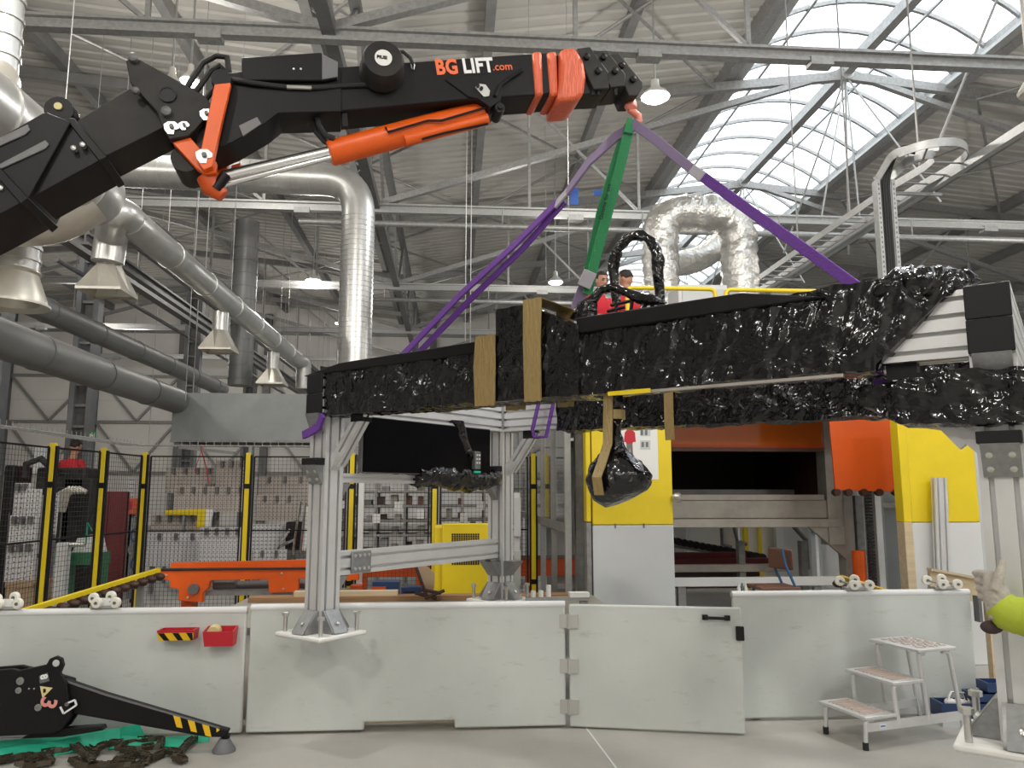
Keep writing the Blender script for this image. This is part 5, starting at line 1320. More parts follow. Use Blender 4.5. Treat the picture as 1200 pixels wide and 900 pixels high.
for (x, y) in ((195, 674), (330, 672), (332, 690), (220, 700)): MB().rev(p.at(x, y), (0, -1, 0), [(0, 0.012), (0.01, 0.012), (0.012, 0.002)], 8).build('bolt_head', 'bolt', om)
for x in (p.at(215, 700).x, p.at(332, 690).x, p.at(415, 690).x): MB().box(x - 0.06, x + 0.06, 8.72, 8.9, 0, p.at(215, 690).z).build('leg', 'orange_sheet', om)
t = thing('orange_rail', atY(550, 670, 10.9), 'orange rail continuing behind the posts at centre', 'rail')
p = PY(10.9); a = p.at(400, 678); b = p.at(690, 652); MB().box(a.x, b.x, 10.9, 11.0, b.z - 0.26, b.z - 0.02).build('beam', 'orange_sheet', t)
for k in range(5): x = a.x + 0.3 + k * 0.75; MB().box(x - 0.04, x + 0.04, 10.92, 10.98, 0, b.z - 0.26).build('leg', 'orange_sheet', t)
MB().box(a.x, b.x, 10.86, 10.90, b.z - 0.02, b.z + 0.02).build('cap_rail', 'steel_dark', t)

# exit sign on the column, and the grey-blue cart by the red panel
p = PY(15.7); a = p.at(103, 515); b = p.at(111, 506)
t = thing('exit_sign', (a + b) / 2, 'small green escape sign on the lattice column behind the left worker', 'sign')
MB().box(a.x, b.x, 15.72, 15.78, a.z, b.z).build('plate', 'sign_green', t)
cx_ = (a.x + b.x) / 2; cz_ = (a.z + b.z) / 2; h_ = (b.z - a.z)
MB().prism([(cx_ - 0.04, 15.715, cz_ - 0.3 * h_), (cx_ + 0.0, 15.715, cz_ - 0.05 * h_), (cx_ + 0.035, 15.715, cz_ - 0.3 * h_), (cx_ + 0.02, 15.715, cz_ + 0.2 * h_), (cx_ - 0.03, 15.715, cz_ + 0.25 * h_)], (0, 0.004, 0)).build('running_figure', 'paper', t)
MB().ball((cx_ - 0.0, 15.715, cz_ + 0.36 * h_), 0.012).build('figure_head', 'paper', t)
MB().box(cx_ + 0.045, cx_ + 0.055, 15.712, 15.72, cz_ - 0.35 * h_, cz_ + 0.35 * h_).build('figure_door', 'paper', t)
p = PY(11.6); a = p.at(152, 690); b = p.at(164, 605)
t = thing('hose_cart', (a.x, 11.7, 0), 'grey cart hung with blue hoses between red panel and corner post', 'cart')
for x in (a.x, b.x): MB().box(x - 0.02, x + 0.02, 11.68, 11.72, 0.06, b.z).build('upright', 'galv', t)
for k in range(4): z = 0.2 + k * 0.32; MB().box(a.x, b.x, 11.66, 11.74, z, z + 0.03).build('shelf', 'galv', t)
for k in range(5):
    c = V(((a.x + b.x) / 2 + 0.03 * math.sin(k * 2), 11.62, 0.35 + k * 0.2)); MB().tube([c + V((0.07 * math.cos(q * 0.7), -0.01 * q / 4, 0.09 * math.sin(q * 0.7))) for q in range(9)], 0.016, 6, closed=True).build('hose_loop', 'blue_paint' if k % 2 else 'hood_grey', t)
for x in (a.x, b.x): MB().rev((x, 11.68, 0.03), (0, 1, 0), [(0, 0.01), (0, 0.03), (0.04, 0.03), (0.04, 0.01)], 10).build('wheel', 'rubber', t)
# ================================================================== MACHINE LINE BEHIND THE BARRIER
YP = 7.4; P7 = PY(YP)
a = P7.at(692, 700); b = P7.at(786, 500); zs = P7.at(740, 615).z
mp_ = thing('machine_pillar', ((a.x + b.x) / 2, YP, 0), 'yellow and grey machine pillar with a clothing poster, centre right', 'machine guard')
MB().box(a.x + 0.03, b.x, YP, YP + 0.16, zs, 2.42).build('upper_panel', 'yellow', mp_, bevel=0.008)
MB().box(a.x + 0.03, b.x, YP, YP + 0.16, 0.0, zs - 0.004).build('lower_panel', 'panel_grey', mp_, bevel=0.008)
MB().box(a.x - 0.03, a.x + 0.015, YP - 0.01, YP + 0.14, zs + 0.03, 2.42).build('side_strip', 'yellow', mp_, bevel=0.004)
MB().box(a.x - 0.03, a.x + 0.015, YP - 0.01, YP + 0.14, 0, zs + 0.02).build('side_post', 'galv', mp_, bevel=0.004)
for x in (0.28, 0.62): 
    q = a.x + (b.x - a.x) * x + 0.02; MB().box(q - 0.006, q + 0.006, YP - 0.008, YP, zs - 0.03, zs + 0.012).build('clip', 'steel_dark', mp_)
c = P7.at(788, 583); MB().rev(c + V((0.02, -0.02, 0)), (1, -0.2, 0), [(-0.03, 0.02), (0.0, 0.045), (0.04, 0.05), (0.06, 0.03), (0.065, 0.002)], 14).build('knob', 'bolt', mp_)
# poster: figure in red top, grey icons
po = P7.at(709, 562); pt = P7.at(770, 496)
ps = MB().box(po.x, pt.x, YP - 0.004, YP - 0.001, po.z, pt.z + 0.06).build('poster', 'paper', mp_)
def flat(name, pts, m, off=-0.006): MB().prism([P7.at(*p) + V((0, off, 0)) for p in pts], (0, 0.001, 0)).build(name, m, ps)
flat('printed_top', [(732, 507), (735, 503), (740, 503), (744, 507), (745, 518), (742, 518), (741, 520), (734, 520), (733, 518), (731, 518)], 'red_plastic')
flat('printed_trousers', [(734, 520), (741, 520), (742, 536), (739, 536), (738, 524), (737, 536), (734, 536)], 'grey_cloth')
flat('printed_icon', [(750, 503), (762, 503), (762, 511), (750, 511)], 'panel_grey'); flat('printed_icon', [(750, 516), (762, 516), (762, 527), (750, 527)], 'panel_grey')
for (x, y) in ((752, 507), (757, 507), (753, 521), (758, 521)): flat('printed_mark', [(x - 1.5, y - 3), (x + 1.5, y - 3), (x + 1.5, y + 3), (x - 1.5, y + 3)], 'grey_cloth', -0.008)
# right pillar
Y7 = 6.95; PR = PY(Y7); a2 = PR.at(1068, 690); b2 = PR.at(1140, 505); zs2 = PR.at(1100, 612).z
m2 = thing('machine_pillar', ((a2.x + b2.x) / 2, Y7, 0), 'yellow and grey machine pillar at right with an aluminium bar before it', 'machine guard')
MB().box(a2.x + 0.05, b2.x, Y7, Y7 + 0.14, zs2, 2.42).build('upper_panel', 'yellow', m2, bevel=0.008)
MB().box(a2.x + 0.05, b2.x, Y7, Y7 + 0.14, 0, zs2 - 0.004).build('lower_panel', 'panel_light', m2, bevel=0.008)
MB().box(a2.x - 0.03, a2.x + 0.05, Y7 - 0.01, Y7 + 0.12, zs2, 2.42).build('side_strip', 'yellow', m2, bevel=0.006)
MB().box(a2.x - 0.03, a2.x + 0.05, Y7 - 0.01, Y7 + 0.12, 0, zs2).build('side_post', 'wood_pale', m2, bevel=0.006)
q0_ = PR.at(1093, 560); q1_ = PR.at(1098, 676)
profile((q0_.x - 0.0, Y7 - 0.09, q0_.z), (q1_.x - 0.02, Y7 - 0.09, 0.4), 0.12, 0.06, 2, 1).build('bar', 'alu', m2, smooth=False)
t = thing('timber_board', PR.at(1125, 690), 'pale timber board resting along the barrier at right', 'timber')
pr = PY(6.2); A_ = pr.at(1090, 668); B_ = pr.at(1172, 682)
MB().prism([pr.at(1090, 668), pr.at(1175, 684), pr.at(1175, 708), pr.at(1090, 700)], (0, 0.04, 0)).build('board', 'wood_pale', t, bevel=0.004)
MB().beam(pr.at(1089, 667), pr.at(1175, 683), 0.07, 0.02).build('cap', 'wood_pale', t)
for px in (1100, 1165): q = pr.at(px, 700); MB().box(q.x - 0.03, q.x + 0.03, 6.24, 6.30, 0, q.z + 0.02).build('leg', 'wood_pale', t)
# press body: portal with cross beam, amber screen and dark throat
YM = 8.6; PM = PY(YM)
pb = thing('press_machine', PM.at(885, 640), 'grey steel press portal with dark opening and amber screen', 'machine')
x0 = PM.at(770, 600).x; x1 = PM.at(985, 600).x; z0 = PM.at(880, 618).z; z1 = PM.at(880, 586).z; zt = 2.40
zo = PM.at(880, 529).z; za = PM.at(880, 524).z
MB().box(x0, x1, YM, YM + 0.20, z0 + 0.10, z1).build('cross_beam', 'machine_metal', pb, bevel=0.006)
MB().box(x0, x1, YM - 0.03, YM + 0.12, z0, z0 + 0.095).build('lower_flange', 'machine_metal', pb, bevel=0.006)
MB().box(x0, PM.at(965, 582).x, YM - 0.02, YM + 0.06, z1, z1 + 0.06).build('sill', 'machine_metal', pb)
xr0 = PM.at(967, 560).x; xr1 = PM.at(985, 560).x
MB().box(xr0, xr1, YM - 0.02, YM + 0.2, z0 - 0.2, zt).build('upright', 'machine_metal', pb, bevel=0.006)
MB().box(xr1 + 0.02, xr1 + 0.14, YM + 0.02, YM + 0.2, 0, z1 + 0.05).build('leg', 'machine_metal', pb, bevel=0.006)
MB().box(xr1 + 0.17, xr1 + 0.26, YM + 0.02, YM + 0.2, 0, z1 + 0.05).build('leg', 'galv', pb, bevel=0.006)
MB().prism([(xr0 - 0.22, YM, z0), (xr1 + 0.02, YM, z0), (xr1 + 0.02, YM, z0 - 0.36)], (0, 0.05, 0)).build('gusset', 'machine_metal', pb)
MB().box(x0, xr0, YM + 0.0, YM + 0.05, zo, za + 0.02).build('lintel', 'brown_board', pb)
MB().box(x0, xr0 + 0.05, YM - 0.005, YM + 0.01, za + 0.02, zt).build('amber_screen', 'amber_pane', pb)
MB().box(x0, xr0 + 0.06, YM - 0.01, YM + 0.03, za - 0.005, za + 0.025).build('screen_rail', 'orange_sheet', pb)
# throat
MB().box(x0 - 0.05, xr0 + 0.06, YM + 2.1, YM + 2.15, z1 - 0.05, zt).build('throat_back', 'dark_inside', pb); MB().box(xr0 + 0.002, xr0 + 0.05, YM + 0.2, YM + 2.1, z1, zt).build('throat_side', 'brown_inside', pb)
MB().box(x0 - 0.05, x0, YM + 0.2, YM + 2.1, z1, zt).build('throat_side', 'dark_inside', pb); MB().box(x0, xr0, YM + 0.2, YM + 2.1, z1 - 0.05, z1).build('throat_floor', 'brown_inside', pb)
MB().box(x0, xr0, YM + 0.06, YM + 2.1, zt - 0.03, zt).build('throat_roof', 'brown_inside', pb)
for px in (812, 850, 872, 905, 930):
    c = PM.at(px, 510); pts = [V((c.x + dx, YM + 0.14, c.z + dz)) for dx, dz in ((-0.12, -0.10), (-0.08, 0.02), (0.0, 0.06), (0.08, 0.0), (0.16, 0.02))]
    MB().tube(pts, 0.010, 6).build('amber_hose', 'orange_paint', pb)
MB().box(x0, xr0 - 0.1, YM + 0.6, YM + 0.8, z1 + 0.02, z1 + 0.12).build('tool_bar', 'steel_dark', pb)
# deck on top, which carries the workers and the cabinet
ZD = 2.46
dk = thing('machine_deck', (3.6, 9.6, 2.4), 'grey walkway deck on top of the press, behind the wrapped beam', 'platform')
MB().box(1.2, 6.4, 7.66, 12.2, ZD - 0.05, ZD).build('deck', 'steel_dark', dk)
for x in (1.28, 6.3):
    for y in (7.75, 12.1): MB().box(x - 0.05, x + 0.05, y - 0.05, y + 0.05, 0, ZD - 0.05).build('leg', 'galv', dk)
YR = 8.3; R8 = PY(YR); zr = R8.at(840, 339).z
r1 = R8.at(838, 339).x; r2 = R8.at(850, 340).x; r3 = R8.at(962, 342).x; r0_ = R8.at(735, 338).x
rz_ = R8.at(842, 357).z
for lab, pts in (('yellow tubular guard rail left of the gap, in front of the foil duct', [(r0_, YR, ZD), (r0_, YR, zr), (r1, YR, zr), (r1, YR, rz_ - 0.1), (r1, YR, ZD)]), ('yellow tubular guard rail right of the gap', [(r2, YR, ZD), (r2, YR, zr), (r3, YR, zr), (r3, YR, ZD)])):
    t = thing('guard_rail', pts[0], lab, 'railing', 'yellow guard rails on the press')
    MB().tube(bend(pts, 0.07, 5), 0.024, 10).build('tube', 'yellow', t)
    MB().tube([(pts[0][0], YR, ZD + 0.62), (pts[-1][0], YR, ZD + 0.62)], 0.018, 8).build('mid_tube', 'yellow', t)
    for q in (pts[0], pts[-1]): MB().box(q[0] - 0.05, q[0] + 0.05, YR - 0.05, YR + 0.05, ZD, ZD + 0.012).build('foot', 'yellow', t)
    q = pts[3] if lab.startswith('yellow tubular guard rail left') else pts[0]
    MB().rev((q[0], YR, rz_ - 0.04), Z, [(0, 0.03), (0, 0.038), (0.08, 0.038), (0.08, 0.03)], 10).build('coupling', 'yellow', t)
c9 = PY(9.6); a = c9.at(796, 380); b = c9.at(852, 334)
t = thing('control_cabinet', ((a.x + b.x) / 2, 9.8, ZD), 'pale control cabinet on the deck behind the yellow rail', 'cabinet')
MB().box(a.x, b.x, 9.6, 10.1, ZD, b.z).build('body', 'panel_light', t, bevel=0.01); MB().box(a.x + 0.05, b.x - 0.05, 9.585, 9.6, ZD + 0.1, b.z - 0.06).build('door', 'panel_grey', t, bevel=0.004)
MB().box(b.x - 0.12, b.x - 0.09, 9.57, 9.585, ZD + 0.6, ZD + 0.75).build('handle', 'black_plastic', t)
# orange guard flap
og = thing('orange_guard', PY(7.7).at(1015, 575), 'orange folded guard flap hanging between press and right pillar', 'guard')
pg = PY(7.7)
MB().prism([pg.at(*p) for p in ((970, 470), (1043, 470), (1061, 577), (979, 574))], (0, 0.02, 0)).build('sheet', 'orange_sheet', og, bevel=0.003)
MB().prism([pg.at(*p) for p in ((1042, 470), (1049, 474), (1064, 579), (1060, 580))], (0, 0.09, 0)).build('edge', 'orange_sheet', og)
for px in (980, 994, 1012, 1030, 1050):
    c = pg.at(px, 577); MB().rev(c + V((0, -0.03, 0)), (0, 1, 0), [(0, 0.008), (0, 0.036), (0.05, 0.04), (0.08, 0.03)], 12).build('roller', 'brown_inside', og)
MB().box(pg.at(968, 470).x, pg.at(1066, 470).x, 7.72, 7.82, 2.30, 2.40).build('hanger_bar', 'galv', og)
for x in (pg.at(968, 470).x + 0.04, pg.at(1066, 470).x - 0.04): MB().box(x - 0.03, x + 0.03, 7.74, 7.80, 2.38, ZD - 0.05).build('hanger', 'galv', og)
# vertical drive chain and its post
t = thing('drive_chain_post', PM.at(1022, 690), 'black drive chain running up a pale post right of the press', 'chain drive')
pc = PY(8.3); c = pc.at(1018, 600)
c1 = pc.at(1026, 690); MB().box(c.x + 0.09, c.x + 0.16, 8.32, 8.42, 0, 2.35).build('post', 'panel_light', t)
k0 = None; z = 0.5
while z < 1.75:
    if k0 is None: k0 = MB().box(c.x - 0.035, c.x + 0.035, 8.28, 8.31, z, z + 0.028).build('link', 'rubber', t); oz = WL[k0.name] - V((0, 0, z))
    else: inst(k0, 'link', oz + V((0, 0, z)), t)
    z += 0.036
MB().box(c.x - 0.03, c.x + 0.03, 8.31, 8.34, 0.0, 1.8).build('guide', 'galv', t)
MB().cyl((c.x - 0.12, 8.35, 0.55), (c.x - 0.12, 8.35, 0.92), 0.07, n=16).build('buffer', 'orange_paint', t)
# machine frame behind the right pillar
t = thing('grey_enclosure', (5.2, 10.5, 0), 'light grey enclosure panels standing behind the orange guard', 'enclosure')
pe = PY(10.2)
for i, (px0, px1, m) in enumerate(((1000, 1030, 'panel_grey'), (1031, 1066, 'hood_grey'), (1067, 1140, 'panel_grey'), (1141, 1162, 'panel_light'), (1163, 1260, 'panel_grey'))):
    a = pe.at(px0 + 1, 600); b = pe.at(px1 - 1, 600); MB().box(a.x, b.x, 10.2, 10.26, 0, 2.40).build('panel', m, t, bevel=0.004)
for px in (1000, 1030, 1066, 1140, 1162): c = pe.at(px, 600); MB().box(c.x - 0.035, c.x + 0.035, 10.14, 10.2, 0, 2.40).build('upright', 'galv_light', t)
MB().box(pe.at(1000, 605).x, pe.at(1260, 605).x, 10.1, 10.14, 1.35, 1.42).build('rail', 'machine_metal', t)
pg2 = PY(7.6); a = pg2.at(1146, 600); MB().box(a.x, a.x + 1.6, 7.6, 7.66, 0, 2.42).build('side_screen', 'panel_grey', label='grey sheet screen behind the near right post', cat='panel')
# beneath the press: conveyor rails, rollers, far enclosure
t = thing('roller_conveyor', PY(9.6).at(870, 690), 'roller conveyor under the press with rust red side plates', 'conveyor')
pc = PY(9.5); 
def pbx(pl, y, x0, y0, x1, y1, dp, m, name, par): a = pl.at(x0, y1); b = pl.at(x1, y0); return MB().box(a.x, b.x, y, y + dp, a.z, b.z).build(name, m, par, bevel=0.004)
pbx(pc, 9.5, 770, 661, 925, 671, 0.08, 'machine_metal', 'side_rail', t)
pbx(PY(10.2), 10.2, 770, 654, 905, 663, 0.06, 'dark_red', 'red_plate', t); pbx(PY(10.3), 10.3, 770, 647, 875, 655, 0.06, 'dark_red', 'red_plate', t)
pbx(PY(9.9), 9.9, 770, 668, 890, 690, 0.06, 'brown_inside', 'red_plate', t)
for x in (2.5, 3.6, 4.4): MB().box(x - 0.04, x + 0.04, 9.55, 9.65, 0, 0.95).build('leg', 'galv', t)
pk = PY(10.6)
for k in range(16):
    c = pk.at(786 + k * 7, 633 + k * 1.3); MB().rev(c + V((0, -0.1, 0)), (0, 1, 0), [(0, 0.01), (0, 0.05), (0.1, 0.05), (0.1, 0.01)], 10).build('roller', 'rubber', t)
MB().beam(pk.at(782, 638), pk.at(895, 657), 0.06, 0.05).build('roller_rail', 'galv', t)
t = thing('white_rail', PY(8.0).at(880, 690), 'pale grey guide rail low under the press', 'rail')
p8 = PY(8.0); pbx(p8, 8.0, 770, 676, 984, 688, 0.08, 'panel_light', 'rail', t)
for px in (800, 960): c = p8.at(px, 690); MB().box(c.x - 0.04, c.x + 0.04, 8.02, 8.08, 0, c.z + 0.02).build('leg', 'galv', t)
for (px, m) in ((862, 'white_plastic'), (866, 'steel_dark'), (870, 'white_plastic')):
    c = p8.at(px, 697); MB().rev(V((c.x, 7.9, c.z)), Z, [(0, 0.018), (0.08, 0.02), (0.1, 0.01), (0.13, 0.008)], 10).build('spray_can', m, t)
t = thing('far_enclosure', (4, 13, 0), 'light panelled enclosure seen through the gap under the press', 'enclosure')
p13 = PY(12.6)
for (px0, px1) in ((775, 803), (807, 866), (878, 908), (912, 948), (964, 1010), (1012, 1060), (1062, 1110)):
    a = p13.at(px0, 640); b = p13.at(px1, 640); MB().box(a.x, b.x, 12.6, 12.65, 0, 2.3).build('panel', 'wall_sheet', t)
for px in (805, 870, 910, 950, 962): c = p13.at(px, 640); MB().box(c.x - 0.04, c.x + 0.04, 12.5, 12.6, 0, 2.3).build('upright', 'panel_light', t)
c = p13.at(872, 640); MB().box(c.x - 0.07, c.x + 0.0, 12.4, 12.5, 0, 1.9).build('yellow_post', 'yellow', t); c = p13.at(886, 640); MB().box(c.x - 0.02, c.x + 0.02, 12.4, 12.5, 0, 1.9).build('yellow_post', 'yellow', t)
a = p13.at(948, 620); b = p13.at(962, 660); MB().box(a.x, b.x, 12.45, 12.6, 0.9, 1.6).build('cable_chain', 'blue_paint', t)
c = p13.at(850, 625); MB().tube([c + V((-0.2, -0.4, 0.1)), c + V((-0.2, -0.4, -0.15)), c + V((-0.05, -0.4, -0.2))], 0.03, 8).build('gripper', 'steel_dark', t); MB().tube([c + V((0.0, -0.4, 0.15)), c + V((0.05, -0.4, -0.1)), c + V((0.2, -0.4, -0.15))], 0.03, 8).build('gripper', 'steel_dark', t)
MB().tube([p13.at(898, 612) + V((0, -1, 0)), p13.at(912, 628) + V((0, -1, 0)), p13.at(914, 660) + V((0, -1, 0))], 0.04, 8).build('grey_post', 'steel_dark', t)

# glazed partition left of the pillar, running back along the line
gp = thing('glazed_partition', (1.2, 12, 0), 'row of clear panes in aluminium posts running back beside the pillar', 'partition')
ys_ = [7.65, 8.7, 9.75, 10.8, 11.85, 12.9, 13.95, 15.0, 16.05, 17.1]; XP = 1.14
for y in ys_: MB().box(XP - 0.03, XP + 0.03, y - 0.03, y + 0.03, 0, 2.7).build('post', 'galv_light', gp)
for z, h in ((0.15, 0.05), (1.16, 0.09), (2.62, 0.06)): MB().box(XP - 0.035, XP + 0.035, ys_[0], ys_[-1], z, z + h).build('rail', 'galv', gp)
for y0_, y1_ in zip(ys_, ys_[1:]): MB().box(XP - 0.004, XP + 0.004, y0_ + 0.035, y1_ - 0.035, 1.26, 2.6).build('pane', 'clear_pane', gp)
for z in (1.6, 2.1): MB().box(XP - 0.02, XP + 0.02, ys_[2], ys_[-1], z, z + 0.03).build('glazing_bar', 'galv', gp)
t = thing('press_cabinet', (1.9, 13, 0), 'grey machine cabinets inside the glazed partition', 'cabinet')
for i, (x0_, x1_, y, h) in enumerate(((1.45, 2.1, 11.2, 2.3), (1.4, 2.0, 14.0, 2.2), (1.5, 2.2, 17.5, 2.5))):
    bd = MB().box(x0_, x1_, y, y + 0.8, 0, h).build('body', ['hood_grey', 'panel_grey', 'panel_light'][i], t, bevel=0.01); MB().box(x0_ + 0.05, x1_ - 0.05, y - 0.015, y, 0.2, h - 0.1).build('door', 'panel_grey', bd)
t = thing('slim_stand', atY(607, 650, 8.2), 'slim pale post with long grey switches left of the partition', 'post')
c = atY(606, 640, 8.2); MB().box(c.x - 0.03, c.x + 0.03, 8.2, 8.25, 0, 1.55).build('post', 'panel_light', t); MB().box(c.x - 0.035, c.x + 0.035, 8.16, 8.2, 1.1, 1.5).build('switch', 'panel_grey', t); MB().box(c.x - 0.035, c.x + 0.035, 8.16, 8.2, 0.6, 0.95).build('switch', 'panel_grey', t)
# yellow cabinet with perforated vents
YC = 7.9; PC = PY(YC); a = PC.at(517, 696); b = PC.at(588, 613)
yc = thing('yellow_cabinet', ((a.x + b.x) / 2, YC, 0), 'yellow sheet cabinet with two perforated vents beside the middle post', 'cabinet')
MB().box(a.x, b.x, YC, YC + 0.03, 0.0, b.z).build('door', 'yellow', yc, bevel=0.02); MB().box(a.x - 0.08, b.x - 0.02, YC + 0.035, YC + 0.45, 0.0, b.z - 0.03).build('body', 'yellow', yc, bevel=0.02)
for (x0, y0, x1, y1) in ((529, 625, 562, 638), (529, 653, 562, 662)):
    v = MB(); n, m_ = 12, (5 if y1 - y0 > 10 else 4)
    for i in range(n):
        for j_ in range(m_):
            c = PC.at(x0 + (x1 - x0) * (i + 0.5) / n, y0 + (y1 - y0) * (j_ + 0.5) / m_); v.box(c.x - 0.009, c.x + 0.009, YC - 0.003, YC + 0.002, c.z - 0.009, c.z + 0.009)
    v.build('vent_holes', 'rubber', yc, kind='stuff')
# odds and ends on the bench behind the barrier
t = thing('clamp_stand', atY(495, 700, 6.75), 'wooden wedge with dark clamp handles on the bench', 'clamp')
pz = PY(6.80); MB().prism([pz.at(*p) for p in ((488, 664), (497, 661), (509, 672), (508, 697), (497, 697))], (0, 0.05, 0)).build('wedge', 'cardboard', t)
for (p0_, p1_) in (((487, 694), (512, 700)), ((494, 690), (517, 694)), ((498, 700), (521, 691)), ((488, 664), (500, 698))): MB().cyl(pz.at(*p0_) - V((0, 0.06, 0)), pz.at(*p1_) - V((0, 0.06, 0)), 0.014, n=8).build('handle', 'brown_inside', t)
t = thing('blue_case', atY(480, 695, 6.5), 'dark blue case lying on the bench behind the side rail', 'case')
pz = PY(7.06); a = pz.at(470, 700); b = pz.at(494, 687); MB().box(a.x, b.x, 7.04, 7.14, a.z, b.z).build('case', 'blue_tool', t, bevel=0.008); MB().box(a.x + 0.02, b.x - 0.02, 7.035, 7.04, (a.z + b.z) / 2 - 0.005, (a.z + b.z) / 2 + 0.005).build('seam', 'black_plastic', t)
t = thing('blue_case', atY(450, 690, 7.2), 'blue and orange crate behind the side rail', 'case')
pz = PY(7.3); a = pz.at(436, 694); b = pz.at(468, 682); MB().box(a.x, b.x, 7.3, 7.5, 0, b.z).build('crate', 'blue_tool', t); MB().box(a.x, (a.x + b.x) / 2, 7.27, 7.3, 0.3, b.z - 0.04).build('front', 'orange_sheet', t)
a = atY(616, 700, 6.3); b = atY(690, 698, 6.3)
t = thing('guide_rail', atY(650, 700, 6.3), 'pale metal guide bar lying behind the barrier right of the middle post', 'bar')
MB().box(a.x, b.x, 6.28, 6.34, a.z - 0.03, a.z + 0.0).build('bar', 'galv_light', t); MB().box(a.x + 0.35, b.x - 0.0, 6.26, 6.36, a.z, a.z + 0.035).build('block', 'white_plastic', t)
for k in range(3): c = a.lerp(b, 0.12 + 0.12 * k); MB().cyl(c, c + Z * (0.05 + 0.04 * (k == 2)), 0.02, n=8).build('knob', 'white_plastic', t)
for px in (620, 684): c = atY(px, 700, 6.3); MB().box(c.x - 0.03, c.x + 0.03, 6.28, 6.34, 0, c.z - 0.03).build('leg', 'galv', t)

# conveyor arms with rollers either side
def roller_arm(p, q, n, lab, wheel='rubber'):
    p = V(p); q = V(q); t = thing('roller_track', p, lab, 'conveyor arm', 'yellow roller arms')
    MB().beam(p, q, 0.04, 0.032).build('arm', 'yellow_worn' if 'right' in lab else 'yellow', t); d = (q - p).normalized(); s = d.cross(Z).normalized()
    if s.y > 0: s = -s
    src = None
    for k in range(n):
        c = p.lerp(q, (k + 0.5) / n) - Z * 0.045 + s * 0.055
        if src is None:
            src = MB().rev(c - s * 0.04, s, [(0, 0.008), (0, 0.032), (0.03, 0.034), (0.06, 0.03), (0.08, 0.012)], 12).build('roller', 'brown_inside', t); o = WL[src.name] - c
        else: inst(src, 'roller', o + c, t)
    for f in (0.15, 0.85): c = p.lerp(q, f); MB().box(c.x - 0.025, c.x + 0.025, c.y - 0.02, c.y + 0.02, 0, c.z - 0.03).build('leg', 'galv', t)
roller_arm(atY(18, 719, 5.55), atY(186, 668, 6.9), 14, 'yellow roller arm slanting up behind the left barrier')
roller_arm(atY(984, 676, 6.5), atY(1062, 701, 5.6), 8, 'worn yellow roller arm behind the right barrier')
def dolly(c, lab, sc_=1.0):
    t = thing('roller_dolly', c, lab, 'caster dolly', 'white caster dollies on the barrier')
    MB().box(c.x - 0.075, c.x + 0.075, c.y - 0.03, c.y + 0.05, c.z, c.z + 0.016).build('base_plate', 'galv_light', t)
    MB().prism([c + V((-0.06, -0.01, 0.016)), c + V((0.06, -0.01, 0.016)), c + V((0.035, -0.01, 0.06)), c + V((-0.035, -0.01, 0.06))], (0, 0.02, 0)).build('bracket', 'white_plastic', t)
    for (dx, dy, dz) in ((-0.09, 0.05, 0.055), (-0.03, -0.035, 0.035), (0.02, 0.05, 0.065), (0.085, -0.03, 0.035)):
        w_ = c + V((dx, dy, dz)); wh = MB().rev(w_ - V((0, 0.014, 0)), (0.25, 1, 0), [(0, 0.008), (0.0, 0.03), (0.004, 0.034), (0.024, 0.034), (0.028, 0.03), (0.028, 0.008)], 18).build('wheel', 'wheel_white', t)
        MB().rev(w_ - V((0.0, 0.022, 0)), (0.25, 1, 0), [(0, 0.004), (0, 0.010), (0.01, 0.010)], 10).build('hub', 'steel_dark', wh)
        MB().cyl(w_, c + V((dx * 0.4, 0.0, 0.04)), 0.007, n=6).build('axle', 'galv', t)
zt_ = 0.81
for px, z, y, l in ((8, 0.808, YB + 0.02, 'white caster dolly on the barrier top at the left edge'), (122, 0.808, YB + 0.02, 'white caster dolly on the left barrier top beside the roller arm'), (1003, 0.868, YB + 0.08, 'white caster dolly on the right barrier top, left one'), (1106, 0.868, YB + 0.08, 'white caster dolly on the right barrier top, right one')):
    c = PY(y).at(px, 700); dolly(V((c.x, y, z)), l)
# chair behind the barrier
ch = thing('workshop_chair', (0, 0, 0), 'brown seated workshop chair with blue tubular frame behind the right barrier', 'chair')
pc_ = PY(6.9); cs = pc_.at(905, 690); zc = cs.z; ch.location = (cs.x, 6.9, 0); WL[ch.name] = V((cs.x, 6.9, 0))
zs_ = pc_.at(905, 687).z; 
MB().prism([pc_.at(884, 684), pc_.at(926, 686), pc_.at(934, 690), pc_.at(888, 688)], (0, 0.02, -0.02)).box(cs.x - 0.16, cs.x + 0.2, 6.75, 7.1, zs_ - 0.02, zs_ + 0.005).build('seat', 'brown_board', ch, bevel=0.004)
bk = pc_.at(918, 645); MB().obox(V((bk.x + 0.02, 7.02, (pc_.at(918, 645).z + pc_.at(918, 667).z) / 2)), V((0.015, 0.03, 0)), V((-0.05, 0.15, 0)), Z * 0.09).build('backrest', 'brown_board', ch, bevel=0.01)
for dy in (0.0, 0.28):
    MB().tube([(cs.x + 0.18, 6.8 + dy, 0), (cs.x + 0.17, 6.8 + dy, zs_), (cs.x + 0.11, 6.86 + dy, zs_ + 0.2), (cs.x + 0.09, 6.86 + dy, zs_ + 0.33)], 0.013, 8).build('leg', 'blue_paint', ch)
    MB().tube([(cs.x - 0.12, 6.8 + dy, 0), (cs.x - 0.10, 6.8 + dy, zs_ - 0.02)], 0.013, 8).build('leg', 'blue_paint', ch)

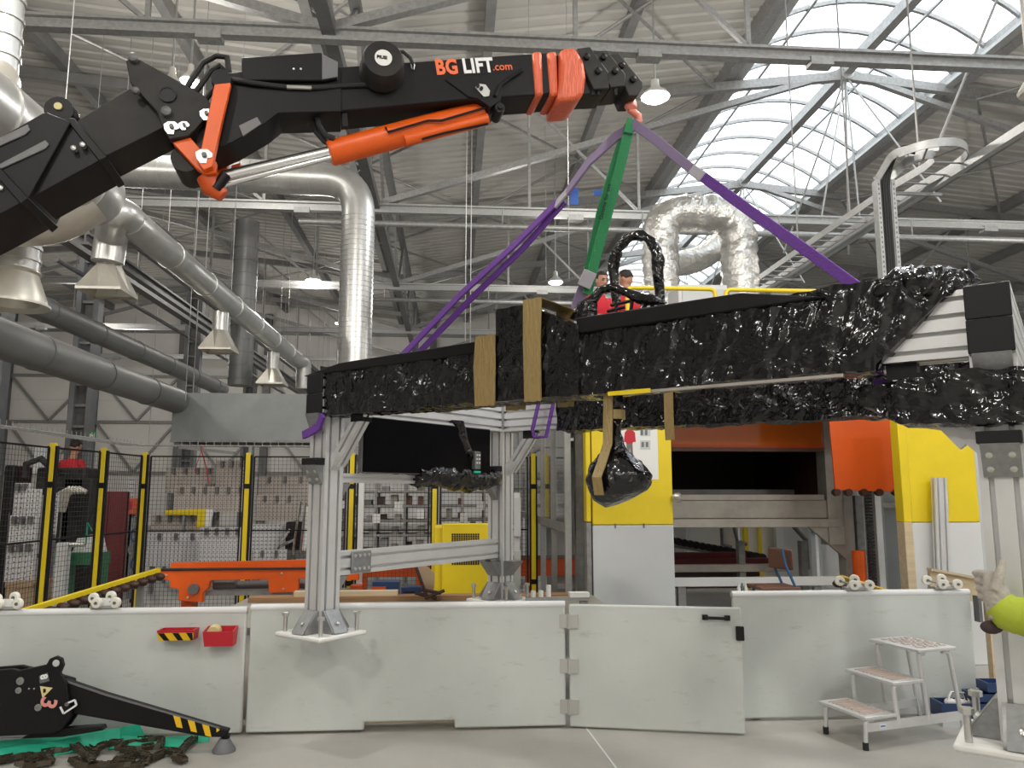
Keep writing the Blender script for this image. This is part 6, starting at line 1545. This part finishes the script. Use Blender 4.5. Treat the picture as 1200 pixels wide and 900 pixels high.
# ================================================================== FOREGROUND
# red bins on the left barrier
def wbin(px0, py0, px1, py1, lab, striped):
    y = YB; p = PY(y - 0.07); a = p.at(px0, py1); b = p.at(px1, py0)
    t = thing('wall_bin', ((a.x + b.x) / 2, y - 0.06, a.z), lab, 'bin', 'small bins on the barrier')
    yf, yb = y - 0.115, y - 0.002
    secs_o = [V((a.x + 0.008, yf + 0.02, a.z)), V((b.x - 0.008, yf + 0.02, a.z)), V((b.x - 0.008, yb, a.z)), V((a.x + 0.008, yb, a.z))]
    top = [V((a.x, yf, b.z - (0.02 if not striped else 0.0))), V((b.x, yf, b.z - (0.02 if not striped else 0))), V((b.x, yb, b.z)), V((a.x, yb, b.z))]
    ins = lambda q, k: [p_ + (sum(q, V()) / 4 - p_) * k for p_ in q]
    MB().loft([ins(secs_o, 0.12), secs_o, top, ins(top, 0.1), ins(secs_o, 0.14)], cap=True).build('body', 'red_plastic', t, smooth=False)
    if striped:
        fr = lambda u, v: (secs_o[0].lerp(secs_o[1], u)).lerp(top[0].lerp(top[1], u), v) - V((0, 0.003, 0))
        MB().prism([fr(0, 0.0), fr(1, 0.0), fr(1, 0.75), fr(0, 0.75)], (0, 0.002, 0)).build('front_sticker', 'stripe_yellow', t)
        for u in (0.02, 0.42, 0.8): MB().prism([fr(u + 0.14, 0.02) - V((0, 0.002, 0)), fr(min(1, u + 0.30), 0.02) - V((0, 0.002, 0)), fr(min(1, u + 0.17), 0.74) - V((0, 0.002, 0)), fr(u, 0.74) - V((0, 0.002, 0))], (0, 0.001, 0)).build('black_stripe', 'black_plastic', t)
    else:
        c = (a + b) / 2 - V((0.04, 0, 0)); MB().rev(V((c.x, y - 0.06, b.z - 0.03)), (0, 1, 0.2), [(-0.02, 0.02), (-0.02, 0.042), (0.03, 0.042), (0.03, 0.02)], 18).build('tape_roll', 'sticker_yellow', t)
wbin(186, 737, 230, 750, 'small red bin with yellow and black striped front on the barrier', True)
wbin(239, 735, 276, 757, 'small red bin holding a roll of tape on the barrier', False)

# outrigger leg of the crane
YO = 5.0; PO = PY(YO)
og = thing('crane_outrigger', PO.at(100, 850), 'black crane outrigger leg marked with a pink 3, foot pad at its tip', 'outrigger')
def os_(name, pts, th, m, off=0.0, parent=None, bevel=0.004): return slab(name, pts, PO, th, m, parent or og, off, bevel=bevel)
for o, lug in ((0.0, [(54, 779), (58, 772), (65, 769), (72, 772), (74, 780), (70, 789)]), (0.10, [(60, 795)])):
    pl = os_('side_plate', [(-60, 790), (14, 784), (22, 786)] + lug + [ (77, 800), (84, 838), (72, 856), (60, 860), (-60, 866)], 0.03, 'black_paint', o)
    if o == 0: MB().rev(PO.at(66, 777) + V((0, o - 0.002, 0)), (0, -1, 0), [(0, 0.02), (0.003, 0.02), (0.004, 0.002)], 16).build('eye_hole', 'barrier', pl)
os_('leg_beam', [(70, 798), (120, 815), (258, 856), (266, 858), (262, 866), (240, 866), (80, 838), (72, 830)], 0.06, 'black_paint', 0.032, bevel=0.006)
os_('top_edge', [(76, 799), (120, 814), (256, 854), (256, 856), (120, 816.5), (76, 801.5)], 0.004, 'pad_grey', 0.028, bevel=0.0)
for k, x in enumerate((201, 218, 235)):
    y = 842 + (x - 201) * 0.30
    os_('yellow_stripe', [(x, y - 2), (x + 8, y), (x + 11, y + 13), (x + 4, y + 11.5)], 0.004, 'stripe_yellow', 0.027, bevel=0)
os_('yellow_stripe', [(252, 855), (256, 857), (252, 860)], 0.004, 'stripe_yellow', 0.027, bevel=0)
tip = PO.at(262, 864) + V((0, 0.06, 0))
foot = V((tip.x - 0.01, tip.y, 0))
MB().cyl(tip + Z * 0.0, foot + Z * 0.06, 0.025, n=12).build('ball_joint', 'black_paint', og)
MB().rev(foot, Z, [(0, 0.03), (0, 0.068), (0.012, 0.068), (0.05, 0.045), (0.075, 0.03), (0.08, 0.01)], 24).build('foot_pad', 'pad_grey', og)
for (x, y, r) in ((24, 798, 0.022), (22, 809, 0.018), (45, 829, 0.02)):
    MB().rev(PO.at(x, y), (0, -1, 0), [(0, r), (0.006, r), (0.007, r * 0.5), (0.003, r * 0.45)], 16).build('pin', 'galv', og)
for x in (34, 40): MB().rev(PO.at(x, 807), (0, -1, 0), [(0, 0.005), (0.002, 0.005)], 8).build('rivet', 'bolt', og)
os_('number_sticker', [(46, 792), (56, 788), (58, 798), (47, 801)], 0.003, 'pad_grey', -0.003, bevel=0)
text_mesh('sticker_number', '8', PO.at(48, 791) - V((0, 0.005, 0)), V((0.2, 0, -1)), V((1, 0, 0.2)), 0.055, 'letter_white', og, 0.002)
os_('warning_sticker', [(47, 804), (62, 806), (50, 818)], 0.003, 'sticker_yellow', -0.003, bevel=0); os_('warning_mark', [(51, 807), (54, 807), (54, 811), (51, 812)], 0.002, 'black_plastic', -0.005, bevel=0)
text_mesh('number', '3', PO.at(51, 815) - V((0, 0.005, 0)), V((-0.25, 0, -1)), V((1, 0, -0.25)), 0.13, 'letter_pink', og, 0.003)
pts = [PO.at(*p) - V((0, 0.004, 0)) for p in ((79, 824), (88, 820), (90, 826), (75, 836), (71, 828), (74, 827))]
for a_, b_ in ((0, 1), (1, 2), (2, 3), (3, 4)): MB().beam(pts[a_], pts[b_], 0.006, 0.010).build('handle_outline', 'letter_white', og)
MB().rev(PO.at(79, 825), (0, -1, 0), [(0, 0.012), (0.012, 0.012), (0.014, 0.003)], 8).build('bolt_head', 'steel_dark', og)
os_('motor_block', [(-60, 800), (12, 790), (14, 800), (0, 812), (-60, 816)], 0.06, 'steel_dark', 0.035)
MB().tube([PO.at(-20, 795) + V((0, 0.05, 0)), PO.at(5, 790) + V((0, 0.05, 0)), PO.at(14, 788) + V((0, 0.05, 0))], 0.012, 6).build('hose', 'red_plastic', og)
os_('brace_plate', [(40, 858), (116, 853), (118, 858), (70, 866), (20, 868)], 0.06, 'black_paint', 0.035)
# green straps on the floor
for k, (pts, l) in enumerate((([(-40, 880, 0.03), (60, 872, 0.035), (140, 862, 0.06), (180, 855, 0.03)], 'broad green strap lying on the floor, uppermost'), ([(-40, 892, 0.02), (50, 880, 0.025), (110, 868, 0.05), (150, 862, 0.04)], 'broad green strap on the floor crossing in front of the outrigger'), ([(120, 866, 0.04), (170, 869, 0.03), (216, 872, 0.02)], 'green strap end under the outrigger leg'), ([(128, 874, 0.02), (160, 870, 0.03), (200, 868, 0.02), (245, 866, 0.012)], 'narrow green strap running toward the foot pad'))):
    P = [atZ(px, py, z) for px, py, z in pts]
    MB().strap(P, 0.10 if k < 2 else 0.055, V((0.1, 1, 0.8)), 0.014).build('green_strap', 'strap_green_bright', label=l, cat='strap', group='green straps on the floor', bevel=0.003)
# chains
lk = None
def chain(pts, lab, z0_=0.012):
    global lk
    P = [atZ(px, py, z0_) for px, py in pts]; fine = []
    for a, b in zip(P, P[1:]):
        n = max(1, round((b - a).length / 0.034))
        for k in range(n): fine.append(a.lerp(b, k / n))
    fine.append(P[-1])
    t = thing('steel_chain', fine[0], lab, 'chain', 'chains on the floor')
    for i in range(len(fine) - 1):
        d = fine[i + 1] - fine[i]; an = math.atan2(d.y, d.x); c = (fine[i] + fine[i + 1]) / 2
        zz = 0.006 * math.sin(i * 0.8) + 0.008
        if lk is None:
            b = MB()
            for s in (-1, 1): b.box(-0.02, 0.02, s * 0.018 - 0.003, s * 0.018 + 0.003, -0.014, 0.014)
            for x in (-0.012, 0.012): b.cyl((x, -0.02, 0), (x, 0.02, 0), 0.010, n=6)
            me = b.mesh('chain_link', V((0, 0, 0))); me.materials.append(MATS['chain'])
            lk = bpy.data.objects.new('link', me)
        o = bpy.data.objects.new('link', lk.data); col.objects.link(o); o.parent = t
        o.location = c + Z * zz - WL[t.name]; o.rotation_euler = (0.3 * math.sin(i * 1.7), 0, an)
chain([(-10, 896), (20, 889), (48, 884), (80, 880), (98, 876), (112, 884), (100, 890), (84, 893), (92, 897), (130, 898), (170, 896), (176, 889)], 'oily steel chain lying in loops, left part of the pile')
chain([(112, 880), (128, 872), (160, 869), (190, 868), (186, 876), (160, 880), (138, 878), (146, 872)], 'oily steel chain looped at the back of the pile', 0.03)
chain([(86, 875), (100, 884), (108, 892)], 'short straight piece of chain across the pile', 0.04)
chain([(228, 866), (214, 878), (205, 890), (216, 892), (208, 884), (194, 882), (176, 890), (160, 884), (142, 889), (136, 894), (156, 894)], 'oily steel chain curling at the right end of the pile', 0.02)
chain([(40, 891), (20, 898), (60, 894), (54, 888), (30, 886), (0, 893)], 'oily steel chain coiled at the left end of the pile', 0.02)

# step stool
ss = thing('step_stool', (0, 0, 0), 'aluminium three-step stool with ribbed treads before the right barrier', 'step stool')
s_fl = atZ(1017, 880, 0.0); s_bl = atZ(968, 852, 0.0); s_fr = atZ(1146, 862, 0.0)
sx = (s_fr - s_fl); L_ = sx.length; sx = sx.normalized(); sy = (s_bl - s_fl); D_ = 0.44; sy = V((-sx.y, sx.x, 0)); 
ss.location = s_fl; WL[ss.name] = s_fl.copy()
D_ = 0.37
def sp(a, b, z): return s_fl + sx * a + sy * b + Z * z
steps = [(0.0, 0.22, 0.20), (0.23, 0.46, 0.385), (0.45, 0.75, 0.565)]
pz_ = PV(s_fl, s_fr)
for i, (a0, a1, z) in enumerate(steps):
    tr_ = MB().prism([sp(a0 - 0.02, -0.02, z - 0.02), sp(a1, -0.02, z - 0.02), sp(a1, D_ + 0.02, z - 0.02), sp(a0 - 0.02, D_ + 0.02, z - 0.02)], Z * 0.02).build('tread', 'alu', ss, bevel=0.004)
    if i == 2:
        for r_ in range(7):
            for c_ in range(5):
                x = a0 + 0.02 + (a1 - a0 - 0.05) * (c_ + 0.5 * (r_ % 2) * 0.6) / 5 + 0.01; y = 0.02 + (D_ - 0.04) * (r_ + 0.5) / 7
                MB().obox(sp(x + 0.02, y, z + 0.002), (sx + sy * (0.5 if (r_ + c_) % 2 else -0.5)) * 0.013, sy * 0.012, Z * 0.002).build('grip_bar', 'step_ply', tr_)
    else:
        for r_ in range(10): MB().obox(sp((a0 + a1) / 2 - 0.01, 0.02 + (D_ - 0.04) * (r_ + 0.5) / 10, z + 0.002), sx * ((a1 - a0) / 2 - 0.03), sy * 0.010, Z * 0.002).build('grip_bar', 'step_ply', tr_)
for b in (0.015, D_ - 0.015):
    for i, (a0, a1, z) in enumerate(steps):
        MB().tube(bend([sp(a0 + 0.06, b, z - 0.03), sp(a0 + 0.012, b, z - 0.03), sp(a0 + 0.0 + 0.03 * i, b, 0.13 if i else 0.02)], 0.05, 5), 0.014, 10).build('leg', 'alu', ss)
    MB().tube(bend([sp(0.66, b, 0.535), sp(0.72, b, 0.53), sp(0.80, b, 0.03)], 0.06, 5), 0.014, 10).build('leg', 'alu', ss)
    MB().tube(bend([sp(0.26, b, 0.37), sp(0.24, b, 0.33), sp(0.27, b, 0.13)], 0.04, 4), 0.013, 8).build('support_tube', 'alu', ss)
    MB().obox(sp(0.40, b, 0.13), sx * 0.40, sy * 0.010, Z * 0.026).build('bottom_rail', 'alu', ss)
    for a in (0.0, 0.80): MB().cyl(sp(a, b, 0.0), sp(a, b, 0.045), 0.018, n=10).build('rubber_foot', 'rubber', ss)
MB().obox(sp(0.13, 0.003, 0.13), sx * 0.025, sy * 0.001, Z * 0.012).build('maker_sticker', 'paper', ss)
MB().obox(sp(0.13, 0.0015, 0.13), sx * 0.018, sy * 0.001, Z * 0.004).build('sticker_mark', 'blue_tag', ss)
# blue cantilever tool box
tb = thing('tool_box', atZ(1130, 835, 0), 'open blue cantilever tool box on the floor behind the stool', 'tool box')
o = V((PY(5.32).at(1095, 850).x, 5.36, 0)); tx_ = V((0.99, -0.12, 0)).normalized(); ty_ = V((-tx_.y, tx_.x, 0))
def tpx(a, b, z): return o + tx_ * a + ty_ * b + Z * z
def tray_(a0, a1, b0, b1, z0_, z1_, m, nm):
    q = [tpx(a0, b0, z0_), tpx(a1, b0, z0_), tpx(a1, b1, z0_), tpx(a0, b1, z0_)]; p = [v + Z * (z1_ - z0_) for v in q]
    ins = lambda r: [v + (sum(r, V()) / 4 - v) * 0.06 for v in r]
    return MB().loft([q, p, ins(p), [v + Z * 0.01 for v in ins(q)]]).build(nm, m, tb, smooth=False)
tray_(0, 0.55, -0.17, -0.01, 0.0, 0.045, 'panel_grey', 'base'); tray_(0, 0.55, -0.17, -0.01, 0.05, 0.15, 'blue_tool', 'tray'); tray_(0.22, 0.66, -0.16, -0.01, 0.16, 0.21, 'blue_tool', 'tray'); tray_(0.32, 0.74, -0.15, -0.01, 0.22, 0.28, 'blue_tool', 'tray')
MB().tube([tpx(0.06, -0.09, 0.10), tpx(0.11, -0.09, 0.21), tpx(0.19, -0.09, 0.20), tpx(0.22, -0.09, 0.12)], 0.010, 8).build('handle', 'chrome', tb)
for k in range(3): c = tpx(0.10 + 0.06 * k, -0.08, 0.14); MB().ell(c, tx_ * 0.04, ty_ * 0.03, Z * 0.025, 8, 6).build('rag', 'paper', tb)
# thing standing against right barrier edge: dark hinge
c = PY(YB).at(1148, 712); MB().box(c.x - 0.012, c.x + 0.012, YB - 0.01, YB + 0.05, c.z - 0.10, c.z + 0.08).build('edge_latch', 'steel_dark', br)
# ================================================================== PEOPLE
def remesh_body(name, mb, vox, parent, paint, smooth=6):
    """fuse the limbs into one continuous skin, then colour it by place"""
    o = mb.build(name + '_raw', 'skin')
    md = o.modifiers.new('fuse', 'REMESH'); md.mode = 'VOXEL'; md.voxel_size = vox
    sm = o.modifiers.new('soft', 'SMOOTH'); sm.iterations = smooth; sm.factor = 0.5
    dg = bpy.context.evaluated_depsgraph_get(); dg.update()
    me = bpy.data.meshes.new_from_object(o.evaluated_get(dg)); me.name = name
    org = V(o.location); bpy.data.objects.remove(o)
    names = []; me.materials.clear()
    for p in me.polygons:
        p.use_smooth = True
        m = paint(org + p.center, p.normal)
        if m not in names: names.append(m); me.materials.append(MATS[m])
        p.material_index = names.index(m)
    b = bpy.data.objects.new(name, me); col.objects.link(b); WL[b.name] = org
    if parent is not None: b.parent = parent; b.location = org - WL[parent.name]
    else: b.location = org
    return b
def person(base, face, lab, armpose, lean=0.0, scale=1.0, headturn=0.0, headdown=0.0):
    """standing worker; base = point between the feet, face = horizontal direction faced"""
    f = V(face); f.z = 0; f.normalize(); s = f.cross(Z); B = V(base); k = scale
    t = thing('person', B, lab, 'person', 'workers in red shirts')
    def q(a, b, z): return B + s * (a * k) + f * (b * k + lean * max(0, z - 0.95)) + Z * (z * k)
    m = MB()
    for sd in (-1, 1):
        m.tube([q(sd * 0.10, 0, 0.92), q(sd * 0.11, 0.02, 0.50), q(sd * 0.11, -0.02, 0.10), q(sd * 0.11, -0.02, 0.05)], [0.092 * k, 0.062 * k, 0.045 * k, 0.045 * k], 12)
        m.ell(q(sd * 0.115, 0.06, 0.045), s * 0.048 * k, f * 0.13 * k, Z * 0.045 * k)
        m.ball(q(sd * 0.165, 0, 1.40), 0.068 * k)
        e, h = armpose[0 if sd < 0 else 1]
        e = q(*e); h = q(*h); sh = q(sd * 0.175, 0, 1.39)
        m.tube([sh, sh.lerp(e, 0.5), e], [0.056 * k, 0.052 * k, 0.042 * k], 10); m.ball(e, 0.043 * k); m.tube([e, h], [0.042 * k, 0.03 * k], 10)
        hd = (h - e).normalized(); hs = hd.cross(Z).normalized() if abs(hd.z) < 0.95 else s
        m.ell(h + hd * 0.05 * k, hd * 0.055 * k, hs * 0.042 * k, hd.cross(hs) * 0.02 * k)
        for fi in range(4): a = h + hd * 0.085 * k + hs * (fi - 1.5) * 0.019 * k; m.tube([a, a + hd * (0.05 + 0.01 * (fi in (1, 2))) * k, a + hd * 0.075 * k - Z * 0.02 * k], 0.0095 * k, 6)
        a = h + hd * 0.03 * k + hs * 0.035 * k; m.tube([a, a + (hd + hs * 0.8) * 0.045 * k], 0.011 * k, 6)
    m.ell(q(0, 0, 0.98), s * 0.165 * k, f * 0.115 * k, Z * 0.13 * k); m.ell(q(0, 0.01, 1.15), s * 0.15 * k, f * 0.105 * k, Z * 0.2 * k)
    m.ell(q(0, 0.0, 1.32), s * 0.185 * k, f * 0.115 * k, Z * 0.16 * k)
    m.tube([q(0, 0, 1.42), q(0, 0.015, 1.56)], [0.062 * k, 0.055 * k], 12)
    hf = (f * math.cos(headturn) + s * math.sin(headturn)) * math.cos(headdown) - Z * math.sin(headdown); hs = hf.cross(Z).normalized(); hu = hs.cross(hf)
    hc = q(0, 0.025, 1.655)
    m.ell(hc + hu * 0.01 * k, hs * 0.075 * k, hf * 0.092 * k, hu * 0.108 * k); m.ell(hc - hu * 0.055 * k + hf * 0.03 * k, hs * 0.055 * k, hf * 0.055 * k, hu * 0.06 * k)
    m.ell(hc + hf * 0.092 * k - hu * 0.012 * k, hs * 0.014 * k, hf * 0.022 * k, hu * 0.026 * k)
    for sd in (-1, 1): m.ell(hc + hs * sd * 0.077 * k - hu * 0.005 * k, hs * 0.012 * k, hf * 0.02 * k, hu * 0.032 * k)
    zb_ = B.z + 0.94 * k; zn = B.z + 1.47 * k
    def paint(p, n):
        d = p - hc
        if p.z < B.z + 0.075 * k: return 'black_plastic'
        if p.z > zn:
            return 'skin'
        r = abs((p - B).dot(s))
        for sd in (0, 1):
            e, h = armpose[sd]; e = q(*e); h = q(*h)
            if (p - h).length < 0.16 * k or ((p - e).dot(h - e) > 0 and (p - (e + (h - e) * max(0, min(1, (p - e).dot(h - e) / (h - e).length_squared)))).length < 0.055 * k): return 'skin'
        return 'red_shirt' if p.z > zb_ else 'trousers'
    body = remesh_body('body', m, 0.012 * k, t, paint, 4)
    # hair cap, eyes, brows, mouth
    h = MB(); h.ell(hc + hu * 0.032 * k - hf * 0.012 * k, hs * 0.083 * k, hf * 0.092 * k, hu * 0.098 * k, 18, 12)
    hb = h.build('hair', 'hair', t)
    bm_ = bmesh.new(); bm_.from_mesh(hb.data); o_ = WL[hb.name]
    dele = [v for v in bm_.verts if ((v.co + o_ - hc).dot(hf) > 0.045 * k and (v.co + o_ - hc).dot(hu) < 0.06 * k) or (v.co + o_ - hc).dot(hu) < -0.02 * k]
    bmesh.ops.delete(bm_, geom=dele, context='VERTS'); bm_.to_mesh(hb.data); bm_.free()
    so = hb.modifiers.new('thick', 'SOLIDIFY'); so.thickness = 0.008
    for sd in (-1, 1):
        MB().ell(hc + hf * 0.083 * k + hs * sd * 0.031 * k + hu * 0.018 * k, hs * 0.014 * k, hf * 0.008 * k, hu * 0.007 * k, 10, 6).build('eye', 'hair', body)
        MB().obox(hc + hf * 0.088 * k + hs * sd * 0.032 * k + hu * 0.038 * k, hs * 0.02 * k, hf * 0.004 * k, hu * 0.004 * k).build('eyebrow', 'hair', body)
    MB().obox(hc + hf * 0.086 * k - hu * 0.058 * k, hs * 0.024 * k, hf * 0.004 * k, hu * 0.004 * k).build('mouth', 'brown_inside', body)
    return t
# worker on the deck, looking down to the right
b0 = PY(8.75).at(701, 322); 
person((b0.x, 8.75, ZD), (0.5, -0.8, 0), 'worker in a red shirt with short dark hair on the deck, looking down', [((-0.27, 0.14, 1.12), (-0.12, 0.34, 1.10)), ((0.27, 0.16, 1.14), (0.12, 0.36, 1.12))], 0.05, 0.935, 0.2, 0.35)
b1 = PY(9.0).at(733, 340)
person((b1.x, 9.0, ZD), (-0.5, 0.9, 0), 'worker in a red shirt standing behind the wrapped hoop', [((-0.25, 0.2, 1.15), (-0.14, 0.4, 1.0)), ((0.25, 0.2, 1.15), (0.14, 0.4, 1.0))], -0.05, 1.0, -0.4, 0.4)
b2_ = PY(13.0).at(82, 530)
person((b2_.x, 13.0, pl_z), (0.3, 0.9, 0), 'worker in a red shirt seen from behind beyond the left fence', [((-0.28, 0.08, 1.12), (-0.15, 0.34, 1.12)), ((0.28, 0.1, 1.12), (0.14, 0.36, 1.14))], 0.12, 1.0, 0.5, 0.4)
# sleeve and gloved hand steadying the post at right
dA = 2.62
w0 = atD(1172, 715, dA)                      # wrist
el = atD(1275, 745, dA - 0.12)               # elbow, outside the picture
sh_ = el + V((0.22, -0.35, 0.18))
hv = thing('person', V((sh_.x, sh_.y, 0)), 'worker mostly out of frame in a bright yellow sleeve, gloved hand on the right post', 'person')
m = MB(); 
d = (w0 - el).normalized()
m.tube([sh_ + V((0.08, -0.1, 0.05)), sh_, sh_.lerp(el, 0.5), el], [0.09, 0.085, 0.075, 0.066], 14); m.ball(el, 0.066)
m.tube([el, el.lerp(w0, 0.5), el.lerp(w0, 0.9), w0 + d * 0.01], [0.066, 0.066, 0.058, 0.05], 14)
# rest of the body, standing beside the post outside the picture
bs_ = V((sh_.x + 0.22, sh_.y - 0.12, 0))
for sd in (-1, 1): m.tube([bs_ + V((0.1 * sd, 0, 0.92)), bs_ + V((0.1 * sd, 0, 0.5)), bs_ + V((0.1 * sd, 0, 0.06))], [0.095, 0.068, 0.055], 12); m.ell(bs_ + V((0.1 * sd, 0.06, 0.045)), V((0.05, 0, 0)), V((0, 0.13, 0)), Z * 0.045)
m.ell(bs_ + Z * 1.0, V((0.17, 0, 0)), V((0, 0.12, 0)), Z * 0.16); m.ell(bs_ + Z * 1.25, V((0.19, 0, 0)), V((0, 0.13, 0)), Z * 0.26)
m.tube([bs_ + Z * 1.4 + V((-0.12, 0.04, 0)), sh_ + V((0.08, -0.1, 0.05)), sh_], [0.09, 0.09, 0.085], 12)
m.tube([bs_ + V((0.2, 0, 1.4)), bs_ + V((0.28, 0, 1.1)), bs_ + V((0.26, 0.1, 0.85))], [0.07, 0.055, 0.04], 12)
m.tube([bs_ + Z * 1.45, bs_ + Z * 1.6], 0.06, 10); m.ell(bs_ + Z * 1.68, V((0.078, 0, 0)), V((0, 0.095, 0)), Z * 0.115)
hc_ = bs_ + Z * 1.68; fd = V((-0.75, 0.66, 0)); fs_ = fd.cross(Z)
m.ell(hc_ + fd * 0.09 - Z * 0.01, fs_ * 0.015, fd * 0.02, Z * 0.026); m.ell(hc_ - Z * 0.06 + fd * 0.03, fs_ * 0.055, fd * 0.055, Z * 0.06)
for sd in (-1, 1): m.ell(hc_ + fs_ * sd * 0.08, fs_ * 0.012, fd * 0.02, Z * 0.032)
MB().ell(hc_ + Z * 0.035 - fd * 0.022, fs_ * 0.088, fd * 0.092, Z * 0.095).build('hair', 'hair', hv)
for sd in (-1, 1): MB().ell(hc_ + fd * 0.088 + fs_ * sd * 0.03 + Z * 0.015, fs_ * 0.013, fd * 0.008, Z * 0.007, 10, 6).build('eye', 'hair', hv)
MB().obox(hc_ + fd * 0.088 - Z * 0.06, fs_ * 0.024, fd * 0.004, Z * 0.004).build('mouth', 'brown_inside', hv)
def paint_a(p, n):
    if p.z > 1.50: return 'skin'
    if p.z < 0.9 and (p - bs_).xy.length < 0.3: return 'trousers'
    return 'hivis'
remesh_body('body', m, 0.012, hv, paint_a, 3)
g = MB()
palm = atD(1166, 690, dA + 0.02); up_ = (palm - w0).normalized()
g.tube([w0 - up_ * 0.03 , w0.lerp(palm, 0.5), palm], [0.040, 0.042, 0.04], 12)
g.ell(palm + up_ * 0.005, RT * 0.036, FH * 0.026, up_ * 0.055)
# fingers curl round the far side of the post, thumb lies up its near face
th0 = atD(1166, 694, dA - 0.01); th1 = atD(1171, 675, dA - 0.0); th2 = atD(1175, 659, dA + 0.02)
g.tube([th0, th1, th2], [0.020, 0.017, 0.013], 10); g.ball(th2, 0.013)
for k in range(4):
    a = palm + up_ * (0.045 - 0.027 * k) + FH * 0.012 - RT * 0.012
    b = a + FH * 0.055 - RT * 0.004; c = a + FH * 0.085 + RT * 0.028; e = a + FH * 0.085 + RT * (0.055 - 0.006 * abs(k - 1.2))
    g.tube([a, b, c, e], [0.0125, 0.012, 0.011, 0.009], 8); g.ball(e, 0.009)
def paint_g(p, n): return 'glove'
hnd = remesh_body('glove', g, 0.005, hv, paint_g, 3)
cu = MB().tube([w0 - d * 0.055, w0 - d * 0.02, w0 + up_ * 0.02], [0.062, 0.06, 0.052], 16).build('cuff', 'hivis', hv)
gd_ = atD(1162, 735, dA + 0.03); MB().ell(gd_, RT * 0.035, FH * 0.03, Z * 0.022, 12, 8).build('dark_grip', 'glove_dark', hv)
bpy.context.view_layer.update()
